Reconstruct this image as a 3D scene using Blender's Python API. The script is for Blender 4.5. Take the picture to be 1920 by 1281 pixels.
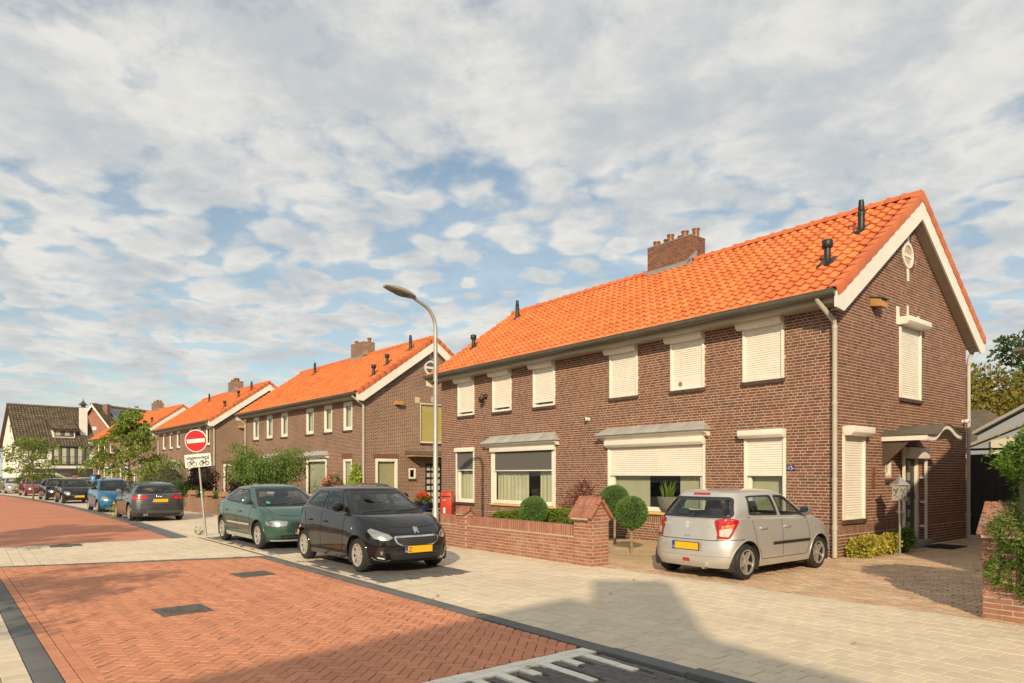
import bpy, bmesh, math, random
import numpy as np
from mathutils import Vector, Matrix
from mathutils.bvhtree import BVHTree
R = math.radians
for o in list(bpy.data.objects): bpy.data.objects.remove(o)
scene = bpy.context.scene
COL = scene.collection
rng = np.random.default_rng(7); random.seed(7)

# ------------------------------------------------------------------ camera
cam = bpy.data.cameras.new('camera'); cam_o = bpy.data.objects.new('camera', cam); COL.objects.link(cam_o)
cam.lens = 24.0; cam.sensor_width = 36.0; cam.sensor_fit = 'HORIZONTAL'
cam.shift_y = (890 - 640.5) / 1920.0
cam.clip_start = 0.1; cam.clip_end = 3000
cam_o.location = (0, 0, 1.75)
YAW = 38.5
cam_o.rotation_euler = (R(90), 0, math.atan2(math.cos(R(YAW)), math.sin(R(YAW))))
scene.camera = cam_o

# ------------------------------------------------------------------ light
SUN_TO = Vector((0.635, -0.645, 0.425)).normalized()
sun = bpy.data.lights.new('sun', 'SUN'); sun.energy = 3.8; sun.angle = R(0.55); sun.color = (1.0, 0.81, 0.56)
sun_o = bpy.data.objects.new('sun', sun); COL.objects.link(sun_o)
sun_o.rotation_euler = SUN_TO.to_track_quat('Z', 'Y').to_euler(); sun_o.location = (20, -20, 30)

def nodes_of(idb):
    idb.use_nodes = True
    nt = idb.node_tree; nt.nodes.clear(); return nt
class NT:
    """small node-tree writer"""
    def __init__(s, nt): s.nt = nt
    def n(s, t, ins=None, **props):
        nd = s.nt.nodes.new(t)
        for k, v in props.items(): setattr(nd, k, v)
        for k, v in (ins or {}).items():
            sk = nd.inputs[k]
            if isinstance(v, bpy.types.NodeSocket): s.nt.links.new(v, sk)
            else: sk.default_value = v
        return nd
    def math(s, op, a, b=0.0, c=0.0, clamp=False):
        return s.n('ShaderNodeMath', {0: a, 1: b, 2: c}, operation=op, use_clamp=clamp).outputs[0]
    def mix(s, f, a, b, mode='MIX'):
        m = s.n('ShaderNodeMix', data_type='RGBA', blend_type=mode, clamp_factor=True)
        for i, v in ((0, f), (6, a), (7, b)):
            if isinstance(v, bpy.types.NodeSocket): s.nt.links.new(v, m.inputs[i])
            else: m.inputs[i].default_value = v if i == 0 else (*v[:3], 1)
        return m.outputs[2]
    def rng(s, v, a, b, c=0.0, d=1.0, smooth=True):
        return s.n('ShaderNodeMapRange', {0: v, 1: a, 2: b, 3: c, 4: d}, interpolation_type='SMOOTHSTEP' if smooth else 'LINEAR').outputs[0]
    def noise(s, vec, scale, detail=3, rough=.5, dist=0):
        return s.n('ShaderNodeTexNoise', {'Vector': vec, 'Scale': scale, 'Detail': detail, 'Roughness': rough, 'Distortion': dist}).outputs[0]

# sky: Nishita blue with a procedural sheet of broken altocumulus in it
world = bpy.data.worlds.new('World'); scene.world = world
W = NT(nodes_of(world))
sky = W.n('ShaderNodeTexSky', sky_type='NISHITA', sun_disc=False, sun_elevation=math.asin(SUN_TO.z),
          sun_rotation=math.atan2(SUN_TO.x, SUN_TO.y), air_density=1.0, dust_density=1.4, ozone_density=1.2)
geo = W.n('ShaderNodeTexCoord').outputs['Generated']
sep = W.n('ShaderNodeSeparateXYZ', {0: geo})
zz = W.math('MAXIMUM', sep.outputs[2], 0.0)
den = W.math('ADD', zz, 0.16)
pl = W.n('ShaderNodeCombineXYZ', {0: W.math('DIVIDE', sep.outputs[0], den), 1: W.math('DIVIDE', sep.outputs[1], den), 2: 0.0}).outputs[0]
mp = W.n('ShaderNodeMapping', {0: pl, 1: (2.35, 4.4, 0), 2: (0, 0, R(-30)), 3: (1.3, 1.3, 1)}).outputs[0]
warp = W.n('ShaderNodeTexNoise', {'Vector': mp, 'Scale': 2.6, 'Detail': 3.0, 'Roughness': .55})
wv = W.n('ShaderNodeVectorMath', {0: warp.outputs[1], 1: (.5, .5, .5)}, operation='SUBTRACT').outputs[0]
def warped(amount):
    return W.n('ShaderNodeVectorMath', {0: W.n('ShaderNodeVectorMath', {0: wv, 3: amount}, operation='SCALE').outputs[0], 1: mp}, operation='ADD').outputs[0]
big = W.noise(mp, 0.55, 2, .5)
mid = W.noise(warped(.10), 1.5, 5, .55)
fine = W.noise(warped(.10), 7.0, 6, .62)
vor = W.n('ShaderNodeTexVoronoi', {'Vector': warped(.34), 'Scale': 7.5, 'Smoothness': .6}, feature='SMOOTH_F1').outputs[0]
cell = W.math('SUBTRACT', 1.0, W.math('MULTIPLY', vor, 1.35))
hi = W.rng(zz, 0.22, 0.50)                                   # high up big heaps, lower down small rippled puffs
lowm = W.math('SUBTRACT', 1.0, hi)
dens = W.math('ADD', W.math('MULTIPLY', mid, 1.0), W.math('MULTIPLY', W.math('SUBTRACT', big, .5), .65))
dens = W.math('ADD', dens, W.math('MULTIPLY', W.math('SUBTRACT', cell, .42), W.math('MULTIPLY_ADD', lowm, .46, .16)))
dens = W.math('ADD', dens, W.math('MULTIPLY', W.math('SUBTRACT', fine, .5), .46))
cov = W.rng(dens, 0.19, 0.50)
low = W.rng(zz, 0.20, 0.0)                                   # haze at the horizon
fac = W.math('MAXIMUM', W.math('MAXIMUM', W.math('MULTIPLY_ADD', cov, .82, .15), W.math('MULTIPLY_ADD', lowm, .30, .10)), W.math('MULTIPLY', low, .93))
body = W.rng(dens, .40, .95)
sun_side = W.rng(W.noise(warped(.12), 2.6, 6, .62), .34, .66)
shade = W.math('ADD', W.math('MULTIPLY', sun_side, .75), W.math('MULTIPLY', W.math('SUBTRACT', 1.0, body), .25))
ccol = W.mix(shade, (0.43, 0.47, 0.505), (0.75, 0.73, 0.68))
ccol = W.mix(W.math('MULTIPLY', low, .70), ccol, (0.62, 0.615, 0.575))
bg1 = W.n('ShaderNodeBackground', {0: W.mix(1.0, sky.outputs[0], (.90, 1.0, .93), 'MULTIPLY'), 1: 0.12})
bgb = W.n('ShaderNodeBackground', {0: ccol, 1: 1.0})
ms = W.n('ShaderNodeMixShader', {0: fac, 1: bg1.outputs[0], 2: bgb.outputs[0]})
wo = W.n('ShaderNodeOutputWorld', {0: ms.outputs[0]})

scene.view_settings.view_transform = 'Standard'; scene.view_settings.look = 'None'
scene.view_settings.exposure = 0.16; scene.view_settings.gamma = 1.0
scene.view_settings.use_curve_mapping = False
scene.render.engine = 'CYCLES'

# ------------------------------------------------------------------ materials
MATS = {}
def mat(name, col=(.5, .5, .5), rough=.6, metal=0.0, spec=.5, var=.12, vscale=3.0, bump=0.0, bscale=60., rnd=None, coat=0.0,
        stains=None, sscale=.8, trans=0.0, glow=None):
    """principled with colour noise; rnd = list of colours picked per piece; stains = colour of weathering patches"""
    if name in MATS: return MATS[name]
    m = bpy.data.materials.new(name); T = NT(nodes_of(m)); MATS[name] = m
    tc = T.n('ShaderNodeTexCoord').outputs['Object']
    gp = T.n('ShaderNodeNewGeometry').outputs['Position']
    if rnd:
        at = T.n('ShaderNodeAttribute', attribute_name='rnd').outputs['Fac']
        ob = T.n('ShaderNodeObjectInfo').outputs['Random']
        f = T.math('FRACT', T.math('ADD', at, ob))
        cr = T.n('ShaderNodeValToRGB', {0: f}); cr.color_ramp.interpolation = 'LINEAR'
        el = cr.color_ramp.elements
        for i, c in enumerate(rnd):
            p = i / max(1, len(rnd) - 1)
            e = el[i] if i < 2 else el.new(p)
            e.position = p; e.color = (*c, 1)
        c0 = cr.outputs[0]
    else: c0 = (*col, 1)
    nz = T.noise(gp, vscale, 5, .6)
    dark = T.n('ShaderNodeHueSaturation', {'Value': T.rng(nz, .3, .7, 1 - var, 1 + var, False), 'Color': c0}).outputs[0]
    c = dark
    if stains:
        s = T.rng(T.noise(gp, sscale, 6, .65), .52, .72)
        c = T.mix(T.math('MULTIPLY', s, stains[3] if len(stains) > 3 else .6), c, stains)
    if var > 0:
        fine = T.noise(gp, vscale * 14, 2, .5)
        c = T.n('ShaderNodeHueSaturation', {'Value': T.rng(fine, .3, .7, 1 - var * .6, 1 + var * .6, False), 'Color': c}).outputs[0]
    ins = {'Base Color': c, 'Roughness': rough, 'Metallic': metal, 'Specular IOR Level': spec, 'Coat Weight': coat, 'Coat Roughness': .04}
    if bump:
        ins['Normal'] = T.n('ShaderNodeBump', {'Strength': bump, 'Distance': .01, 'Height': T.noise(gp, bscale, 4, .6)}).outputs[0]
    p = T.n('ShaderNodeBsdfPrincipled', ins)
    sh = p.outputs[0]
    if trans:
        tr = T.n('ShaderNodeBsdfTranslucent', {0: c}); sh = T.n('ShaderNodeMixShader', {0: trans, 1: sh, 2: tr.outputs[0]}).outputs[0]
    T.n('ShaderNodeOutputMaterial', {0: sh})
    return m
def glass(name, tint=(.75, .8, .78), refl=.05):
    if name in MATS: return MATS[name]
    m = bpy.data.materials.new(name); T = NT(nodes_of(m)); MATS[name] = m
    gi = T.n('ShaderNodeNewGeometry'); ct = T.math('ABSOLUTE', T.n('ShaderNodeVectorMath', {0: gi.outputs['Normal'], 1: gi.outputs['Incoming']}, operation='DOT_PRODUCT').outputs['Value'])
    fr = T.math('POWER', T.math('SUBTRACT', 1.0, ct, clamp=True), 5.0)
    t = T.n('ShaderNodeBsdfTransparent', {0: (*tint, 1)}); g = T.n('ShaderNodeBsdfGlossy', {0: (1, 1, 1, 1), 1: .02})
    f = T.math('ADD', fr, refl, clamp=True)
    T.n('ShaderNodeOutputMaterial', {0: T.n('ShaderNodeMixShader', {0: f, 1: t.outputs[0], 2: g.outputs[0]}).outputs[0]})
    return m
def paint(name, col, metal=0.0, rough=.35, flake=.0):
    """car paint: coloured base under clear coat, a film of road dust low down in patches"""
    if name in MATS: return MATS[name]
    m = bpy.data.materials.new(name); T = NT(nodes_of(m)); MATS[name] = m
    tc = T.n('ShaderNodeTexCoord').outputs['Object']
    d = T.math('MULTIPLY', T.rng(T.noise(tc, 2.2, 6, .65), .42, .75), .16 if max(col) > .03 else .035)
    c = T.mix(d, col, (.33, .29, .23))
    p = T.n('ShaderNodeBsdfPrincipled', {'Base Color': c, 'Metallic': metal, 'Roughness': T.math('ADD', rough, d), 'Specular IOR Level': .5 if max(col) > .03 else .08, 'Coat Weight': 1.0, 'Coat Roughness': T.math('ADD', .03, T.math('MULTIPLY', d, .5))})
    T.n('ShaderNodeOutputMaterial', {0: p.outputs[0]})
    return m
def bricktex(name, c1, c2, mortar, bw=.22, bh=.0665, msize=.011, stains=None, squash=.5):
    """brick bond for walls too far away to build brick by brick; (x+y, z) of the object is the wall plane"""
    if name in MATS: return MATS[name]
    m = bpy.data.materials.new(name); T = NT(nodes_of(m)); MATS[name] = m
    tc = T.n('ShaderNodeTexCoord').outputs['Object']
    sp = T.n('ShaderNodeSeparateXYZ', {0: tc})
    v = T.n('ShaderNodeCombineXYZ', {0: T.math('ADD', sp.outputs[0], sp.outputs[1]), 1: sp.outputs[2], 2: 0.0}).outputs[0]
    b = T.n('ShaderNodeTexBrick', {'Vector': v, 'Color1': (*c1, 1), 'Color2': (*c2, 1), 'Mortar': (*mortar, 1), 'Scale': 1.0, 'Mortar Size': msize, 'Mortar Smooth': .2,
                                  'Bias': 0.0, 'Brick Width': bw, 'Row Height': bh}, offset=.5, squash=squash, squash_frequency=2)
    c = b.outputs[0]
    c = T.n('ShaderNodeHueSaturation', {'Value': T.rng(T.noise(tc, .7, 5, .6), .3, .7, .82, 1.16, False), 'Color': c}).outputs[0]
    c = T.n('ShaderNodeHueSaturation', {'Value': T.rng(T.noise(tc, 9, 3, .6), .3, .7, .85, 1.15, False), 'Color': c}).outputs[0]
    bp = T.n('ShaderNodeBump', {'Strength': .6, 'Distance': .01, 'Height': T.math('SUBTRACT', 1.0, b.outputs['Fac'])})
    p = T.n('ShaderNodeBsdfPrincipled', {'Base Color': c, 'Roughness': .85, 'Normal': bp.outputs[0]})
    T.n('ShaderNodeOutputMaterial', {0: p.outputs[0]})
    return m

# ------------------------------------------------------------------ mesh helpers
def tag(o, label=None, cat=None, group=None, kind=None):
    if label: o['label'] = label
    if cat: o['category'] = cat
    if group: o['group'] = group
    if kind: o['kind'] = kind
    return o
def thing(name, label, cat, loc=(0, 0, 0), rz=0.0, group=None):
    o = bpy.data.objects.new(name, None); COL.objects.link(o); o.empty_display_size = .2
    o.location = loc; o.rotation_euler = (0, 0, rz)
    return tag(o, label, cat, group)
def link(name, me, m, parent=None, loc=None, rot=None, scale=None):
    o = bpy.data.objects.new(name, me); COL.objects.link(o)
    if m is not None and not me.materials: me.materials.append(m)
    if parent: o.parent = parent
    if loc is not None: o.location = loc
    if rot is not None: o.rotation_euler = rot
    if scale is not None: o.scale = scale
    return o
class MB:
    """collects shapes; build() links them as one mesh object"""
    def __init__(s): s.v = []; s.f = []
    def add(s, vs, fs):
        b = len(s.v); s.v += [tuple(v) for v in vs]; s.f += [tuple(i + b for i in f) for f in fs]; return s
    def box(s, x0, x1, y0, y1, z0, z1):
        return s.add([(x0, y0, z0), (x1, y0, z0), (x1, y1, z0), (x0, y1, z0), (x0, y0, z1), (x1, y0, z1), (x1, y1, z1), (x0, y1, z1)],
                     [(3, 2, 1, 0), (4, 5, 6, 7), (0, 1, 5, 4), (1, 2, 6, 5), (2, 3, 7, 6), (3, 0, 4, 7)])
    def hull8(s, p): return s.add(p, [(3, 2, 1, 0), (4, 5, 6, 7), (0, 1, 5, 4), (1, 2, 6, 5), (2, 3, 7, 6), (3, 0, 4, 7)])
    def prism(s, poly, a, b, axis='x'):
        """2-D polygon extruded along axis; poly in the two other axes in order"""
        n = len(poly)
        def P(t, p): return {'x': (t, p[0], p[1]), 'y': (p[0], t, p[1]), 'z': (p[0], p[1], t)}[axis]
        vs = [P(a, p) for p in poly] + [P(b, p) for p in poly]
        fs = [tuple(range(n - 1, -1, -1)), tuple(range(n, 2 * n))] + [(i, (i + 1) % n, (i + 1) % n + n, i + n) for i in range(n)]
        return s.add(vs, fs)
    def quad(s, a, b, c, d): return s.add([a, b, c, d], [(0, 1, 2, 3)])
    def tube(s, pts, rad, n=10, cap=True):
        pts = [Vector(p) for p in pts]; rs = rad if hasattr(rad, '__len__') else [rad] * len(pts)
        up = None; rings = []
        for i, p in enumerate(pts):
            t = (pts[min(i + 1, len(pts) - 1)] - pts[max(i - 1, 0)])
            t = t.normalized() if t.length > 1e-9 else Vector((0, 0, 1))
            if up is None:
                a = Vector((0, 0, 1)) if abs(t.z) < .9 else Vector((1, 0, 0)); up = (a - t * a.dot(t)).normalized()
            else:
                up = up - t * up.dot(t); up = up.normalized() if up.length > 1e-6 else Vector((1, 0, 0))
            sd = t.cross(up)
            rings.append([p + (up * math.cos(2 * math.pi * k / n) + sd * math.sin(2 * math.pi * k / n)) * rs[i] for k in range(n)])
        vs = [v for r in rings for v in r]; fs = []
        for i in range(len(rings) - 1):
            for k in range(n):
                fs.append((i * n + k, i * n + (k + 1) % n, (i + 1) * n + (k + 1) % n, (i + 1) * n + k))
        if cap: fs += [tuple(range(n - 1, -1, -1)), tuple(range((len(rings) - 1) * n, len(rings) * n))]
        return s.add(vs, fs)
    def lathe(s, prof, n=20, c=(0, 0, 0), axis='z'):
        vs = []; fs = []
        for (r, h) in prof:
            for k in range(n):
                a = 2 * math.pi * k / n; x, y = r * math.cos(a), r * math.sin(a)
                p = {'z': (x, y, h), 'y': (x, h, y), 'x': (h, x, y)}[axis]
                vs.append((p[0] + c[0], p[1] + c[1], p[2] + c[2]))
        for i in range(len(prof) - 1):
            for k in range(n):
                q = (i * n + k, i * n + (k + 1) % n, (i + 1) * n + (k + 1) % n, (i + 1) * n + k)
                fs.append(q if axis != 'y' else q[::-1])
        fs.append(tuple(range(n - 1, -1, -1))); fs.append(tuple(range((len(prof) - 1) * n, len(prof) * n)))
        return s.add(vs, fs)
    def mesh(s, name, smooth=False, bevel=0, ang=38):
        me = bpy.data.meshes.new(name); me.from_pydata(s.v, [], s.f)
        if bevel:
            bm = bmesh.new(); bm.from_mesh(me)
            es = [e for e in bm.edges if len(e.link_faces) == 2 and e.calc_face_angle(0) > R(30)]
            bmesh.ops.bevel(bm, geom=es, offset=bevel, segments=2, affect='EDGES', profile=.6, clamp_overlap=True)
            bm.to_mesh(me); bm.free()
        if smooth or bevel:
            me.polygons.foreach_set('use_smooth', [True] * len(me.polygons)); me.set_sharp_from_angle(angle=R(ang))
        me.update(); return me
    def build(s, name, m, parent=None, smooth=False, bevel=0, ang=38, loc=None, rot=None):
        return link(name, s.mesh(name, smooth, bevel, ang), m, parent, loc, rot)
def boxes_mesh(name, cen, size, rot=None, jit=0.0, skip_bottom=False, chamfer=0.0):
    """many boxes in one mesh with a random 'rnd' per box; cen,size Nx3; rot: angle about z per box"""
    cen = np.asarray(cen, float); size = np.asarray(size, float); n = len(cen)
    if size.ndim == 1: size = np.tile(size, (n, 1))
    if chamfer:
        c = chamfer
        base = []
        for (sx, sy) in ((-1, -1), (1, -1), (1, 1), (-1, 1)): base.append((sx, sy, -1, 0))
        for (sx, sy) in ((-1, -1), (1, -1), (1, 1), (-1, 1)): base.append((sx, sy, 1, 1))
        for (sx, sy) in ((-1, -1), (1, -1), (1, 1), (-1, 1)): base.append((sx, sy, 1, 2))
        B = np.array(base); V = np.zeros((n, 12, 3))
        for k in range(12):
            ins = np.where(B[k, 3] == 2, c, 0); dz = np.where(B[k, 3] == 1, c, 0)
            V[:, k, 0] = B[k, 0] * (size[:, 0] / 2 - ins); V[:, k, 1] = B[k, 1] * (size[:, 1] / 2 - ins); V[:, k, 2] = B[k, 2] * size[:, 2] / 2 - dz
        F = [(0, 1, 5, 4), (1, 2, 6, 5), (2, 3, 7, 6), (3, 0, 4, 7), (4, 5, 9, 8), (5, 6, 10, 9), (6, 7, 11, 10), (7, 4, 8, 11), (8, 9, 10, 11)]
        if not skip_bottom: F.append((3, 2, 1, 0))
        nv = 12
    else:
        B = np.array([(-1, -1, -1), (1, -1, -1), (1, 1, -1), (-1, 1, -1), (-1, -1, 1), (1, -1, 1), (1, 1, 1), (-1, 1, 1)]) / 2.
        V = B[None] * size[:, None, :]
        F = [(4, 5, 6, 7), (0, 1, 5, 4), (1, 2, 6, 5), (2, 3, 7, 6), (3, 0, 4, 7)]
        if not skip_bottom: F.append((3, 2, 1, 0))
        nv = 8
    if jit: V = V + rng.normal(0, jit, V.shape) * np.array([1, 1, .6])
    if rot is not None:
        rot = np.broadcast_to(np.asarray(rot, float), (n,)); co, si = np.cos(rot)[:, None], np.sin(rot)[:, None]
        V = np.stack([V[..., 0] * co - V[..., 1] * si, V[..., 0] * si + V[..., 1] * co, V[..., 2]], -1)
    V = V + cen[:, None, :]
    F = np.array(F)
    faces = (np.arange(n)[:, None, None] * nv + F[None]).reshape(-1, 4)
    return np_mesh(name, V.reshape(-1, 3), faces, np.repeat(rng.random(n), len(F)))
def np_mesh(name, V, F, rnd=None, smooth=False):
    F = np.asarray(F); k = F.shape[1]
    me = bpy.data.meshes.new(name); me.vertices.add(len(V)); me.vertices.foreach_set('co', np.asarray(V, np.float32).ravel())
    me.loops.add(F.size); me.loops.foreach_set('vertex_index', F.ravel().astype(np.int32))
    me.polygons.add(len(F)); me.polygons.foreach_set('loop_start', (np.arange(len(F)) * k).astype(np.int32))
    me.update(calc_edges=True)
    if not smooth: me.shade_flat()
    if rnd is not None:
        a = me.attributes.new('rnd', 'FLOAT', 'FACE'); a.data.foreach_set('value', np.asarray(rnd, np.float32))
    return me
def text_mesh(s, size, depth=.002, bold=0.0):
    cu = bpy.data.curves.new('lettering', 'FONT'); cu.body = s; cu.size = size; cu.extrude = depth; cu.align_x = 'CENTER'; cu.align_y = 'CENTER'
    cu.resolution_u = 3; cu.offset = bold
    o = bpy.data.objects.new('lettering', cu); COL.objects.link(o)
    dg = bpy.context.evaluated_depsgraph_get(); dg.update()
    me = bpy.data.meshes.new_from_object(o.evaluated_get(dg)); bpy.data.objects.remove(o); bpy.data.curves.remove(cu)
    me.name = 'lettering'; return me
def copy_tree(o, parent=None):
    c = o.copy(); COL.objects.link(c); c.parent = parent
    for ch in [x for x in o.children]: copy_tree(ch, c)
    return c
# ------------------------------------------------------------------ the ground
def proj(X, Y, Z):
    th = R(YAW); d = -math.cos(th) * X + math.sin(th) * Y; r = math.sin(th) * X + math.cos(th) * Y
    if d < .3: return (-9999, -9999, d)
    return (960 + 1280 * r / d, 890 - 1280 * (Z - 1.75) / d, d)
def in_frame(X, Y, Z, m=0):
    p = proj(X, Y, Z); return -m < p[0] < 1920 + m and -m < p[1] < 1281 + m
def clip_poly(poly, region):
    """convex clip of a polygon by a convex CCW region"""
    out = poly
    for i in range(len(region)):
        a = region[i]; b = region[(i + 1) % len(region)]; ex, ey = b[0] - a[0], b[1] - a[1]
        ins = lambda p: ex * (p[1] - a[1]) - ey * (p[0] - a[0])
        new = []
        for k in range(len(out)):
            p, q = out[k], out[(k + 1) % len(out)]; dp, dq = ins(p), ins(q)
            if dp >= 0: new.append(p)
            if dp * dq < 0: t = dp / (dp - dq); new.append((p[0] + (q[0] - p[0]) * t, p[1] + (q[1] - p[1]) * t))
        out = new
        if len(out) < 3: return []
    return out
def sheet(name, poly, z, m, parent=None, kind='structure'):
    me = bpy.data.meshes.new(name); me.from_pydata([(x, y, z) for x, y in poly], [], [tuple(range(len(poly)))])
    o = link(name, me, m, parent)
    if kind and not parent: o['kind'] = kind
    return o
def pieces(parent, name, stuffname, items, m, top, thick=.05, limit=300, chamfer=.004, jz=.0016, region=None, holes=()):
    """items: (cx, cy, lx, ly, angle). The `limit` that show largest become objects, the rest one joined part."""
    whole = []; cut = []
    for (cx, cy, lx, ly, a) in items:
        co, si = math.cos(a), math.sin(a)
        cs = [(cx + u * lx / 2 * co - v * ly / 2 * si, cy + u * lx / 2 * si + v * ly / 2 * co) for u, v in ((-1, -1), (1, -1), (1, 1), (-1, 1))]
        if any(h[0] - .06 < cx < h[1] + .06 and h[2] - .06 < cy < h[3] + .06 for h in holes): continue
        if region:
            c = clip_poly(cs, region)
            if len(c) < 3: continue
            ar = abs(sum(c[i][0] * c[(i + 1) % len(c)][1] - c[(i + 1) % len(c)][0] * c[i][1] for i in range(len(c)))) / 2
            if ar < lx * ly * .06: continue
            if ar < lx * ly * .985: cut.append(c); continue
        whole.append((cx, cy, lx, ly, a))
    seen = [it for it in whole if in_frame(it[0], it[1], 0, -4)]
    seen.sort(key=lambda it: proj(it[0], it[1], 0)[2])
    single = seen[:limit]; ss = set(single)
    rest = [it for it in whole if it not in ss]
    meshes = {}
    for it in single:
        k = (round(it[2], 3), round(it[3], 3))
        if k not in meshes:
            meshes[k] = boxes_mesh(name, [(0, 0, -thick / 2)], [(it[2], it[3], thick)], chamfer=chamfer, skip_bottom=True)
        link(name, meshes[k], m, parent, loc=(it[0], it[1], top + rng.normal(0, jz)), rot=(rng.normal(0, .004), rng.normal(0, .004), it[4] + rng.normal(0, .004)))
    if rest:
        c = np.array([(it[0], it[1], top - thick / 2 + rng.normal(0, jz)) for it in rest]); s = np.array([(it[2], it[3], thick) for it in rest])
        o = link(stuffname, boxes_mesh(stuffname, c, s, rot=np.array([it[4] for it in rest]) + rng.normal(0, .004, len(rest)), chamfer=chamfer, skip_bottom=True), m, parent); o['kind'] = 'stuff'
    if cut:
        mb = MB()
        for c in cut: mb.prism(c, top - thick, top + rng.normal(0, jz), 'z')
        me = mb.mesh(stuffname); cnt = [len(c) + 2 for c in cut]
        a = me.attributes.new('rnd', 'FLOAT', 'FACE'); a.data.foreach_set('value', np.repeat(rng.random(len(cut)), cnt).astype(np.float32))
        o = link('cut_' + name, me, m, parent); o['kind'] = 'stuff'

m_ground = mat('soil_ground', (.17, .15, .10), .95, var=.3, vscale=.5)
sheet('ground', [(-700, -500), (300, -500), (300, 700), (-700, 700)], -.075, m_ground)
m_joint = mat('joint_sand', (.15, .12, .082), .95, var=.2, vscale=8)
m_red = mat('red_paver', rnd=[(0.559, 0.230, 0.121), (0.604, 0.254, 0.134), (0.524, 0.218, 0.118), (0.627, 0.271, 0.146), (0.570, 0.242, 0.129)], rough=.85, var=.10, vscale=.9, bump=.25, bscale=220, stains=(.34, .15, .10, .30), sscale=.55)
m_redfar = mat('red_road_far', (0.539, 0.209, 0.113), .85, var=.10, vscale=.8, stains=(.36, .15, .1, .3), sscale=.35)
m_beige = mat('beige_paver', rnd=[(0.643, 0.541, 0.398), (0.702, 0.593, 0.436), (0.667, 0.559, 0.409), (0.608, 0.519, 0.382), (0.679, 0.576, 0.431)], rough=.85, var=.07, vscale=.8, bump=.2, bscale=260, stains=(.42, .37, .29, .35), sscale=.5)
m_beigefar = mat('beige_paving_far', (0.620, 0.519, 0.382), .85, var=.08, vscale=1.2, stains=(.42, .37, .29, .35), sscale=.4)
m_dark = mat('dark_paver', rnd=[(.115, .11, .105), (.14, .135, .125), (.10, .098, .094), (.155, .145, .13)], rough=.85, var=.12, vscale=1.5, bump=.2, bscale=200, stains=(.21, .185, .15, .4), sscale=.7)
m_kerb = mat('dark_concrete', (.135, .135, .13), .85, var=.10, vscale=2.0, bump=.25, bscale=160, stains=(.20, .19, .165, .5), sscale=.8)
m_white = mat('white_paver', rnd=[(0.770, 0.726, 0.616), (0.836, 0.792, 0.680), (0.726, 0.682, 0.572)], rough=.8, var=.08, vscale=3, stains=(.5, .46, .39, .4), sscale=1.4)
m_drive = mat('drive_brick', rnd=[(0.487, 0.325, 0.204), (0.557, 0.374, 0.240), (0.464, 0.330, 0.219), (0.603, 0.440, 0.291), (0.522, 0.336, 0.209), (0.476, 0.369, 0.250)], rough=.9, var=.2, vscale=2.2, bump=.5, bscale=120, stains=(.54, .43, .30, .55), sscale=.7)

KR = 4.86                                                   # road side of the kerb
def ly_(X): return .50 + (X + 11.4) * .03                   # left border of the red field
road = sheet('road', [(-17, -.4), (-2.0, -.2), (-.5, 4.9), (-14.4, 5.0), (-16, 4.9)], -.024, m_joint)
manholes = [(-9.83, -9.23, 1.85, 2.46), (-12.5, -11.92, 3.61, 4.19)]
q = .1025; items = []
ca = math.cos(R(-45)); sa = math.sin(R(-45))
region_red = [(-16.0, ly_(-16) + .22), (-4.98, ly_(-5) + .22), (-4.98, KR - .01), (-14.55, KR - .07)]
for j in range(-110, 110):
    for mm in range(-60, 60):
        for (u, v, vert) in ((4 * mm + j + 1, j + .5, 0), (4 * mm + j + 3.5, j + 1, 1)):
            x = (u * ca - v * sa) * q - 9.5; y = (u * sa + v * ca) * q + 2.5
            if -16.4 < x < -4.8 and .3 < y < 5.1: items.append((x, y, 2 * q - .007, q - .007, R(-45) + (R(90) if vert else 0)))
pieces(road, 'paver', 'pavers_herringbone', items, m_red, 0.0, region=region_red)
edge = []
for row in range(2):
    x = -16.2
    while x < -4.95:
        edge.append((x, ly_(x) + .055 + row * .112, .198, .105, math.atan(.03))); x += .205
pieces(road, 'edge_paver', 'edge_pavers', edge, m_red, 0.001, limit=110)
# white bands and stripes of the ramp, dark pavers between them
w = []
for row in range(2):
    y = .5
    while y < 4.86:
        w.append((-4.925 + row * .105, y + (.05 if row else 0), .099, .198, 0)); y += .205
stripe = []; y = 4.70; k = 0
while y > 1.2:
    n = 3 if k % 2 == 0 else 1
    for i in range(n): stripe.append((-4.765 + .11 + i * .215 + .0, y, .208, .098, 0))
    y -= .262; k += 1
pieces(road, 'white_paver', 'white_pavers', w + stripe, m_white, -.002, limit=160)
dk = []
for r_ in range(60):
    yy = .6 + r_ * .1045 * .68
    x = -4.66 + (.1 if r_ % 2 else 0)
    while x < -2.6:
        if not any(abs(x - s[0]) < (s[2] + .2) / 2 - .004 and abs(yy - s[1]) < .085 for s in stripe) and yy < KR - .03: dk.append((x, yy, .2, .067, 0))
        x += .206
pieces(road, 'dark_paver', 'dark_pavers', dk, m_dark, -.004, limit=200)
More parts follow.
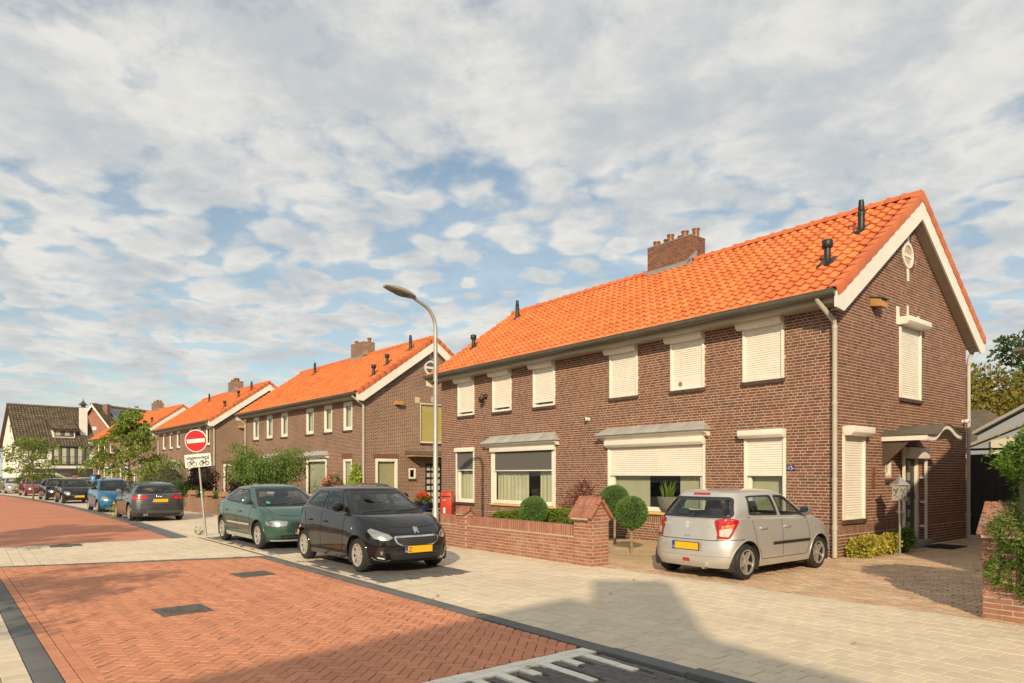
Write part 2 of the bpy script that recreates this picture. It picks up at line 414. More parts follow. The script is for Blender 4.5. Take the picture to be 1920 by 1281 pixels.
for (a, b, c, d), lab in zip(manholes, ('square cast iron manhole cover in the middle of the red paving, nearest the camera', 'cast iron manhole cover in the red paving near the black car')):
    t = thing('manhole_cover', lab, 'manhole cover', ((a + b) / 2, (c + d) / 2, 0), R(2), 'manhole covers in the street')
    m_iron = mat('cast_iron', (.13, .115, .10), .7, metal=.3, var=.2, vscale=12, bump=.6, bscale=90, stains=(.22, .17, .12, .5), sscale=6)
    MB().box(-.3, .3, -.3, .3, -.03, .009).build('frame', m_iron, t, bevel=.003)
    mb = MB(); mb.lathe([(.235, .0085), (.235, .014), (.215, .014), (.21, .0105), (.001, .0105)], 36)
    mb.build('lid', m_iron, t, smooth=True)
    rb = MB()
    for i in range(-4, 5):
        h = math.sqrt(max(0, .2 ** 2 - (i * .045) ** 2)); rb.box(-h, h, i * .045 - .008, i * .045 + .008, .010, .0150)
    rb.build('lid_ribs', m_iron, t)

# kerb stones and dark border
kerb = sheet('kerb', [(-14.75, KR), (-.5, KR), (-.5, 5.06), (-14.75, 5.0)], -.012, m_joint)
x = -14.7
while x < -.8:
    rise = .012 + max(0, (x + 5.2)) * .02
    MB().box(-.497, .497, -.098, .098, -.10, .0).build('kerb_stone', m_kerb, kerb, bevel=.008, loc=(x + .5, KR + .105 - (.03 if x < -13 else 0) * .5, rise)); x += 1.0
border = sheet('border', [(-17, .02), (-3, .42), (-3, .78), (-17, .36)], -.014, m_joint)
x = -16.4
while x < -4:
    yb = ly_(x + .5) - .105
    MB().box(-.497, .497, -.098, .098, -.08, .0).build('border_slab', m_kerb, border, bevel=.006, loc=(x + .5, yb, .008), rot=(0, 0, math.atan(.03))); x += 1.0
cross = sheet('cross_band', [(-20.46, .3), (-15.98, .3), (-14.55, KR + .05), (-14.6, 5.1), (-20.5, 5.1), (-20.46, 4.2)], -.010, m_joint)
b1 = [(-16.13 + (yy - .46) * .30, yy, .12, .195, -math.atan(.30)) for yy in np.arange(.45, 4.95, .2)]
pieces(cross, 'dark_paver', 'dark_pavers', b1, m_dark, .004, limit=60)
its = []
for i, x in enumerate(np.arange(-20.4, -14.4, .215)):
    for j, yy in enumerate(np.arange(.35, 5.0, .215)):
        its.append((x + (.1 if j % 2 else 0), yy, .208, .208, 0))
its = [t_ for t_ in its if not (-20.3 < t_[0] < -19.6 and 1.6 < t_[1] < 2.25)]
pieces(cross, 'light_paver', 'light_pavers', its, m_beige, .004, region=[(-20.4, .4), (-16.22, .4), (-14.80, 5.0), (-20.4, 5.0)])
t = thing('manhole_cover', 'cast iron manhole cover in the light cross band at far left', 'manhole cover', (-19.97, 1.92, .004), 0, 'manhole covers in the street')
MB().box(-.32, .32, -.28, .28, -.03, .004).build('frame', m_iron, t, bevel=.006)
mb = MB()
for i in range(-5, 6): mb.box(-.27, .27, i * .045 - .01, i * .045 + .01, .003, .009)
mb.build('lid_ribs', m_iron, t)

# pavement on the right with parking bays
pave = sheet('pavement', [(-30, 5.02), (2, 5.02), (2, 9.75), (-30, 9.0)], -.009, m_joint)
bays = [(-13.4, -9.95, 5.22, 7.15), (-20.2, -14.9, 5.22, 7.15)]
its = []
for j, yy in enumerate(np.arange(5.19, 9.75, .222)):
    for i, x in enumerate(np.arange(-30, -.3, .205)):
        xx = x + (.1 if j % 2 else 0)
        if any(a < xx < b and c < yy < d for a, b, c, d in bays): continue
        its.append((xx, yy, .199, .216, 0))
pieces(pave, 'light_paver', 'light_pavers', its, m_beige, .003, region=[(-30, 5.075), (0, 5.075), (0, 9.60), (-9.0, 9.365), (-30, 8.82)])
for bi, (a, b, c, d) in enumerate(bays):
    bay = sheet('parking_bay', [(a - .1, c - .1), (b + .1, c - .1), (b + .1, d), (a - .1, d)], -.0085, m_joint)
    its = []
    for j, yy in enumerate(np.arange(c - .06, d - .02, .1045)):
        for x in np.arange(a - .02, b, .21): its.append((x + (.1 if j % 2 else 0), yy, .204, .099, 0))
    pieces(bay, 'dark_paver', 'dark_pavers', its, m_dark, .0025, limit=150 if bi == 0 else 60, region=[(a - .08, c - .08), (b + .06, c - .08), (b + .06, d), (a - .08, d)])
# far stretch of street, left pavement
fk = [(-20.46, 4.32), (-25, 4.42), (-30, 4.44), (-38, 4.28), (-46, 3.95), (-56, 3.35), (-66, 2.6), (-76, 1.4), (-86, -.4), (-96, -3.2), (-110, -9)]
fl = [(-20.44, .55), (-26, .6), (-34, .3), (-44, -.5), (-56, -1.8), (-70, -3.8), (-84, -7), (-98, -11.5), (-112, -18)]
sheet('far_road', fk + fl[::-1], .001, m_redfar)
kb = MB()
for (p, n_) in zip(fk[:-1], fk[1:]):
    kb.hull8([(p[0], p[1], -.05), (n_[0], n_[1], -.05), (n_[0], n_[1] + .42, -.05), (p[0], p[1] + .42, -.05), (p[0], p[1], .03), (n_[0], n_[1], .03), (n_[0], n_[1] + .42, .03), (p[0], p[1] + .42, .03)][::1])
o = kb.build('far_kerb', m_kerb); o['kind'] = 'structure'
sheet('far_pavement', [(p[0], p[1] + .42) for p in fk] + [(-110, 20), (-90, 8.5), (-70, 7.9), (-50, 8.0), (-30, 8.9), (-20.46, 9.0)], -.006, m_beigefar)
lp = sheet('left_pavement', [(-112, -24), (-98, -17), (-70, -8.4), (-44, -5), (-16, -4), (0, -4), (0, .56), (-16.4, .12), (-20.44, .5), (-26, .5), (-34, .2), (-44, -.6), (-56, -1.9), (-70, -3.9), (-84, -7.1), (-98, -11.6), (-112, -18.1)], -.010, m_joint)
its = [(x, ly_(x) - .31 - j * .205, .198, .198, math.atan(.03)) for j in range(6) for x in np.arange(-16.2, -5.2, .203)]
pieces(lp, 'light_paver', 'light_pavers', its, m_beige, .002, limit=80)
# drive of the right-hand house, sandy strip and garden soil
drive = sheet('drive', [(-9.7, 9.30), (0, 9.55), (0, 30), (-9.7, 30)], -.013, m_joint)
its = []
for j, yy in enumerate(np.arange(9.38, 22, .105)):
    for x in np.arange(-9.7, -1.6, .212): its.append((x + (.106 if j % 2 else 0) + rng.normal(0, .004), yy, .200, .096, rng.normal(0, .012)))
pieces(drive, 'brick', 'bricks', its, m_drive, 0.0, jz=.0035, chamfer=.007, region=[(-9.65, 9.355), (-1.5, 9.57), (-1.5, 22), (-9.65, 22)])
m_sand = mat('sandy_gravel', (.50, .355, .20), .95, var=.16, vscale=2.5, bump=.7, bscale=90, stains=(.36, .25, .15, .6), sscale=1.3)
def lumpy(name, x0, x1, y0, y1, z, m, h=.03, nx=40, ny=30, edge=.25):
    X, Y = np.meshgrid(np.linspace(x0, x1, nx), np.linspace(y0, y1, ny)); 
    e = np.minimum(np.minimum(X - x0, x1 - X), np.minimum(Y - y0, y1 - Y)); e = np.clip(e / edge, 0, 1)
    Z = z - .05 * (1 - e) + e * h * (.5 + .5 * np.sin(X * 2.1 + 1) * np.cos(Y * 1.7)) + rng.normal(0, .006, X.shape) * e
    V = np.stack([X + rng.normal(0, .02, X.shape), Y + rng.normal(0, .02, X.shape), Z], -1).reshape(-1, 3)
    F = [(j * nx + i, j * nx + i + 1, (j + 1) * nx + i + 1, (j + 1) * nx + i) for j in range(ny - 1) for i in range(nx - 1)]
    o = link(name, np_mesh(name, V, F, smooth=True), m); o['kind'] = 'structure'; return o
lumpy('sand_strip', -12.6, -7.9, 10.0, 14.15, .02, m_sand, .035)
lumpy('garden_soil', -21.5, -12.3, 9.45, 14.15, .0, mat('dark_soil', (.12, .085, .05), .95, var=.25, vscale=4, bump=.8), .05)
# small things lying on the street
m_leaf_dry = mat('dry_leaf', rnd=[(.50, .20, .05), (.55, .30, .08), (.42, .17, .05)], rough=.7, var=.2)
leafpos = [((900, 1154), 'orange fallen leaf on the dark kerb beside the pavement, largest of the leaves'), ((821, 1120), 'small brown fallen leaf on the pavement left of the orange one'), ((812, 1126), 'small brown leaf on the kerb edge in front of the black car'), ((250, 1069), 'dry leaf on the red paving near the light cross band'), ((159, 1140), 'dry leaf on the red paving at left'), ((1188, 1089), 'dry leaf on the pavement beside the drive edge'), ((1145, 1115), 'dry leaf in the shaded part of the pavement'), ((1022, 1219), 'pale dry leaf on the red paving near the white band'), ((990, 1254), 'orange leaf on the white stripe of the ramp'), ((18, 1142), 'dry leaf on the dark border slab at left'), ((1712, 1124), 'orange leaf on the brick drive'), ((1603, 1209), 'tiny orange leaf on the pavement at right')]
for i, ((px, py), lab) in enumerate(leafpos):
    d = 2240. / (py - 890); r_ = (px - 960) / 1280 * d; th = R(YAW)
    X = -math.cos(th) * d + math.sin(th) * r_; Y = math.sin(th) * d + math.cos(th) * r_
    s = .055 if i == 0 else .035
    mb = MB(); prof = [(-1, 0), (-.5, .45), (.1, .6), (.6, .3), (1, 0), (.6, -.3), (.1, -.55), (-.5, -.4)]
    mb.add([(0, 0, .006)] + [(a * s, b * s, .004 + .025 * abs(b) * (1 if i % 2 else .5) * 1.0 + .01 * abs(a)) for a, b in prof], [(0, k + 1, (k + 1) % 8 + 1) for k in range(8)])
    o = mb.build('fallen_leaf', m_leaf_dry, loc=(X, Y, .011), rot=(0, 0, i * 1.3)); tag(o, lab, 'leaf', 'fallen leaves on the paving')
# ------------------------------------------------------------------ houses of the row
m_brick = mat('brown_brick', rnd=[(0.153, 0.062, 0.042), (0.209, 0.077, 0.048), (0.128, 0.058, 0.044), (0.240, 0.086, 0.053), (0.178, 0.069, 0.045), (0.260, 0.099, 0.061), (0.117, 0.055, 0.041), (0.194, 0.075, 0.049)],
              rough=.85, var=.16, vscale=6, bump=.5, bscale=90, stains=(.25, .15, .09, .3), sscale=.7)
m_mortar = mat('mortar', (.55, .43, .305), .95, var=.14, vscale=3, bump=.4, bscale=150)
m_bwall = bricktex('brick_wall_far', (.135, .058, .043), (.245, .100, .068), (.44, .34, .24), msize=.0125, squash=1.0)
m_sillb = mat('sill_brick', rnd=[(.065, .045, .038), (.09, .055, .042), (.11, .06, .045)], rough=.6, var=.2, vscale=9)
m_solder = mat('soldier_brick', rnd=[(.235, .115, .075), (.20, .10, .066), (.27, .14, .09)], rough=.85, var=.15, vscale=6)
m_cream = mat('cream_paint', (.84, .785, .68), .45, var=.05, vscale=2.5, stains=(.62, .55, .43, .25), sscale=3)
m_white_board = mat('white_board', (.80, .77, .68), .45, var=.04, vscale=1.5, stains=(.62, .58, .48, .3), sscale=1.6)
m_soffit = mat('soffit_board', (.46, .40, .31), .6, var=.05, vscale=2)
m_zinc = mat('zinc', (.19, .175, .14), .5, metal=.5, var=.14, vscale=3, stains=(.25, .225, .175, .5), sscale=2)
m_zinc_sheet = mat('zinc_sheet', (.52, .52, .48), .55, metal=.35, var=.12, vscale=3, stains=(.62, .60, .53, .7), sscale=2.4)
m_pipe = mat('pvc_pipe', (.50, .455, .37), .5, var=.05, vscale=3)
m_tile = mat('clay_tile', rnd=[(.60, .175, .048), (.69, .215, .060), (.54, .15, .044), (.73, .245, .072), (.65, .195, .053), (.57, .165, .05)], rough=.6, var=.10, vscale=3.5, stains=(.50, .145, .05, .35), sscale=.9)
m_tilered = mat('clay_tile_verge', rnd=[(.58, .145, .045), (.64, .175, .052), (.54, .13, .042)], rough=.55, var=.1, vscale=4)
m_black = mat('black_plastic', (.018, .017, .016), .45, var=.2, vscale=9)
m_under = mat('roof_underlay', (.10, .06, .045), .9)
m_dark_in = mat('dark_room', (.045, .042, .036), .9)
m_curtain = mat('net_curtain', (.60, .56, .40), .9, var=.05, vscale=2)
m_blind = mat('pale_blind', (.52, .50, .37), .85, var=.04)
m_pane = glass('window_pane', (.86, .9, .86), .07)
m_screen = mat('screen_fabric', (.125, .115, .105), .85, var=.06, vscale=30)
m_terracotta = mat('chimney_pot', (.24, .095, .05), .35, var=.2, vscale=8)
m_lead = mat('lead_flashing', (.33, .33, .31), .6, metal=.3, var=.2, vscale=5)
m_stone = mat('white_keystone', (.78, .74, .64), .7, var=.05)
m_ochre = mat('ochre_paint', (.72, .48, .18), .5, var=.06)
L, D, HE, RY, RZ = 15.21, 7.40, 5.38, 3.70, 8.46
EY, EZ = -.52, 5.47
SL = math.atan2(RZ - EZ, RY - EY); SLEN = math.hypot(RZ - EZ, RY - EY)
def front(u, z, d): return (u, d, z)
def gable(u, z, d): return (L - d, u, z)
def pbox(mb, P, u0, u1, z0, z1, d0, d1):
    return mb.hull8([P(u0, z0, d0), P(u1, z0, d0), P(u1, z0, d1), P(u0, z0, d1), P(u0, z1, d0), P(u1, z1, d0), P(u1, z1, d1), P(u0, z1, d1)])
def panel(mb, P, W, H, ops, dface=.0035, rev=.14):
    us = sorted({0, W, *[o[0] for o in ops], *[o[1] for o in ops]}); zs = sorted({0, H, *[o[2] for o in ops], *[o[3] for o in ops]})
    for a, b in zip(us[:-1], us[1:]):
        for c, d in zip(zs[:-1], zs[1:]):
            um, zm = (a + b) / 2, (c + d) / 2
            if any(o[0] < um < o[1] and o[2] < zm < o[3] for o in ops): continue
            mb.quad(P(a, c, dface), P(b, c, dface), P(b, d, dface), P(a, d, dface))
    for (a, b, c, d) in ops:
        mb.quad(P(a, c, dface), P(a, d, dface), P(a, d, rev), P(a, c, rev)); mb.quad(P(b, d, dface), P(b, c, dface), P(b, c, rev), P(b, d, rev))
        mb.quad(P(a, d, dface), P(b, d, dface), P(b, d, rev), P(a, d, rev)); mb.quad(P(b, c, dface), P(a, c, dface), P(a, c, rev), P(b, c, rev))
def lay_bricks(W, top, ops, circ=None, course=.0665, soldier=(.4685, .685), u_start=0.0):
    """list of (u, z, lu, lz) of brick faces; top(u) = height limit"""
    out = []; k = 0; z = .004
    while z < 8.4:
        h = course - .0165
        if soldier and z + h > soldier[0] and z < soldier[1] - .01:
            u = u_start + .004
            while u + .055 < W:
                if not any(o[0] - .02 < u + .027 < o[1] + .02 and o[2] < (soldier[0] + soldier[1]) / 2 < o[3] for o in ops): out.append((u + .027, (soldier[0] + soldier[1]) / 2, .053, soldier[1] - soldier[0] - .012, 1))
                u += .066
            z = soldier[1] + .002; continue
        u = u_start + .003 - (0 if k % 2 else .055); rs = random.Random(k * 7 + 3); seq = 0
        while u < W - .02:
            w = .208 if (rs.random() < .62) else .098
            a, b = max(u, u_start + .002), min(u + w, W - .002)
            segs = [(a, b)]
            for o in ops:
                if o[2] - .02 < z + h / 2 < o[3] + .02:
                    new = []
                    for (p, q_) in segs:
                        if q_ <= o[0] - .005 or p >= o[1] + .005: new.append((p, q_)); continue
                        if p < o[0] - .035: new.append((p, o[0] - .008))
                        if q_ > o[1] + .035: new.append((o[1] + .008, q_))
                    segs = new
            for (p, q_) in segs:
                if q_ - p < .03: continue
                if z + h > min(top(p), top(q_)): continue
                if circ and math.hypot((p + q_) / 2 - circ[0], z + h / 2 - circ[1]) < circ[2] + .05: continue
                out.append(((p + q_) / 2, z + h / 2, q_ - p, h, 0))
            u += w + .0145
        z += course; k += 1
    return out
def tile_geo(w=.25, ln=.42):
    n = 8; V = []; F = []
    hh = lambda t: .030 * math.cos(2 * math.pi * t) + .009 * math.cos(4 * math.pi * t + .6)
    for i in range(n + 1):
        t = i / n; V += [(t * w * 1.04, 0, hh(t) + .062), (t * w * 1.04, ln, hh(t) + .014), (t * w * 1.04, 0.006, hh(t) + .026)]
    for i in range(n):
        a = i * 3; b = a + 3
        F += [(a, b, b + 1, a + 1), (a + 2, b + 2, b, a)]
    return np.array(V), np.array(F)
TW, TE = .25, .345
def roof(h, L_, detail, x0=-.2, x1=None, cut=None):
    x1 = L_ + .27 if x1 is None else x1
    mb = MB(); mb.prism([(EY + .03, EZ - .03), (RY, RZ - .05), (2 * RY - EY - .03, EZ - .03), (2 * RY - EY - .03, EZ - .10), (RY, RZ - .13), (EY + .03, EZ - .10)], x0 + .02, x1 - .06, 'x')
    rf = mb.build('roof', m_under, h)
    V, F = tile_geo(); nc = int(round((x1 - x0 - .06) / TW)); nr = int(SLEN / TE) + 1
    items = []
    for side in (0, 1):
        for r in range(nr):
            for c in range(nc): items.append((side, r, c))
    def pos(side, r, c):
        x = x0 + .02 + c * TW; v = r * TE - .05
        y, z = EY + v * math.cos(SL), EZ + v * math.sin(SL)
        return (x, y, z) if side == 0 else (x + TW, 2 * RY - y, z)
    single = set()
    if detail:
        fr = sorted([it for it in items if it[0] == 0], key=lambda it: proj(*(np.array(pos(*it)) + np.array(h.location)))[2]); single = set(fr[:300])
        me = np_mesh('roof_tile', V, F, smooth=True)
        me.set_sharp_from_angle(angle=R(50))
        for it in fr[:300]:
            p = pos(*it); link('roof_tile', me, m_tile, rf, loc=(p[0], p[1], p[2] + rng.normal(0, .002)), rot=(SL + rng.normal(0, .008), rng.normal(0, .006), rng.normal(0, .006)))
    rest = [it for it in items if it not in single]
    P = np.array([pos(*it) for it in rest]); sd = np.array([it[0] for it in rest])
    co, si = math.cos(SL), math.sin(SL)
    V1 = np.stack([V[:, 0], V[:, 1] * co - V[:, 2] * si, V[:, 1] * si + V[:, 2] * co], -1)
    V2 = np.stack([-V[:, 0], -(V[:, 1] * co - V[:, 2] * si), V[:, 1] * si + V[:, 2] * co], -1)
    VV = np.where(sd[:, None, None] == 0, V1[None], V2[None]) + P[:, None, :]
    VV[..., 2] += rng.normal(0, .002, len(P))[:, None]
    FF = (np.arange(len(P))[:, None, None] * len(V) + F[None]).reshape(-1, 4)
    me = np_mesh('roof_tiles', VV.reshape(-1, 3), FF, np.repeat(rng.random(len(P)), len(F)), smooth=True); me.set_sharp_from_angle(angle=R(50))
    o = link('roof_tiles', me, m_tile, rf); o['kind'] = 'stuff'
    # ridge caps
    n = int((x1 - x0) / .39); rp = []
    for i in range(n):
        x = x0 + .02 + i * (x1 - x0 - .02) / n
        if cut and cut[0] - .1 < x < cut[1] - .25: continue
        rp.append(x)
    def cap(mb, x):
        for k, (ra, rb, xa, xb) in enumerate(((.125, .115, 0, .41), (.145, .142, -.01, .055))):
            pts = []
            for (xx, rr) in ((xa, ra), (xb, rb)):
                for a in range(9): t = R(-12 + a * 204 / 8); pts.append((x + xx, RY + rr * math.cos(t) * 1.05, RZ + .015 + rr * math.sin(t)))
            mb.add(pts, [(a, a + 9, a + 10, a + 1) for a in range(8)] + [(8, 7, 6, 5, 4, 3, 2, 1, 0), tuple(range(9, 18))])
    if detail:
        me = MB(); cap(me, 0); me = me.mesh('ridge_tile', True)
        for x in rp: link('ridge_tile', me, m_tilered, rf, loc=(x, 0, rng.normal(0, .004)), rot=(0, 0, rng.normal(0, .004)))
    else:
        mb = MB(); [cap(mb, x) for x in rp]; mb.build('ridge_tiles', m_tilered, rf, smooth=True)['kind'] = 'stuff'
    # verge tiles on the right edge (both slopes) and left edge
    def verge(mb): mb.prism([(0, .055), (.17, .05), (.17, -.16), (.145, -.16), (.14, .02), (0, .025)], 0, .40, 'y')
    vm = MB(); verge(vm); vme = vm.mesh('verge_tile', bevel=.006)
    vs = []
    for side in (0, 1):
        for r in range(nr):
            v = r * TE - .05; y, z = EY + v * math.cos(SL), EZ + v * math.sin(SL) + .062
            if side == 0: vs.append(((x1 - .13, y, z), (SL - .07, 0, 0), (1, 1, 1)))
            else: vs.append(((x1 - .13, 2 * RY - y, z), (-SL + .07, 0, 0), (1, -1, 1)))
    for (p, r_, s_) in vs: link('verge_tile', vme, m_tilered, rf, loc=p, rot=r_, scale=s_)
    # barge boards with soffits
    for (xa, xb, xs0, xs1) in ((x1 - .02, x1 + .02, L_ + .002, x1 - .021), (x0 - .0, x0 + .03, x0 + .031, -.002)):
        for side in (0, 1):
            fy = (lambda y: y) if side == 0 else (lambda y: 2 * RY - y)
            tn = math.tan(SL); e = 0.0 if side == 0 else .002
            ztop = lambda y: EZ - .015 + (y - EY) * tn
            pl_ = [(-.56, ztop(-.56)), (RY - e, ztop(RY)), (RY - e, ztop(RY) - .58), (-.22, ztop(-.22) - .58), (-.56, ztop(-.56) - .30)]
            MB().prism([(fy(a), b) for a, b in pl_], xa, xb, 'x').build('barge_board', m_white_board, h)
            if xs1 > xs0:
                pl2 = [(-.22, ztop(-.22) - .50), (RY - e, ztop(RY) - .50), (RY - e, ztop(RY) - .53), (-.22, ztop(-.22) - .53)]
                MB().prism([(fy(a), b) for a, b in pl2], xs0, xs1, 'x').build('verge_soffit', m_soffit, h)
    # eaves: soffit box and half-round gutter on both long sides
    for side in (0, 1):
        fy = (lambda y: y) if side == 0 else (lambda y: 2 * RY - y)
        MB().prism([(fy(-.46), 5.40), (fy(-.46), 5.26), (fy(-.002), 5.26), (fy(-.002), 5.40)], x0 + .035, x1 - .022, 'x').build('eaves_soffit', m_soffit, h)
        g = MB(); pr = []
        for a in range(11): t = R(180 + a * 18); pr.append((fy(EY - .065 + .108 * math.cos(t)), 5.475 + .125 * math.sin(t)))
        pr2 = [(y + (0), z + .006) for y, z in pr[::-1]]
        pr2 = [(fy(EY - .065) + (y - fy(EY - .065)) * .93, 5.475 + (z - 5.475) * .93) for y, z in pr[::-1]]
        g.prism(pr + pr2, x0 - .02, x1 + .0, 'x')
        g.tube([(x0 - .02, pr[0][0], 5.478), (x1, pr[0][0], 5.478)], .013, 8)
        for xe in (x0 - .02, x1 - .004): g.prism(pr, xe, xe + .004, 'x')
        go = g.build('gutter', m_zinc, h, smooth=True)
        if detail and side == 0:
            x = x0 + .4
            while x < x1:
                b = MB(); q2 = [(fy(EY - .065) + (y - fy(EY - .065)) * 1.04, 5.475 + (z - 5.475) * 1.04) for y, z in pr]
                b.prism(q2 + pr[::-1], x, x + .025, 'x'); b.build('gutter_bracket', m_zinc, go); x += .62
    return rf
def downpipe(h, x, y0, yw, m, z1=5.40, z0=0.02, dx=0):
    pts = [(x, y0, z1), (x, y0 + (.02 if yw > y0 else -.02), z1 - .08), (x + dx, yw - (.03 if yw > y0 else -.03), z1 - .46), (x + dx, yw, z1 - .56), (x + dx, yw, z0)]
    mb = MB(); mb.tube(pts, .05, 12)
    for z in (z1 - .62, 3.2, 1.6, .6): mb.lathe([(.058, z), (.058, z + .07)], 12, (x + dx, yw, 0))
    return mb.build('downpipe', m, h, smooth=True)
def sill(h, P, u0, u1, z, parent, n=None):
    n = n or max(3, int((u1 - u0 + .06) / .068)); mb = MB(); w = (u1 - u0 + .06) / n
    for i in range(n):
        a = u0 - .03 + i * w; pbox(mb, P, a + .003, a + w - .003, z - .085 + rng.normal(0, .001), z - .004, -.055 + rng.normal(0, .003), .12)
    me = mb.mesh('sill'); at = me.attributes.new('rnd', 'FLOAT', 'FACE'); at.data.foreach_set('value', np.repeat(rng.random(n), 6).astype(np.float32))
    return link('sill', me, m_sillb, parent)
def slat_mesh(P, w):
    n = 4; prof = [(0, .011), (.008, .003), (.026, .0), (.044, .003), (.0525, .011)]
    mb = MB(); vs = []; 
    for (z, d) in prof: vs += [P(0, z, d), P(w, z, d)]
    mb.add(vs, [(i * 2, i * 2 + 1, i * 2 + 3, i * 2 + 2) for i in range(4)])
    return mb.mesh('shutter_slat', True)
def shutter(h, P, u0, u1, z0, z1, down, boxh=.19, boxd=.19, boxw=.10, rail=.06, sl=True):
    """roller shutter over a window: guide rails, cassette, slats down to z = down"""
    g = MB(); pbox(g, P, u0, u0 + rail, z0, z1, -.035, .06); pbox(g, P, u1 - rail, u1, z0, z1, -.035, .06); pbox(g, P, u0 + rail, u1 - rail, z0 - .0, z0 + .035, -.02, .08)
    r = g.build('shutter', m_cream, h, bevel=.006)
    b = MB(); pr = [(-boxd, 0.07), (-boxd + .06, 0), (.03, 0), (.03, boxh), (-boxd, boxh)]
    vs = [P(u0 - boxw, z1 + z, d) for d, z in pr] + [P(u1 + .01, z1 + z, d) for d, z in pr]
    b.add(vs, [(4, 3, 2, 1, 0), (5, 6, 7, 8, 9)] + [(i, (i + 1) % 5, (i + 1) % 5 + 5, i + 5) for i in range(5)])
    b.build('shutter_box', m_cream, r, bevel=.008)
    w = u1 - u0 - 2 * rail; z = down + .05
    bb = MB(); pbox(bb, P, u0 + rail + .002, u1 - rail - .002, down, down + .05, -.004, .02); bb.build('bottom_bar', m_cream, r, bevel=.004)
    if P is front: me = slat_mesh(lambda u, z, d: (u, d, z), w)
    else: me = slat_mesh(lambda u, z, d: (-d, u, z), w)
    while z < z1 + .02:
        q_ = P(u0 + rail, z, .0); link('shutter_slat', me, m_cream, r, loc=q_, rot=(0, 0, 0)); z += .0535
    return r
def window(h, P, u0, u1, z0, z1, fr=.075, d=.05, mull=(), curtain=None, cdepth=.20, sash=False):
    g = MB(); pbox(g, P, u0, u0 + fr, z0, z1, d, d + .08); pbox(g, P, u1 - fr, u1, z0, z1, d, d + .08)
    pbox(g, P, u0 + fr, u1 - fr, z0, z0 + fr, d, d + .08); pbox(g, P, u0 + fr, u1 - fr, z1 - fr, z1, d, d + .08)
    for mu in mull: pbox(g, P, mu - .03, mu + .03, z0 + fr, z1 - fr, d + .005, d + .07)
    r = g.build('window', m_cream, h, bevel=.006)
    if sash:
        s2 = fr * .75; g = MB(); a, b, c, e = u0 + fr, u1 - fr, z0 + fr, z1 - fr
        pbox(g, P, a + .004, a + s2, c + .004, e - .004, d + .02, d + .066); pbox(g, P, b - s2, b - .004, c + .004, e - .004, d + .02, d + .066); pbox(g, P, a + s2, b - s2, c + .004, c + s2, d + .02, d + .066); pbox(g, P, a + s2, b - s2, e - s2, e - .004, d + .02, d + .066)
        g.build('sash', m_cream, r)
    p = MB(); p.quad(P(u0 + fr, z0 + fr, d + .045), P(u1 - fr, z0 + fr, d + .045), P(u1 - fr, z1 - fr, d + .045), P(u0 + fr, z1 - fr, d + .045)); p.build('pane', m_pane, r)
    b = MB(); pbox(b, P, u0 - .3, u1 + .3, z0 - .3, z1 + .2, .9, .92); pbox(b, P, u0 - .3, u1 + .3, z0 - .3, z0 - .28, .15, .9); b.build('room', m_dark_in, r)
    for (a, c, cm) in (curtain or ()):
        n = max(6, int((c - a) / .06)); vs = []; fs = []
        for i in range(n + 1):
            u = a + (c - a) * i / n; am = 1.0 if cm is m_curtain else .12; dd = cdepth + am * (.018 * math.sin(i * 1.9) + .01 * math.sin(i * .7))
            vs += [P(u, z0 + fr * .3, dd), P(u, z1, dd)]
        fs = [(2 * i, 2 * i + 2, 2 * i + 3, 2 * i + 1) for i in range(n)]
        MB().add(vs, fs).build('curtain', cm, r, smooth=True)
    return r
def zinc_canopy(h, P, u0, u1, z, out=.30, ht=.26):
    """sloping zinc cap over a wide window on a cream cornice"""
    c = MB(); pr = [(0.0, 0), (-.10, 0), (-.16, .06), (-out + .06, .10), (-out + .06, .14), (0, .14)]
    vs = [P(u0 + .06, z + b, a) for a, b in pr] + [P(u1 - .06, z + b, a) for a, b in pr]
    n = len(pr); c.add(vs, [tuple(range(n - 1, -1, -1)), tuple(range(n, 2 * n))] + [(i, (i + 1) % n, (i + 1) % n + n, i + n) for i in range(n)])
    r = c.build('cornice', m_cream, h)
    k = 5; w = (u1 - u0) / k
    for i in range(k):
        a, b = u0 + i * w, u0 + (i + 1) * w; ia = .22 if i == 0 else 0; ib = .22 if i == k - 1 else 0
        q_ = MB(); q_.hull8([P(a, z + .142, -out), P(b - .004, z + .142, -out), P(b - .004, z + .142, -.001), P(a, z + .142, -.001), P(a, z + .165, -out), P(b - .004, z + .165, -out), P(b - .004 - ib, z + .142 + ht, -.001), P(a + ia, z + .142 + ht, -.001)])
        q_.build('zinc_sheet', m_zinc_sheet, r, bevel=.004)
    return r
def vent(h, x, y, z, kind):
    mb = MB()
    if kind == 'tall': mb.lathe([(.13, -.12), (.085, .06), (.075, .10), (.075, .36), (.085, .36), (.085, .42), (.062, .46), (.075, .5), (.055, .72), (.05, .72), (.05, .60)], 14, (x, y, z))
    else: mb.lathe([(.14, -.12), (.09, .05), (.07, .08), (.07, .34), (.10, .345), (.115, .37), (.115, .50), (.10, .52), (.02, .53)], 14, (x, y, z))
    co, si = math.cos(SL), math.sin(SL); 
    mb.hull8([(x - .17, y - .25 * co, z - .25 * si + .03), (x + .17, y - .25 * co, z - .25 * si + .03), (x + .17, y + .2 * co, z + .2 * si + .03), (x - .17, y + .2 * co, z + .2 * si + .03), (x - .14, y - .2 * co - .02, z - .2 * si + .065), (x + .14, y - .2 * co - .02, z - .2 * si + .065), (x + .14, y + .15 * co, z + .15 * si + .065), (x - .14, y + .15 * co, z + .15 * si + .065)])
    return mb.build('roof_vent', m_black, h, smooth=True)
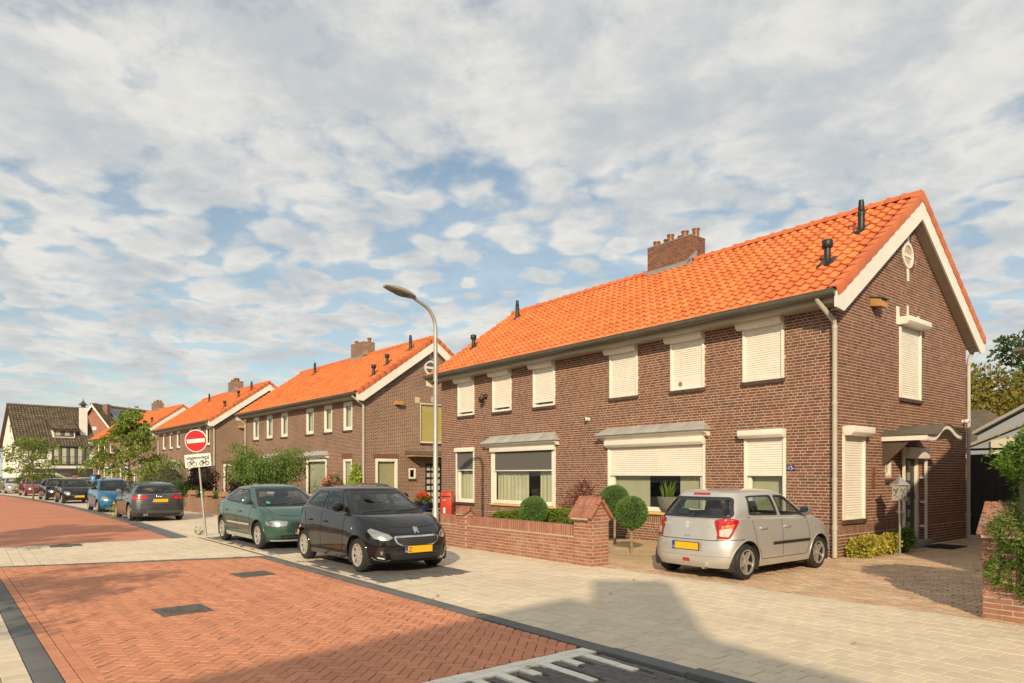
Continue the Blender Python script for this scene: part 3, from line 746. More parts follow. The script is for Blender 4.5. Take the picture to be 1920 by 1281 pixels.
def chimney(h, x, y=None, w=1.75, dd=.72, top=9.22, pots=6, detail=True):
    y = RY + .12 if y is None else y
    mb = MB()
    if detail:
        mb.box(x - w / 2 + .008, x + w / 2 - .008, y - dd / 2 + .008, y + dd / 2 - .008, 7.7, top); c = mb.build('chimney', m_mortar, h)
        cs = []; ss = []
        z = 7.8; k = 0
        while z < top - .02:
            u = x - w / 2 + (.0 if k % 2 else -.1)
            while u < x + w / 2:
                a, b = max(u, x - w / 2), min(u + .2, x + w / 2)
                if b - a > .04: cs.append(((a + b) / 2, y - dd / 2 + .02, z + .027)); ss.append((b - a, .04, .053))
                u += .212
            u = y - dd / 2 + (.041 if k % 2 else -.06)
            while u < y + dd / 2 - .03:
                a, b = max(u, y - dd / 2 + .041), min(u + .2, y + dd / 2)
                if b - a > .03: cs.append((x + w / 2 - .02, (a + b) / 2, z + .027)); ss.append((.04, b - a, .053))
                u += .212
            z += .0665; k += 1
        link('chimney_bricks', boxes_mesh('chimney_bricks', cs, ss), m_brick, c)['kind'] = 'stuff'
    else:
        mb.box(x - w / 2, x + w / 2, y - dd / 2, y + dd / 2, 7.7, top); c = mb.build('chimney', m_bwall, h)
    MB().box(x - w / 2 - .01, x + w / 2 + .01, y - dd / 2 - .01, y + dd / 2 + .01, top, top + .05).build('chimney_cap', mat('mossy_mortar', (.24, .19, .10), .95, var=.3, vscale=9, stains=(.14, .15, .05, .7), sscale=5), c, bevel=.01)
    for i in range(pots):
        px = x - w / 2 + .16 + i * (w - .32) / max(1, pots - 1) if pots > 1 else x; hh = .22 + .10 * ((i * 7) % 3) / 2
        MB().lathe([(.105, 0), (.10, .10), (.112, hh * .8), (.125, hh * .8 + .01), (.125, hh * .8 + .04), (.10, hh * .8 + .04), (.09, .05)], 14, (px, y + (.1 if i % 2 else -.08), top + .05)).build('chimney_pot', m_terracotta, c, smooth=True)
    fl = MB(); fl.box(x - w / 2 - .04, x + w / 2 + .04, y - dd / 2 - .05, y - dd / 2 - .005, RZ - .32, RZ + .0); fl.prism([(y - dd / 2 - .2, RZ - .05), (y - .1, RZ + .12), (y - .1, RZ + .35), (y - dd / 2 - .05, RZ + .10)], x + w / 2 + .002, x + w / 2 + .03, 'x')
    fl.build('flashing', m_lead, c)
    return c
FW = [-21.03 + 22.17, -18.89 + 22.17, -16.72 + 22.17, -13.38 + 22.17, -11.24 + 22.17, -9.14 + 22.17]
UPZ = (3.90, 5.24)
def shell(h, fops, gops, detail, circ=None, x_left=True):
    """mortar or brick skins of the four walls"""
    fm = MB(); panel(fm, front, L, HE, fops)
    wm = m_mortar if detail else m_bwall
    wf = fm.build('wall', wm, h); wf['label'] = 'front wall of brown brick'
    gm = MB(); panel(gm, gable, D, HE, gops)
    tz = lambda u: EZ - .12 + (min(u, 2 * RY - u) - EY) * math.tan(SL)
    gm.add([gable(0, HE, .0035), gable(D, HE, .0035), gable(D, tz(D), .0035), gable(RY, tz(RY), .0035), gable(0, tz(0), .0035)], [(0, 1, 2, 3, 4)])
    wg = gm.build('wall', wm, h); wg['label'] = 'gable wall of brown brick'
    bk = MB(); bk.quad((0, 0, 0), (0, 0, HE), (0, D, HE), (0, D, 0)); bk.add([(0, 0, HE), (0, 0, tz(0)), (0, RY, tz(RY)), (0, D, tz(D)), (0, D, HE)], [(0, 1, 2, 3, 4)])
    bk.quad((0, D, 0), (0, D, HE), (L - .01, D, HE), (L - .01, D, 0)); bk.build('wall', m_bwall, h)['label'] = 'back walls of brown brick'
    if not detail: return
    fb = lay_bricks(L, lambda u: 5.3, fops); gb = lay_bricks(D, tz, gops, circ, u_start=.032)
    loc = np.array(h.location)
    fpos = [(b[0], .015, b[1]) for b in fb]; gpos = [(L - .015, b[0], b[1]) for b in gb]
    allb = [(0, b, p) for b, p in zip(fb, fpos)] + [(1, b, p) for b, p in zip(gb, gpos)]
    allb.sort(key=lambda t_: (t_[1][4], proj(*(np.array(t_[2]) + loc))[2] - t_[1][2] * 8))
    vis = [t_ for t_ in allb if t_[1][4] == 0 and 1.2 < t_[1][1] < 5.2][:300]; vs = {id(t_[1]) for t_ in vis}
    cache = {}
    for s_, b, p in vis:
        k = (s_, round(b[2], 3))
        if k not in cache:
            sz = (b[2], .03, b[3]) if s_ == 0 else (.03, b[2], b[3]); cache[k] = boxes_mesh('brick', [(0, 0, 0)], [sz])
        j = float(np.clip(rng.normal(0, .0012), -.002, .002))
        link('brick', cache[k], m_brick, wf if s_ == 0 else wg, loc=(p[0], p[1] + (j if s_ == 0 else 0), p[2]) if s_ == 0 else (p[0] + j, p[1], p[2]))
    for s_, par in ((0, wf), (1, wg)):
        for sol in (0, 1):
            rest = [t_ for t_ in allb if t_[0] == s_ and id(t_[1]) not in vs and t_[1][4] == sol]
            if not rest: continue
            cs = np.array([t_[2] for t_ in rest]); cs[:, 1 if s_ == 0 else 0] += np.clip(rng.normal(0, .0012, len(cs)), -.002, .002)
            ss = np.array([(t_[1][2], .03, t_[1][3]) if s_ == 0 else (.03, t_[1][2], t_[1][3]) for t_ in rest])
            o = link('soldier_bricks' if sol else 'bricks', boxes_mesh('bricks', cs, ss), m_solder if sol else m_brick, par); o['kind'] = 'stuff'

# ---- the near house: roller shutters, detailed brick
h1 = thing('house', 'near brown brick semi-detached house with orange tiled roof and white roller shutters', 'house', (-22.17, 14.18, 0), 0, 'brown brick houses along the street')
wl1 = (-21.15 + 22.17, -20.0 + 22.17, .74, 2.70); wl2 = (3.22, 6.50, .72, 2.72); wl3 = (8.73, 11.98, .72, 2.72); wl4 = (13.07, 14.10, .72, 2.72)
fops = [(x, x + 1.03, *UPZ) for x in FW] + [wl1, wl2, wl3, wl4]
g_lo = (.30, 1.30, .78, 2.62); g_up = (3.10, 4.32, 3.58, 5.34); g_sm = (2.36, 2.68, 1.72, 2.34); g_do = (3.28, 4.22, .16, 2.34)
shell(h1, fops, [g_lo, g_up, g_sm, g_do], True, (3.58, 7.05, .32))
roof(h1, L, True, cut=(7.25, 9.05))
for i, x in enumerate(FW):
    dn = UPZ[0] + (.13 if i < 3 else .04) + (.20 if i == 4 else 0)
    if i < 3: window(h1, front, x + .05, x + .98, UPZ[0], UPZ[1], d=.07, curtain=[(x, x + 1.03, m_blind)])
    r = shutter(h1, front, x, x + 1.03, UPZ[0], UPZ[1] - .13, dn)
    if i == 4:
        mb = MB(); pbox(mb, front, x + .065, x + .965, UPZ[0] + .035, dn, .0, .02); mb.build('airco_panel', m_cream, r)
        MB().lathe([(.065, -.002), (.065, .004), (.055, .004), (.05, .03)], 18, (x + .30, 0, UPZ[0] + .15), 'y').build('hose_hole', mat('grey_hole', (.25, .23, .2), .8), r, smooth=True)
    sill(h1, front, x, x + 1.03, UPZ[0], r)
window(h1, front, wl1[0] + .04, wl1[1] - .04, wl1[2], wl1[3], curtain=[(wl1[0] + .05, wl1[1] - .05, m_curtain)], sash=True)
def screen(h, u0, u1, z0, z1, boxh=.14):
    g = MB(); pbox(g, front, u0 - .02, u1 + .02, z1 - boxh, z1, -.10, .03); r = g.build('sun_screen', m_cream, h, bevel=.008)
    s = MB(); pbox(s, front, u0 + .05, u1 - .05, z0, z1 - boxh, .004, .008); s.build('screen_fabric', m_screen, r)
    s = MB(); pbox(s, front, u0 + .03, u1 - .03, z0 - .035, z0, -.01, .022); s.build('bottom_bar', m_cream, r, bevel=.004)
    s = MB(); pbox(s, front, u0 - .01, u0 + .05, .72, z1 - boxh, -.025, .02); pbox(s, front, u1 - .05, u1 + .01, .72, z1 - boxh, -.025, .02); s.build('guide_rails', m_cream, r)
    return r
r = screen(h1, *wl1[:2], 1.93, 2.72); sill(h1, front, wl1[0], wl1[1], wl1[2], r)
def wood_sill(u0, u1, z, r): mb = MB(); pbox(mb, front, u0 - .05, u1 + .05, z - .06, z + .0, -.07, .1); mb.build('sill', m_ochre, r, bevel=.006)
r = window(h1, front, wl2[0] + .06, wl2[1] - .06, wl2[2] + .05, wl2[3], fr=.12, d=.0, curtain=[(wl2[0] + .1, wl2[0] + 1.75, m_curtain), (wl2[0] + 2.35, wl2[1] - .1, m_curtain)]); wood_sill(wl2[0], wl2[1], wl2[2] + .04, r)
screen(h1, *wl2[:2], 1.90, 2.66); zinc_canopy(h1, front, wl2[0] - .30, wl2[1] + .22, 2.665)
r = window(h1, front, wl3[0] + .06, wl3[1] - .06, wl3[2] + .05, wl3[3], fr=.12, d=.05, curtain=[(wl3[0] + .1, wl3[0] + 1.35, m_blind), (wl3[0] + 2.35, wl3[1] - .1, m_blind)]); wood_sill(wl3[0], wl3[1], wl3[2] + .04, r)
shutter(h1, front, wl3[0], wl3[1], wl3[2], 2.50, 1.72, boxh=.2, boxd=.17, boxw=.02); zinc_canopy(h1, front, wl3[0] - .26, wl3[1] + .2, 2.70, out=.32, ht=.22)
r = window(h1, front, wl4[0] + .05, wl4[1] - .05, wl4[2], wl4[3], d=.07, curtain=[(wl4[0], wl4[1], m_blind)])
s_ = shutter(h1, front, *wl4[:2], wl4[2], 2.58, 1.72, boxw=.08); sill(h1, front, wl4[0], wl4[1], wl4[2], s_)
s_ = shutter(h1, gable, *g_lo[:2], g_lo[2], g_lo[3] - .04, g_lo[2] + .035, boxh=.20, boxd=.24, boxw=.0); sill(h1, gable, g_lo[0], g_lo[1], g_lo[2], s_)
s_ = shutter(h1, gable, *g_up[:2], g_up[2], g_up[3] - .04, g_up[2] + .035, boxh=.18, boxd=.26, boxw=.06); sill(h1, gable, g_up[0], g_up[1], g_up[2], s_)
r = window(h1, gable, *g_sm, fr=.06, d=.01, curtain=[(g_sm[0], g_sm[1], m_dark_in)]); sill(h1, gable, g_sm[0], g_sm[1], g_sm[2] - .08, r, 4)  # dark sheet behind this pane stands in for the unlit room
for (u, z, w_, hh_) in ((g_up[0] - .17, 5.30, .16, .42), (g_up[0] + .42, 5.55, .09, .28), (g_up[0] + 1.02, 5.53, .12, .12), (3.54, 7.37, .10, .36), (3.53, 6.42, .11, .30)):
    mb = MB(); pbox(mb, gable, u, u + w_, z, z + hh_, -.012, .02); mb.build('keystone', m_stone, h1)
# round gable window
ring = MB(); n = 40; 
def rr(r0, r1, d0, d1, name, m, par, mb=None):
    mb = MB(); vs = []
    for k in range(n):
        a = 2 * math.pi * k / n
        for (r_, d) in ((r0, d0), (r1, d0), (r1, d1), (r0, d1)): vs.append(gable(3.58 + r_ * math.cos(a), 7.05 + r_ * math.sin(a), d))
    mb.add(vs, [(4 * k + e, 4 * k + (e + 1) % 4, 4 * ((k + 1) % n) + (e + 1) % 4, 4 * ((k + 1) % n) + e) for k in range(n) for e in range(4)])
    return mb.build(name, m, par, smooth=True)
rw = rr(.235, .315, -.02, .03, 'window', m_white_board, h1)
mb = MB(); mb.add([gable(3.58 + .24 * math.cos(2 * math.pi * k / n), 7.05 + .24 * math.sin(2 * math.pi * k / n), .004) for k in range(n)], [tuple(range(n))]); mb.build('pane', mat('round_pane', (.10, .10, .095), .08, var=.0), rw)
mb = MB(); pbox(mb, gable, 3.35, 3.81, 7.0, 7.075, -.012, .003); mb.build('glazing_bar', m_white_board, rw)
cs = [];
for k in range(30):
    a = 2 * math.pi * k / 30; mb = MB(); c_, s2 = math.cos(a), math.sin(a)
    if abs(s2) > .96: continue
    vs = []
    for d in (-.002, .02):
        for (r_, t_) in ((.325, -.024), (.325, .024), (.435, .036), (.435, -.036)): vs.append(gable(3.58 + r_ * c_ - t_ * s2, 7.05 + r_ * s2 + t_ * c_, d))
    mb.hull8(vs); mb.build('arch_brick', m_brick, h1)
# bird box, wall slot, cameras, wall lamp, number plate: fixed to the wall but things of their own
def at_gable(u, z, d=0): return (-6.96 - d, 14.18 + u, z)
m_wood = mat('varnished_wood', (.52, .29, .09), .5, var=.2, vscale=12)
t = thing('nest_box', 'small varnished wooden nest box high on the gable wall', 'nest box', at_gable(1.75, 5.50))
MB().prism([(-.0, .02), (.24, -.02), (.24, .14), (.0, .22)], -.16, .16, 'y').build('box', m_wood, t, bevel=.006)
MB().prism([(-.0, .222), (.30, .142), (.30, .165), (.0, .245)], -.19, .19, 'y').build('roof', mat('bitumen', (.16, .12, .08), .8), t)
t = thing('wall_plaque', 'narrow rust-brown letter slot on the gable wall beside the shuttered window', 'letter slot', at_gable(1.72, 1.44))
MB().box(-.002, .03, -.05, .05, 0, .46).build('plate', mat('rusty_plate', (.22, .075, .03), .6, var=.2, vscale=20), t, bevel=.004)
MB().box(.03, .036, -.03, .03, .30, .34).build('flap', m_black, t)
def ball_cam(loc, dirv, lab):
    t = thing('security_camera', lab, 'camera', loc, math.atan2(dirv[1], dirv[0])); wm_ = mat('white_plastic', (.78, .76, .70), .35, var=.02)
    MB().lathe([(.055, -.002), (.055, .02), (.03, .03), (.03, .06)], 16, (0, 0, 0), 'x').build('mount', wm_, t, smooth=True)
    MB().lathe([(.02, .05), (.05, .06), (.062, .10), (.055, .145), (.035, .165), (.03, .16)], 16, (0, 0, 0), 'x').build('housing', wm_, t, smooth=True)
    MB().lathe([(.03, .158), (.03, .168), (.012, .172)], 14, (0, 0, 0), 'x').build('lens', m_black, t, smooth=True)
ball_cam((-14.22, 14.18, 3.36), (0, -1), 'round white security camera in the middle of the front wall of the near house')
ball_cam((-6.96, 21.30, 3.20), (1, 0), 'round white security camera at the back end of the gable wall')
t = thing('wall_lamp', 'black ornamental lamp bracket between two upper shutters of the near house', 'wall lamp', (-19.3, 14.18, 4.44), -math.pi / 2)
MB().lathe([(.10, -.002), (.10, .02), (.06, .04), (.03, .10)], 14, (0, 0, .05), 'x').tube([(.05, 0, .05), (.18, 0, .12), (.25, 0, .05), (.22, 0, -.02)], .018, 8).build('bracket', m_black, t, smooth=True)
MB().lathe([(.03, .02), (.10, .0), (.11, -.03), (.07, -.14), (.03, -.17)], 12, (.20, 0, -.02)).build('lantern', m_black, t, smooth=True)
t = thing('house_number', 'blue enamel house number plate reading 15 right of the front window', 'number plate', (-7.955, 14.18, 1.89), 0)
MB().box(-.085, .085, -.014, .002, -.062, .062).build('plate', mat('blue_enamel', (.015, .035, .16), .25, var=.03), t, bevel=.004)
o = link('lettering', text_mesh('15', .125, .001), mat('white_enamel', (.8, .8, .78), .3, var=0), t, loc=(0, -.0165, 0), rot=(R(90), 0, 0))
mb = MB()
for sx in (-1, 1): mb.box(sx * .072 - .007, sx * .072 + .007, -.0165, -.0145, -.008, .008)
mb.build('dots', MATS['white_enamel'], t)
# front door
dr = MB(); pbox(dr, gable, g_do[0], g_do[0] + .08, g_do[2], g_do[3], .02, .12); pbox(dr, gable, g_do[1] - .08, g_do[1], g_do[2], g_do[3], .02, .12); pbox(dr, gable, g_do[0] + .08, g_do[1] - .08, g_do[3] - .08, g_do[3], .02, .12)
dframe = dr.build('door_frame', m_cream, h1, bevel=.006)
m_door = mat('dark_door', (.055, .055, .045), .45, var=.08)
dd_ = MB(); pbox(dd_, gable, g_do[0] + .082, g_do[1] - .082, g_do[2] + .02, g_do[3] - .082, .07, .115); door = dd_.build('door', m_door, h1)
for k in range(6):
    for s2 in (0, 1):
        mb = MB(); pbox(mb, gable, g_do[0] + .20 + s2 * .24, g_do[0] + .36 + s2 * .24, g_do[2] + .25 + k * .30, g_do[2] + .44 + k * .30, .062, .072); mb.build('door_pane', mat('frosted_pane', (.35, .36, .30), .25, var=.05), door)
mb = MB(); mb.tube([gable(g_do[1] - .17, 1.15, .03), gable(g_do[1] - .17, 1.30, .03)], .012, 8); mb.build('handle', m_zinc, door)
mb = MB(); pbox(mb, gable, g_do[0] - .05, g_do[1] + .1, .0, .155, -.28, .16); mb.build('door_step', mat('grey_stone', (.25, .24, .22), .8), h1, bevel=.01)
# pale roller cassette above the door and wavy zinc canopy
mb = MB(); pbox(mb, gable, g_do[0] - .08, g_do[1] + .12, 2.14, 2.40, -.22, -.004); mb.build('door_cassette', m_cream, h1, bevel=.01)
prof = [(2.17, 2.54), (2.45, 2.53), (2.62, 2.55), (2.80, 2.63), (2.98, 2.75), (3.15, 2.81), (3.32, 2.82), (3.50, 2.78), (3.70, 2.69), (3.90, 2.63), (4.17, 2.60)]
def canopy_part(name, t0, t1, d0, d1, m, par, inset=0):
    mb = MB(); vs = []
    for (u, z) in prof:
        for (d, t_) in ((d0, t0), (d1, t0), (d1, t1), (d0, t1)): vs.append(gable(u, z + t_, d))
    k = len(prof); fs = [(4 * i + e, 4 * i + (e + 1) % 4, 4 * (i + 1) + (e + 1) % 4, 4 * (i + 1) + e) for i in range(k - 1) for e in range(4)] + [(3, 2, 1, 0), tuple(4 * (k - 1) + e for e in range(4))]
    mb.add(vs, fs); return mb.build(name, m, par, smooth=True)
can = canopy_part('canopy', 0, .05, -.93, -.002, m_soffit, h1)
canopy_part('canopy_fascia', -.03, .07, -.96, -.931, m_white_board, can); canopy_part('canopy_zinc', .071, .085, -1.0, -.001, m_zinc, can)
mb = MB(); pbox(mb, gable, 2.14, 2.168, 2.51, 2.61, -.96, -.004); mb.build('side_fascia', m_white_board, can)
mb = MB(); mb.hull8([gable(2.14, 2.625, -1.0), gable(2.62, 2.635, -1.0), gable(2.62, 2.635, -.001), gable(2.14, 2.625, -.001), gable(2.14, 2.64, -1.0), gable(2.62, 2.65, -1.0), gable(2.62, 2.80, -.001), gable(2.14, 2.72, -.001)]); mb.build('flashing', m_zinc, can)
mb = MB(); mb.hull8([gable(2.20, 1.98, -.05), gable(2.26, 1.98, -.05), gable(2.26, 1.98, 0), gable(2.20, 1.98, 0), gable(2.20, 2.53, -.62), gable(2.26, 2.53, -.62), gable(2.26, 2.53, 0), gable(2.20, 2.53, 0)]); mb.build('bracket', mat('dark_timber', (.09, .065, .045), .7), can)
mb = MB(); pbox(mb, gable, 3.08, 3.13, .02, 2.5, -.13, -.08); pbox(mb, gable, 4.36, 4.41, .02, 2.12, -.13, -.08)
for z in (.45, 1.05, 1.65): pbox(mb, gable, 4.28, 4.50, z, z + .05, -.075, -.004); pbox(mb, gable, 2.92, 3.08, z - .2, z - .15, -.12, -.004)
mb.build('guide_posts', m_cream, h1)
downpipe(h1, L - .10, EY - .06, -.075, m_pipe, dx=.12); downpipe(h1, L + .03, 2 * RY - EY + .06, D + .10, m_pipe)
chimney(h1, 8.10)
vent(h1, -7.5 + 22.17, 2.35, RZ - (RY - 2.35) * math.tan(SL) + .02, 'tall'); vent(h1, -7.58 + 22.17, .89, RZ - (RY - .89) * math.tan(SL) + .02, 'cap')
vent(h1, .85, 3.05, RZ - (RY - 3.05) * math.tan(SL) + .02, 'tall'); vent(h1, .58, 1.09, RZ - (RY - 1.09) * math.tan(SL) + .02, 'cap')

# ---- the three similar houses further down the street
m_beigepane = mat('beige_panel', (.50, .45, .27), .5, var=.05)
def row_house(lab, loc, rz, vents, pots, shut=()):
    h = thing('house', lab, 'house', loc, rz, 'brown brick houses along the street')
    up = [(x + .05, x + .98, 3.86, 5.22) for x in FW]
    l2 = (3.4, 6.2, .62, 2.55); l3 = (8.9, 11.3, .62, 2.55); l1 = (1.2, 2.0, .55, 2.5); l4 = (13.05, 13.95, .55, 2.5)
    gl = (.55, 1.75, .35, 2.5); gu = (3.0, 4.5, 3.3, 5.25); gs = (2.35, 2.75, 1.55, 2.05); gd = (3.3, 4.3, .1, 2.3)
    shell(h, up + [l1, l2, l3, l4], [gl, gu, gs, gd], False); roof(h, L, False, cut=(7.0, 8.9))
    for i, o_ in enumerate(up):
        r_ = window(h, front, *o_, fr=.10, d=.02, curtain=[(o_[0], o_[0] + .9 * (.45 + .5 * ((i * 5) % 3) / 2), m_curtain)], sash=True); sill(h, front, o_[0], o_[1], o_[2], r_)
    for o_ in (l2, l3):
        r_ = window(h, front, *o_, fr=.13, d=-.02, curtain=[(o_[0], o_[1], m_blind)]); zinc_canopy(h, front, o_[0] - .3, o_[1] + .3, o_[3] + .02, ht=.24)
    for o_ in (l1, l4): window(h, front, *o_, fr=.12, d=.02, curtain=[(o_[0], o_[1], m_beigepane)], cdepth=.16)
    window(h, gable, *gl, fr=.14, d=.01, curtain=[(gl[0], gl[1], m_beigepane)], cdepth=.16)
    r_ = window(h, gable, *gu, fr=.06, d=.02, curtain=[(gu[0], gu[1], mat('yellow_blind', (.62, .46, .13), .8, var=.05))], cdepth=.14); sill(h, gable, gu[0], gu[1], gu[2], r_)
    r_ = window(h, gable, *gs, fr=.08, d=-.01); sill(h, gable, gs[0], gs[1], gs[2], r_, 4)
    for (o_, hh_) in ((l4, .24), (gl, .22)):
        P = front if o_ is l4 else gable; mb = MB(); k = int((o_[1] - o_[0] + .2) / .068)
        for i in range(k): a = o_[0] - .1 + i * .068; pbox(mb, P, a, a + .055, o_[3] + .02, o_[3] + hh_, -.006, .02)
        mb.build('soldier_arch', mat('red_arch_brick', (.20, .088, .058), .8, var=.15, vscale=9), h)
    mb = MB(); pbox(mb, gable, gd[0], gd[1], gd[2], gd[3], .06, .1); dv = mb.build('door', mat('navy_door', (.012, .02, .045), .4), h)
    for k in range(6):
        for s2 in range(3): mb = MB(); pbox(mb, gable, gd[0] + .12 + s2 * .28, gd[0] + .32 + s2 * .28, gd[2] + .25 + k * .32, gd[2] + .45 + k * .32, .05, .062); mb.build('door_pane', mat('cream_pane', (.60, .52, .34), .3), dv)
    mb = MB(); vs = []
    c_ = MB(); pbox(c_, gable, 2.2, 4.7, 2.62, 2.68, -.75, -.002); cn = c_.build('canopy', m_ochre, h)
    c_ = MB(); c_.hull8([gable(2.15, 2.685, -.8), gable(4.75, 2.685, -.8), gable(4.75, 2.685, -.001), gable(2.15, 2.685, -.001), gable(2.15, 2.70, -.8), gable(4.75, 2.70, -.8), gable(4.75, 2.90, -.001), gable(2.15, 2.90, -.001)]); c_.build('canopy_zinc', m_zinc, cn)
    for (u, z, w_, hh_) in ((gu[0] - .3, 5.22, .28, .28), (3.65, 5.3, .1, .3), (3.52, 7.42, .2, .3)): mb = MB(); pbox(mb, gable, u, u + w_, z, z + hh_, -.012, .02); mb.build('keystone', mat('yellow_stone', (.62, .50, .27), .7), h)
    mb = MB(); vs = []; n = 24
    rg = MB()
    for (nm, r0, r1, d0, d1, m_) in (('window', .27, .36, -.02, .03, m_white_board),):
        for k in range(n):
            a = 2 * math.pi * k / n
            for (r2, d2) in ((r0, d0), (r1, d0), (r1, d1), (r0, d1)): vs.append(gable(3.6 + r2 * math.cos(a), 7.0 + r2 * math.sin(a), d2))
        rg.add(vs, [(4 * k + e, 4 * k + (e + 1) % 4, 4 * ((k + 1) % n) + (e + 1) % 4, 4 * ((k + 1) % n) + e) for k in range(n) for e in range(4)])
    rw_ = rg.build('window', m_white_board, h, smooth=True)
    mb.add([gable(3.6 + .28 * math.cos(2 * math.pi * k / n), 7.0 + .28 * math.sin(2 * math.pi * k / n), .003) for k in range(n)], [tuple(range(n))]); mb.build('pane', MATS['round_pane'], rw_)
    mb = MB(); pbox(mb, gable, 3.34, 3.86, 6.95, 7.06, -.012, .002); mb.build('glazing_bar', m_white_board, rw_)
    downpipe(h, L - .10, EY - .06, -.075, m_pipe, dx=.12); downpipe(h, .1, EY - .06, -.075, m_pipe, dx=-.06)
    mb = MB(); pbox(mb, gable, 1.55, 1.9, 5.05, 5.22, -.28, -.002); mb.build('nest_box', m_wood, h)
    chimney(h, 7.95, pots=pots, detail=False, w=1.5)
    for (x, y, k) in vents: vent(h, x, y, RZ - (RY - y) * math.tan(SL) + .02, k)
    return h
a2 = math.atan2(.58, 15.22)
h2 = row_house('brown brick house with open upper windows and orange roof, second from the near house', (-28.66 - L * math.cos(a2), 14.18 - L * math.sin(a2), 0), a2, [(14.5, 2.9, 'tall'), (14.3, 1.7, 'cap'), (14.6, .8, 'cap'), (3.6, 2.9, 'tall')], 2)
a3 = R(2.0)
h3 = row_house('brown brick house with orange roof behind the no entry sign, third along the street', (-50.0 - L * math.cos(a3), 13.4 - L * math.sin(a3), 0), a3, [(14.4, 2.8, 'tall'), (14.4, .9, 'cap'), (4.5, 2.8, 'tall'), (13.4, 2.2, 'cap')], 5)
a4 = R(7.0)
h4 = row_house('brown brick house with orange roof half hidden behind the street tree, farthest of the row', (-71.6 - L * math.cos(a4), 12.6 - L * math.sin(a4), 0), a4, [(14.4, 1.2, 'cap'), (13.2, .9, 'cap')], 4)
# ------------------------------------------------------------------ planting
def leaf_mat(name, cols, trans=.25, rough=.55): return mat(name, rnd=cols, rough=rough, var=.18, vscale=5, trans=trans, spec=.3)
g_yew = leaf_mat('yew_leaf', [(0.083, 0.167, 0.026), (0.128, 0.239, 0.036), (0.210, 0.334, 0.042), (0.068, 0.131, 0.024), (0.165, 0.290, 0.036)])
g_thuja = leaf_mat('thuja_leaf', [(.10, .20, .05), (.14, .26, .065), (.19, .32, .08), (.08, .16, .045)], .2)
g_hedge = leaf_mat('box_hedge_leaf', [(.10, .17, .02), (.16, .25, .03), (.21, .29, .035), (.08, .13, .02)])
g_tree = leaf_mat('tree_leaf', [(.11, .18, .03), (.17, .25, .04), (.24, .32, .05), (.31, .37, .06), (.09, .15, .025)], .3)
g_purple = leaf_mat('purple_leaf', [(.055, .022, .028), (.085, .03, .036), (.12, .045, .045), (.04, .018, .024)])
g_maple = leaf_mat('red_maple_leaf', [(.16, .045, .04), (.22, .065, .055), (.12, .035, .035)])
g_weep = leaf_mat('weeping_leaf', [(.11, .19, .035), (.17, .26, .045), (.08, .14, .03), (.22, .30, .06)])
g_grey = leaf_mat('grey_green_leaf', [(.17, .19, .09), (.22, .23, .12), (.13, .15, .07), (.26, .25, .14)])
g_lime = leaf_mat('lime_leaf', [(.30, .42, .03), (.38, .50, .04), (.24, .36, .03)])
g_gold = leaf_mat('golden_leaf', [(.42, .40, .05), (.52, .46, .06), (.35, .36, .05), (.58, .42, .12)])
g_autumn = leaf_mat('autumn_leaf', [(.17, .16, .03), (.24, .20, .035), (.30, .19, .035), (.20, .21, .04), (.12, .13, .025)])
g_dark = leaf_mat('dark_leaf', [(.05, .085, .022), (.075, .12, .03), (.10, .15, .035)])
g_core = mat('foliage_shade', (.03, .035, .014), .95, var=.3, vscale=20)  # near-black solid cores stand in for the shade inside the foliage
m_bark = mat('bark', (.17, .13, .085), .9, var=.25, vscale=14, bump=.8, bscale=50)
m_palebark = mat('pale_bark', (.30, .23, .12), .9, var=.25, vscale=14, bump=.8, bscale=60)
def leaf_cloud(name, pts, out, size, m, parent=None, asp=.55, droop=.0, wild=.8, fold=.25):
    pts = np.asarray(pts, float); n = len(pts)
    d = np.asarray(out, float) + rng.normal(0, wild, (n, 3)); d[:, 2] -= droop
    d /= np.linalg.norm(d, axis=1)[:, None] + 1e-9
    a = rng.normal(0, 1, (n, 3)); s = np.cross(d, a); s /= np.linalg.norm(s, axis=1)[:, None] + 1e-9
    nn = np.cross(d, s)
    sz = (size * rng.uniform(.6, 1.35, n))[:, None]
    V = np.stack([pts, pts + d * sz * .5 + s * sz * asp * .5 + nn * sz * fold * .4, pts + d * sz - nn * sz * fold * .2, pts + d * sz * .5 - s * sz * asp * .5 + nn * sz * fold * .4], 1)
    F = np.arange(n * 4).reshape(-1, 4)
    return link(name, np_mesh(name, V.reshape(-1, 3), F, rng.random(n)), m, parent)
def ball_pts(n, c, r, shell=.35, flat=(1, 1, 1), noise=.0, zmin=None):
    d = rng.normal(0, 1, (n, 3)); d /= np.linalg.norm(d, axis=1)[:, None]
    rr_ = (1 - shell * rng.random(n) ** 1.5)
    if noise:
        k = noise; rr_ = rr_ * (1 + k * (np.sin(d[:, 0] * 5 + c[0]) * np.cos(d[:, 1] * 4 + c[1]) + .6 * np.sin(d[:, 2] * 7 + d[:, 0] * 3 + c[0] * 2)))
    p = np.array(c) + d * rr_[:, None] * np.array(flat) * r
    if zmin is not None:
        k = p[:, 2] > zmin; p, d = p[k], d[k]
    return p, d
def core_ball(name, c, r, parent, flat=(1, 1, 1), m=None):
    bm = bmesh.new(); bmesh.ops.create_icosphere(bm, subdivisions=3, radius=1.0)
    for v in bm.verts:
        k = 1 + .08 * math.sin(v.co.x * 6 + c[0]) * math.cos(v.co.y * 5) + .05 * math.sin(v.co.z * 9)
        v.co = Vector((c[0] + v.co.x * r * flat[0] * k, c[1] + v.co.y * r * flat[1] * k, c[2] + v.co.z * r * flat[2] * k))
    me = bpy.data.meshes.new(name); bm.to_mesh(me); bm.free(); return link(name, me, m or g_core, parent)
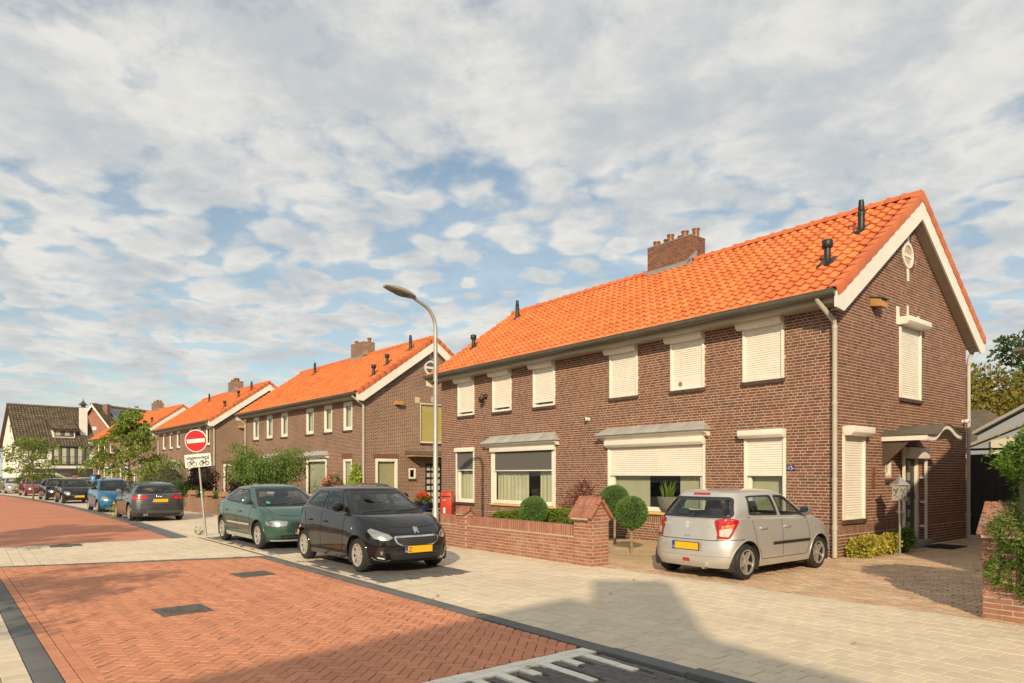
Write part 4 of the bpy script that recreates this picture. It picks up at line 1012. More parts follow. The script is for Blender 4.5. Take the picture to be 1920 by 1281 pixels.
def topiary(x, y, zc, r, lab, stem=True):
    t = thing('topiary_ball', lab, 'topiary', (x, y, 0), 0, 'clipped topiary balls in the front garden')
    p, d = ball_pts(9000, (0, 0, zc), r, .12, noise=.02)
    leaf_cloud('crown', p, d, .042, g_thuja, t, .35, wild=.55); core_ball('shade_core', (0, 0, zc), r * .93, t)
    pts = [(.01, 0, -.05), (-.005, .01, .3), (.012, 0, zc - r * .5)] if zc - r > .15 else [(0, 0, -.05), (0, 0, zc - r * .5)]
    mb = MB(); mb.tube(pts, [.035, .028, .03] if len(pts) == 3 else .03, 9)
    for k in range(6):
        a = k * 1.05; mb.tube([(0, 0, zc - r * 1.1), (r * .4 * math.cos(a), r * .4 * math.sin(a), zc - r * .6)], .01, 5)
    mb.build('stem', m_palebark, t, smooth=True)
topiary(-10.06, 11.34, .92, .335, 'round clipped topiary tree on a thin stem, nearest the silver car')
topiary(-11.75, 12.62, 1.10, .37, 'round clipped topiary tree half hidden behind the brick pillar')
topiary(-11.68, 9.92, .94, .30, 'round clipped topiary ball rising behind the low brick garden wall', False)
# low box hedge behind the garden wall
t = thing('box_hedge', 'low yellow-green box hedge behind the brick garden wall', 'hedge', (-11.6, 10.58, 0))
n = 15000; P = np.stack([rng.uniform(-2.2, .80, n), rng.uniform(-.32, .32, n), rng.uniform(.25, .90, n)], -1)
face = rng.integers(0, 3, n); P[face == 0, 1] = -.32 + rng.random((face == 0).sum()) * .06; P[face == 1, 2] = .90 - rng.random((face == 1).sum()) * .08
P[:, 2] += .05 * np.sin(P[:, 0] * 3.1) + .04 * np.sin(P[:, 0] * 9); P[:, 2] -= .16 * np.clip(-P[:, 0] - .2, 0, 2) / 2
leaf_cloud('foliage', P, np.where(face[:, None] == 0, [[0, -1, .3]], [[0, 0, 1]]), .045, g_hedge, t, .6)
MB().box(-2.15, .75, -.27, .27, .0, .68).build('shade_core', g_core, t)
def shrub(name, lab, cat, c, blobs, n, size, m, wild=.8, droop=0, stems=5, core=True, group=None, asp=.55, sh=.5, stem_m=None):
    """blobs: (dx, dy, z, r, flatz)"""
    t = thing(name, lab, cat, c, 0, group); tot = sum(b[3] ** 2 for b in blobs); PP = []; DD = []
    for (dx, dy, z, r, fz) in blobs:
        p, d = ball_pts(int(n * r * r / tot), (dx, dy, z), r, sh, (1, 1, fz), .12, .03); PP.append(p); DD.append(d)
        if core: core_ball('shade_core', (dx, dy, max(z, r * fz * .5)), r * .62, t, (1, 1, fz))
    leaf_cloud('foliage', np.concatenate(PP), np.concatenate(DD), size, m, t, asp, droop, wild)
    mb = MB()
    for k in range(stems):
        b = blobs[k % len(blobs)]; mb.tube([(b[0] * .3 + rng.normal(0, .04), b[1] * .3 + rng.normal(0, .04), -.05), (b[0] * .8, b[1] * .8, b[2] * .6), (b[0] + rng.normal(0, b[3] * .3), b[1] + rng.normal(0, b[3] * .3), b[2] + b[3] * .3)], [.022, .015, .006], 6)
    mb.build('stems', stem_m or m_bark, t, smooth=True)
    return t
shrub('red_maple', 'small dark red Japanese maple against the front wall behind the brick pillar', 'shrub', (-13.55, 13.2, 0), [(0, 0, 1.12, .42, .75), (.38, .1, .92, .38, .7), (-.3, -.05, .8, .32, .7), (.15, 0, 1.42, .24, .8)], 1500, .085, g_maple, core=False, asp=.3, sh=.8)
# golden bushes at the foot of the gable
for i, (x, y, r, m, lab) in enumerate(((-6.66, 14.72, .24, g_gold, 'golden-leaved bush at the house corner beside the downpipe, first of the row by the gable'), (-6.66, 15.25, .19, g_gold, 'small golden-leaved bush second in the row along the gable'), (-6.64, 15.78, .23, g_gold, 'golden-leaved bush third in the row along the gable'), (-6.62, 16.45, .28, g_hedge, 'greener taller bush nearest the front door step'))):
    shrub('bush', lab, 'bush', (x, y, 0), [(0, 0, r * .9, r, .95), (.08, .1, r * 1.2, r * .75, 1), (-.08, -.1, r * .6, r * .8, .8)], 2200, .06, m, group='bushes along the gable wall', asp=.7)
# yew hedge at the right edge
t = thing('yew_hedge', 'tall rough green yew hedge at the right edge behind the brick pillar', 'hedge', (-2.12, 10.24, 0))
n = 34000; P = np.stack([rng.uniform(-.62, 1.2, n), rng.uniform(-.6, .6, n), rng.uniform(.1, 2.25, n)], -1); face = rng.integers(0, 4, n)
O = np.zeros((n, 3)); P[face == 0, 1] = -.68 + rng.random((face == 0).sum()) ** 2 * .2; O[face == 0] = (0, -1, .35)
P[face == 1, 0] = -.62 + rng.random((face == 1).sum()) ** 2 * .2; O[face == 1] = (-1, 0, .35)
P[face == 2, 2] = 2.25 - rng.random((face == 2).sum()) ** 2 * .25; O[face == 2] = (0, 0, 1); O[face == 3] = (0, 0, .6)
w_ = .10 * np.sin(P[:, 2] * 4.3 + P[:, 1] * 3) + .09 * np.sin(P[:, 2] * 9.1 + P[:, 0] * 5) - .16 * np.clip(P[:, 2] - 1.5, 0, 1) * 1.3 - .18 * np.clip(.75 - P[:, 2], 0, 1)
P[:, 0] -= np.where(P[:, 0] < 0, w_, 0); P[:, 1] -= np.where(P[:, 1] < 0, w_, 0)
sp = rng.random(n) < .10; P[sp] += O[sp] * rng.uniform(.04, .16, (sp.sum(), 1))
leaf_cloud('foliage', P, O, .062, g_yew, t, .33, wild=.6); MB().box(-.44, 1.15, -.60, .45, .35, 2.0).box(-.3, 1.1, -.4, .4, 0, .4).build('shade_core', g_core, t)
mb = MB()
for k in range(4): mb.tube([(k * .55 - .2, -.2, -.05), (k * .6 - .15, -.1, .9)], .035, 7)
mb.build('stems', m_bark, t)

def tree(name, lab, base, height, cr, h0, nb, leaves, size, m, seed, droop=.5, trunk=.09, profile=None, bark=None, group=None, spread=.16):
    r_ = np.random.default_rng(seed); t = thing(name, lab, 'tree', base, 0, group); mb = MB(); PP = []; DD = []
    tp = [(0, 0, -.1)]; k = 7
    for i in range(1, k + 1): z = height * .93 * i / k; tp.append((r_.normal(0, .05) * height / 5, r_.normal(0, .05) * height / 5, z))
    mb.tube(tp, [max(.012, trunk * (1 - .88 * i / k)) for i in range(k + 1)], 9)
    def on_trunk(z):
        f = min(max(z / (height * .93) * k, 0), k - .001); i = int(f); a, b = np.array(tp[i]), np.array(tp[i + 1]); return a + (b - a) * (f - i)
    for b in range(nb):
        f = (b + r_.random() * .7) / nb; z = h0 + (height * .95 - h0) * f; ang = b * 2.399 + r_.normal(0, .3)
        ln = cr * (profile(f) if profile else math.sin(math.pi * (.18 + .80 * f)) ** .8) * r_.uniform(.75, 1.2)
        p0 = on_trunk(z * .93); dirv = np.array([math.cos(ang), math.sin(ang), .35 + .5 * f]); pts = [p0]
        for s in range(1, 5): q_ = p0 + dirv * ln * s / 4 + np.array([r_.normal(0, .06), r_.normal(0, .06), -.10 * (s / 4) ** 2 * ln + r_.normal(0, .04)]) * 1.0; pts.append(q_)
        mb.tube(pts, [trunk * .35 * (1 - .5 * f) * (1 - .22 * s) + .004 for s in range(5)], 6)
        subs = [(pts[1], pts[2], pts[3], pts[4])]
        for s in range(4):
            o_ = pts[1 + s % 4] if s < 3 else pts[3]; a2_ = ang + r_.choice([-1, 1]) * r_.uniform(.5, 1.2); l2_ = ln * r_.uniform(.25, .5)
            e_ = o_ + np.array([math.cos(a2_), math.sin(a2_), r_.uniform(-.1, .5)]) * l2_; mid = (o_ + e_) / 2 + r_.normal(0, .03, 3)
            mb.tube([o_, mid, e_], [.012, .008, .004], 5); subs.append((mid, e_))
        for sset in subs:
            arr = np.array(sset); cnt = int(leaves / nb / len(subs)); idx = r_.random(cnt) * (len(arr) - 1); i0 = idx.astype(int); fr_ = (idx - i0)[:, None]
            p = arr[i0] * (1 - fr_) + arr[np.minimum(i0 + 1, len(arr) - 1)] * fr_ + r_.normal(0, spread, (cnt, 3)) * np.array([1, 1, .7]); PP.append(p)
            dd = np.tile(np.array([math.cos(ang), math.sin(ang), -.1]), (cnt, 1)); DD.append(dd)
    leaf_cloud('crown', np.concatenate(PP), np.concatenate(DD), size, m, t, .45, droop, .65); mb.build('trunk', bark or m_bark, t, smooth=True)
    return t
tree('street_tree', 'young street tree with drooping yellow-green leaves behind the dark grey hatchback', (-35.4, 5.75, 0), 5.2, 1.85, 1.55, 26, 4300, .175, g_tree, 3, 1.0, .075, lambda f: max(.16, 1.08 - 1.02 * f), spread=.12)
tree('street_tree', 'small street tree with thin crown in front of the white house', (-56.0, 3.35, 0), 4.4, 1.75, 1.5, 18, 2400, .19, g_tree, 11, .5, .07)

# ------------------------------------------------------------------ garden walls
m_wallbrick = mat('red_garden_brick', rnd=[(.33, .128, .078), (.38, .155, .097), (.30, .115, .075), (.42, .18, .112), (.35, .14, .087), (.27, .118, .083)], rough=.85, var=.18, vscale=7, bump=.5, bscale=90, stains=(.42, .30, .17, .45), sscale=1.6)
m_wallmortar = mat('grey_mortar', (.50, .42, .315), .95, var=.15, vscale=5)
def brick_box(cells, x0, x1, y0, y1, z0, z1, faces='f', course=.0665, seed=1, solid=None):
    """adds (centre, size) of bricks on the front (-y) and right (+x) faces of a block"""
    rs = random.Random(seed); z = z0 + .004; k = 0
    while z + course - .012 <= z1 + .001:
        h_ = course - .0155
        for f in faces:
            lo, hi = (x0, x1) if f in 'fb' else (y0, y1); u = lo + (-.105 if k % 2 else 0) + (.0 if f in 'fb' else -.05)
            while u < hi - .02:
                a, b = max(u, lo), min(u + .2, hi)
                if f == 'r': a = max(a, lo + .031)
                if b - a > .03:
                    c = (a + b) / 2
                    if f == 'f': cells.append(((c, y0 + .015, z + h_ / 2), (b - a - .0, .03, h_)))
                    if f == 'b': cells.append(((c, y1 - .015, z + h_ / 2), (b - a, .03, h_)))
                    if f == 'r': cells.append(((x1 - .015, c, z + h_ / 2), (.03, b - a, h_)))
                u += .2115
        z += course; k += 1
def coping(mb_list, x0, x1, y0, y1, zb, zt, cells):
    """gabled pillar cap of bricks laid on two slopes; ridge along x"""
    ym = (y0 + y1) / 2; hw = (y1 - y0) / 2; sl = math.atan2(zt - zb, hw); ln = math.hypot(zt - zb, hw); n_ = max(4, int((x1 - x0) / .068)); w = (x1 - x0) / n_
    for side in (0, 1):
        for i in range(n_):
            for (v0, v1) in (((0, .36), (.39, 1.0)) if i % 2 else ((0, .62), (.65, 1.0))):
                a, b = x0 + i * w + .006, x0 + (i + 1) * w - .006; P = []
                for (v, t_) in ((v0, -.05), (v1, -.05), (v0, 0), (v1, 0)):
                    yy = (y0 if side == 0 else y1) + (1 if side == 0 else -1) * (v * ln * math.cos(sl) - t_ * math.sin(sl) * 1); zz_ = zb + v * ln * math.sin(sl) + t_ * math.cos(sl); P.append((yy, zz_))
                mb = MB(); mb.hull8([(a, *P[0]), (b, *P[0]), (b, *P[1]), (a, *P[1]), (a, *P[2]), (b, *P[2]), (b, *P[3]), (a, *P[3])]); mb_list.append(mb)
def coping_bed(a, par):
    x0, x1, y0, y1, zb, zt = a; MB().prism([(y0 + .012, zb - .045), (y1 - .012, zb - .045), (y1 - .012, zb - .012), ((y0 + y1) / 2, zt - .012), (y0 + .012, zb - .012)], x0 + .06, x1 - .10, 'x').build('coping_bed', m_wallmortar, par)
t = thing('garden_wall', 'low red brick garden wall with gabled brick pillars beside the black car', 'wall', (0, 0, 0))
cells = []; core = MB()
core.box(-14.6 + .004, -9.66, 9.254, 9.44, -.05, .757); brick_box(cells, -14.6, -9.66, 9.25, 9.445, .0, .545)
u = -14.6
while u < -9.70: cells.append(((u + .027, 9.345, .656), (.054, .19, .205))); u += .0665
core.build('wall_core', m_wallmortar, t)
pc = MB(); pc.box(-9.656, -9.184, 9.224, 9.69, -.05, .93); pc.prism([(9.224, .93), (9.69, .93), (9.457, 1.22)], -9.65, -9.184, 'x')
p1 = pc.build('pillar', m_wallmortar, t); c2 = []; brick_box(c2, -9.66, -9.18, 9.22, 9.694, 0, .93, 'fr', seed=5)
z = .935
for k_ in range(4): hw_ = .2 * (1 - k_ / 4.2); c2.append(((-9.195, 9.457, z + .027), (.03, hw_ * 2, .054))); z += .0665
sp_ = MB(); sp_.box(-13.70, -13.37, 9.226, 9.46, -.05, .86); p2 = sp_.build('pillar', m_wallmortar, t); c3 = []; brick_box(c3, -13.704, -13.366, 9.222, 9.464, 0, .86, 'fr', seed=9)
sing = [(c, p1) for c in c2] + [(c, p2) for c in c3[:36]] + [(c, t) for c in sorted(cells, key=lambda c: -c[0][0])]
cache = {}
for (c, par) in sing[:300]:
    k_ = tuple(round(v, 3) for v in c[1])
    if k_ not in cache: cache[k_] = boxes_mesh('brick', [(0, 0, 0)], [c[1]])
    link('brick', cache[k_], m_wallbrick, par, loc=(c[0][0], c[0][1] + float(np.clip(rng.normal(0, .0012), -.002, .002)), c[0][2]))
rest = [c for c, p in sing[300:]] + c3[36:]
if rest: link('bricks', boxes_mesh('bricks', [c[0] for c in rest], [c[1] for c in rest]), m_wallbrick, t)['kind'] = 'stuff'
for (par, args) in ((p1, (-9.74, -9.12, 9.13, 9.784, .93, 1.33)), (p2, (-13.76, -13.32, 9.16, 9.52, .83, .985))):
    l_ = []; coping(l_, *args, None)
    for mb in l_: mb.build('coping_brick', m_wallbrick, par, bevel=.004)
    coping_bed(args, par)
# right pillar
t = thing('brick_pillar', 'weathered red brick pillar with sloping cap at the right edge, in front of the yew hedge', 'pillar', (0, 0, 0))
m_oldbrick = mat('weathered_brick', rnd=[(.33, .135, .08), (.38, .17, .105), (.29, .125, .08), (.36, .17, .115), (.26, .13, .095)], rough=.9, var=.22, vscale=8, bump=.8, bscale=70, stains=(.45, .36, .26, .6), sscale=2.5)
pc = MB(); pc.box(-2.946, -2.486, 9.70, 10.15, -.05, 1.06); pc.prism([(9.70, 1.06), (10.15, 1.06), (9.925, 1.33)], -2.94, -2.49, 'x'); pc.build('pillar_core', m_wallmortar, t)
c2 = []; brick_box(c2, -2.95, -2.48, 9.694, 10.154, 0, 1.06, 'fr', seed=3); lft = []; brick_box(lft, 9.694, 10.154, 0, .5, 0, 1.06, 'f', seed=4)
c2 += [((-2.935, c[0][0], c[0][2]), (.03, c[1][0], c[1][2])) for c in lft]
for c in c2: link('brick', boxes_mesh('brick', [(0, 0, 0)], [c[1]], jit=.0016), m_oldbrick, t, loc=(c[0][0], c[0][1] + rng.normal(0, .002), c[0][2]))
l_ = []; coping(l_, -3.0, -2.43, 9.60, 10.25, 1.03, 1.42, None)
for mb in l_: mb.build('coping_brick', m_oldbrick, t, bevel=.006)
coping_bed((-3.0, -2.43, 9.60, 10.25, 1.03, 1.42), t)
MB().box(-2.40, 1.2, 9.78, 9.98, -.05, .42).build('low_wall', m_wallmortar, t, bevel=.01)
# garden wall of the second house
t = thing('garden_wall', 'brown weathered garden wall with small peaked posts behind the no entry sign', 'wall', (-30.6, 8.62, 0), R(180 + 4.0))
m_w2 = bricktex('brown_wall_far', (.24, .135, .085), (.30, .17, .11), (.30, .20, .13), msize=.012)
MB().box(0, 15, -.1, .1, -.05, .66).build('wall', m_w2, t)
m_post = mat('terracotta_post', (.36, .19, .11), .85, var=.15, vscale=8)
for x in (.3, 2.1, 4.4, 6.8, 9.2, 11.6, 14.0):
    mb = MB(); mb.box(x - .11, x + .11, -.13, .13, -.05, .80); mb.prism([(x - .19, .80), (x + .19, .80), (x, 1.0)], -.16, .16, 'y'); mb.build('post', m_post, t)

# ------------------------------------------------------------------ street furniture
m_galv = mat('galvanised_steel', (.46, .45, .41), .5, metal=.55, var=.10, vscale=6, stains=(.55, .52, .45, .4), sscale=4)
m_lampgrey = mat('lamp_grey', (.33, .30, .25), .45, metal=.2, var=.06)
t = thing('street_lamp', 'tall grey street lamp with curved arm beside the black car', 'street lamp', (-14.47, 9.08, 0))
pts = [(0, 0, -.1), (0, 0, .9), (0, 0, .92), (0, 0, 3.2), (0, 0, 5.35)]; rad = [.085, .08, .066, .058, .048]
for a in range(0, 70, 8): t_ = R(a); pts.append((0, -.55 * (1 - math.cos(t_)), 5.35 + .62 * math.sin(t_))); rad.append(.045)
e_ = pts[-1]; dv = (0, -math.sin(R(70)), math.cos(R(70)) * .62 / .55)
pts.append((0, e_[1] - .36, e_[2] + .155)); rad.append(.042)
MB().tube(pts, rad, 14).build('pole', m_galv, t, smooth=True)
hd = thing('x', '', ''); bpy.data.objects.remove(hd)
y0, z0 = pts[-1][1], pts[-1][2]; mb = MB(); rings = []
for i in range(13):
    s = i / 12; w = .20 * math.sin(math.pi * min(1, .10 + .80 * s)) ** .6; yy = y0 + .06 - s * .80; zc = z0 - .01 + s * .15; up_ = .11 * math.sin(math.pi * min(.97, .16 + .8 * s)) ** .7; dn = .06 * math.sin(math.pi * min(.97, .12 + .8 * s)) ** .7
    rings.append([(w * math.cos(2 * math.pi * k / 16), yy, zc + (up_ if math.sin(2 * math.pi * k / 16) > 0 else dn) * math.sin(2 * math.pi * k / 16)) for k in range(16)])
mb.add([v for r2 in rings for v in r2], [(i * 16 + k, i * 16 + (k + 1) % 16, (i + 1) * 16 + (k + 1) % 16, (i + 1) * 16 + k) for i in range(12) for k in range(16)] + [tuple(range(16)), tuple(range(12 * 16 + 15, 12 * 16 - 1, -1))])
hd = mb.build('lamp_head', m_lampgrey, t, smooth=True)
mb = MB(); vs = []
for (k_, s) in ((.86, 0), (.55, 1)):
    for a in range(20): yy = y0 - .10 - .24 + .29 * math.cos(2 * math.pi * a / 20) * k_; s_ = (y0 + .06 - yy) / .76; vs.append((.15 * math.sin(2 * math.pi * a / 20) * k_, yy, z0 - .01 + s_ * .15 - .05 - .03 * s))
mb.add(vs, [(a, (a + 1) % 20, (a + 1) % 20 + 20, a + 20) for a in range(20)] + [tuple(range(39, 19, -1))]); mb.build('lamp_glass', mat('lamp_lens', (.16, .135, .10), .15, var=.1, vscale=20), hd, smooth=True)
MB().box(-.02, .02, -.062, -.045, 4.0, 4.06).build('tag', m_black, t)
# no-entry sign, leaning
t = thing('no_entry_sign', 'leaning no entry sign with a plate for cyclists on a grey pole', 'road sign', (-20.68, 5.29, 0)); t.rotation_euler = (R(4.6), R(-2.4), 0)
MB().tube([(0, 0, -.15), (0, 0, 1.25)], .036, 12).tube([(0, 0, 1.25), (0, 0, 2.98)], .027, 12).lathe([(.037, 1.2), (.04, 1.22), (.04, 1.27), (.028, 1.29)], 12).build('pole', m_galv, t, smooth=True)
m_sred = mat('sign_red', (.55, .012, .018), .35, var=.02); m_swhite = mat('sign_white', (.78, .75, .68), .35, var=.03); m_sblack = mat('sign_black', (.02, .02, .02), .4, var=0)
rz = R(52)                                       # the plates face the camera side of the street
sg = bpy.data.objects.new('sign_disc', None)
bpy.data.objects.remove(sg)
def plate(name, mb, m, zc, par=None):
    o = mb.build(name, m, par or t, bevel=0, smooth=True, ang=30); 
    if not par: o.location = (0, 0, zc); o.rotation_euler = (0, 0, rz)
    return o
disc = plate('sign_disc', MB().lathe([(.31, -.030), (.318, -.036), (.318, -.046), (.31, -.050), (.001, -.050)], 48, (0, 0, 0), 'y'), m_swhite, 2.72)
plate('red_field', MB().lathe([(.295, -.051), (.295, -.053), (.001, -.053)], 48, (0, 0, 0), 'y'), m_sred, 0, disc)
plate('white_bar', MB().box(-.255, .255, -.0565, -.054, -.055, .055), m_swhite, 0, disc)
sub = plate('sub_plate', MB().box(-.40, .40, -.045, -.030, -.20, .20), m_swhite, 2.16)
sub.scale = (.92, 1, .92)
link('lettering', text_mesh('uitgezonderd', .128, .001, .0035), m_sblack, sub, loc=(0, -.047, .09), rot=(R(90), 0, 0), scale=(1.02, 1, 1))
def ringp(mb, cx, cz, r, w=.010, n=22):
    vs = []
    for k in range(n):
        a = 2 * math.pi * k / n
        for r2 in (r - w, r + w): vs.append((cx + r2 * math.cos(a), -.0472, cz + r2 * math.sin(a)))
    mb.add(vs, [(2 * k, 2 * k + 1, 2 * ((k + 1) % n) + 1, 2 * ((k + 1) % n)) for k in range(n)])
def bar(mb, a, b, w=.008):
    dx, dz = b[0] - a[0], b[1] - a[1]; l_ = math.hypot(dx, dz); nx, nz = -dz / l_ * w, dx / l_ * w
    mb.quad((a[0] - nx, -.0474, a[1] - nz), (b[0] - nx, -.0474, b[1] - nz), (b[0] + nx, -.0474, b[1] + nz), (a[0] + nx, -.0474, a[1] + nz))
mb = MB(); bx = -.19; ringp(mb, bx - .085, -.10, .062); ringp(mb, bx + .085, -.10, .062)
for a, b in (((-.085, -.10), (-.03, -.02)), ((-.03, -.02), (.055, -.02)), ((-.085, -.10), (-.0, -.10)), ((0, -.10), (-.04, .0)), ((0, -.10), (.055, -.02)), ((.085, -.10), (.045, .02)), ((-.07, .005), (-.02, .005)), ((.02, .02), (.07, .025))): bar(mb, (bx + a[0], a[1]), (bx + b[0], b[1]))
mb.build('bicycle_symbol', m_sblack, sub)
mb = MB(); bx = .19; ringp(mb, bx - .085, -.10, .058, .013); ringp(mb, bx + .085, -.10, .058, .013)
for a, b, w in (((-.085, -.10), (-.01, -.09), .016), ((-.01, -.09), (.05, -.05), .014), ((.085, -.10), (.04, .03), .012), ((-.09, -.02), (-.01, -.02), .018), ((.01, .03), (.06, .035), .010), ((-.02, -.05), (-.02, -.1), .018), ((.07, .03), (.16, .03), .012)): bar(mb, (bx + a[0], a[1]), (bx + b[0], b[1]), w)
mb.build('moped_symbol', m_sblack, sub)
# parking sign box
t = thing('parking_machine', 'dark parking machine with a blue P sign at the kerb behind the blue car', 'parking machine', (-48.5, 6.05, 0), R(30))
MB().box(-.26, .26, -.16, .16, -.02, 1.75).build('cabinet', mat('machine_dark', (.03, .03, .03), .4), t, bevel=.04)
MB().box(-.20, .20, -.175, -.161, 1.30, 1.68).build('sign', mat('parking_blue', (.02, .20, .55), .4, var=.02), t); link('lettering', text_mesh('P', .34, .002), m_swhite, t, loc=(0, -.179, 1.49), rot=(R(90), 0, 0))
# red letter box
t = thing('letter_box', 'red letter box standing behind the left end of the garden wall', 'letter box', (-21.05, 13.72, 0), R(38))
m_red_ = mat('letterbox_red', (.50, .045, .022), .4, var=.04)
MB().box(-.21, .21, -.17, .17, -.02, 1.10).prism([(-.17, 1.10), (.17, 1.10), (.17, 1.10), (0, 1.15)], -.21, .21, 'x').build('body', m_red_, t, bevel=.015)
MB().box(-.17, .17, -.178, -.171, .93, .97).build('slot', m_black, t)
MB().box(-.10, -.02, -.178, -.171, .34, .55).build('sticker', m_swhite, t); MB().box(-.13, .02, -.178, -.171, .80, .84).build('label', mat('label_grey', (.35, .3, .28), .5), t)
# metal lantern letter box on a post by the door
t = thing('lantern_letter_box', 'silver lantern-shaped letter box on a post beside the front door', 'letter box', (-6.28, 15.62, 0), R(-15))
m_silver = mat('cast_silver', (.55, .54, .50), .35, metal=.8, var=.25, vscale=30)
MB().tube([(0, 0, -.05), (0, 0, 1.22)], .025, 10).build('post', m_silver, t)
lb = MB().lathe([(.17, 1.2), (.175, 1.23), (.155, 1.24), (.155, 1.50), (.18, 1.51), (.18, 1.53)], 6).build('box', m_silver, t)
MB().lathe([(.215, 1.53), (.20, 1.55), (.09, 1.63), (.02, 1.70), (.028, 1.73), (.004, 1.76)], 6).build('roof', m_silver, t)
mb = MB()
for k in range(6):
    a = R(30 + 60 * k); c_, s_ = math.cos(a), math.sin(a); pr_ = .138
    for (u, z, w_, h_) in ((-.04, 1.40, .02, .05), (.0, 1.34, .03, .08), (.035, 1.42, .02, .04), (-.03, 1.29, .02, .04), (.02, 1.27, .05, .012)):
        mb.hull8([(c_ * (pr_ + e) - s_ * (u + f * w_), s_ * (pr_ + e) + c_ * (u + f * w_), z + g * h_) for g in (0, 1) for (e, f) in ((0, 0), (.012, 0), (.012, 1), (0, 1))])
mb.build('relief', mat('dark_silver', (.20, .19, .17), .4, metal=.6), lb)
# door mat, gate
t = thing('door_mat', 'black rubber door mat in front of the step', 'door mat', (-6.40, 18.45, 0.012), 0)
MB().box(-.32, .32, -.5, .5, -.01, .012).build('mat', mat('rubber', (.02, .02, .02), .85, var=.2, vscale=40, bump=.6), t, bevel=.004)
mb = MB()
for i in range(12): mb.box(-.30, .30, -.47 + i * .08, -.44 + i * .08, .012, .016)
mb.build('ribs', MATS['rubber'], t)
t = thing('gate', 'black timber board gate closing the drive at the back of the house', 'gate', (-7.20, 21.95, 0))
m_gate = mat('black_stained_timber', rnd=[(.020, .020, .018), (.028, .027, .024), (.016, .016, .015)], rough=.65, var=.25, vscale=10, bump=.4, bscale=60)
mb = MB(); mb.box(0, .09, -.05, .05, -.02, 2.42); mb.box(0, 3.0, -.04, .04, 2.42, 2.48); mb.box(2.9, 3.0, -.05, .05, -.02, 2.42); mb.build('frame', m_gate, t)
gm_ = boxes_mesh('board', [(0, 0, 0)], [(.178, .02, 2.24)])
for i in range(16): link('board', gm_, m_gate, t, loc=(.26 + i * .163, (-.034 if i % 2 else -.008), 1.19 + rng.normal(0, .004)))
MB().box(.18, 2.88, .02, .06, .3, .42).box(.18, 2.88, .02, .06, 1.9, 2.02).build('rail', m_gate, t)
mb = MB(); mb.tube([(1.35, -.05, 2.40), (1.35, -.05, 2.47)], .02, 6).tube([(1.7, -.05, 2.40), (1.7, -.05, 2.47)], .02, 6); mb.build('hinge', m_gate, t)
t2 = thing('plank', 'raw brown plank leaning inside the gate post', 'plank', (-7.06, 21.86, 0)); MB().box(-.04, .05, -.02, .0, -.01, 1.55).build('board', mat('raw_wood', (.30, .17, .09), .8, var=.15, vscale=10), t2)
# flower pot, roses, climber and potted plant
t = thing('flower_pot', 'blue glazed pot of red geraniums beside the second house door', 'flower pot', (-28.2, 17.0, 0))
MB().lathe([(.17, 0), (.20, .02), (.26, .30), (.28, .36), (.25, .36), (.23, .30)], 20).build('pot', mat('blue_glaze', (.015, .03, .16), .2, var=.1), t, smooth=True)
p, d = ball_pts(900, (0, 0, .55), .34, .6, (1, 1, .7)); leaf_cloud('leaves', p, d, .09, g_weep, t, .8)
p, d = ball_pts(90, (0, 0, .66), .33, .3, (1, 1, .8), zmin=.5); p2_ = np.repeat(p, 9, 0) + rng.normal(0, .025, (len(p) * 9, 3)); leaf_cloud('flowers', p2_, np.repeat(d, 9, 0), .05, leaf_mat('red_petal', [(.65, .03, .02), (.75, .06, .03)], .2), t, .9)
t = shrub('rose_bush', 'rose bush with pink flowers against the wall of the second house', 'shrub', (-30.9, 13.6, 0), [(0, 0, .9, .45, .9), (.1, 0, 1.35, .38, 1), (-.3, 0, 1.1, .3, 1)], 1100, .10, g_dark, core=False)
p, d = ball_pts(26, (0, -.1, 1.25), .5, .3, (1, .7, 1)); p2_ = np.repeat(p, 12, 0) + rng.normal(0, .045, (len(p) * 12, 3)); leaf_cloud('flowers', p2_, np.repeat(d, 12, 0), .08, leaf_mat('pink_petal', [(.70, .16, .13), (.78, .26, .20)], .2), t, .9)
shrub('climbing_plant', 'lime green climbing plant up the downpipe of the second house', 'climbing plant', (-28.95, 13.85, 0), [(0, 0, .5, .34, 1.2), (0, 0, 1.1, .33, 1.2), (.02, 0, 1.7, .22, 1.4), (0, 0, 2.1, .1, 1.8)], 900, .13, g_lime, core=False, asp=.8)
t = thing('potted_plant', 'grey bowl with upright green snake plant inside the large window', 'potted plant', (-11.42, 14.33, .84))
MB().lathe([(.17, -.06), (.20, -.04), (.29, .18), (.31, .33), (.28, .33), (.26, .28)], 22).build('pot', mat('grey_bowl', (.16, .16, .13), .7, var=.3, vscale=14), t, smooth=True)
mb = MB()
for k in range(22):
    a = k * 2.4; r0 = .05 + .16 * ((k * 7) % 5) / 5; x, y = r0 * math.cos(a), r0 * math.sin(a) * .6; hh = .30 + .24 * ((k * 3) % 7) / 7; w_ = .03; tl = (.12 * math.cos(a), .06 * math.sin(a)); vs = []
    for (s, ww) in ((0, .7), (.4, 1.1), (.75, .9), (1, .05)): vs += [(x + tl[0] * s * s - ww * w_ * .9, y + tl[1] * s + ww * w_ * .4, .28 + hh * s), (x + tl[0] * s * s + ww * w_ * .9, y + tl[1] * s - ww * w_ * .4, .28 + hh * s)]
    mb.add(vs, [(0, 1, 3, 2), (2, 3, 5, 4), (4, 5, 7, 6)])
mb.build('leaves', mat('snake_leaf', (.26, .36, .05), .4, var=.3, vscale=12, trans=.2), t, smooth=True)
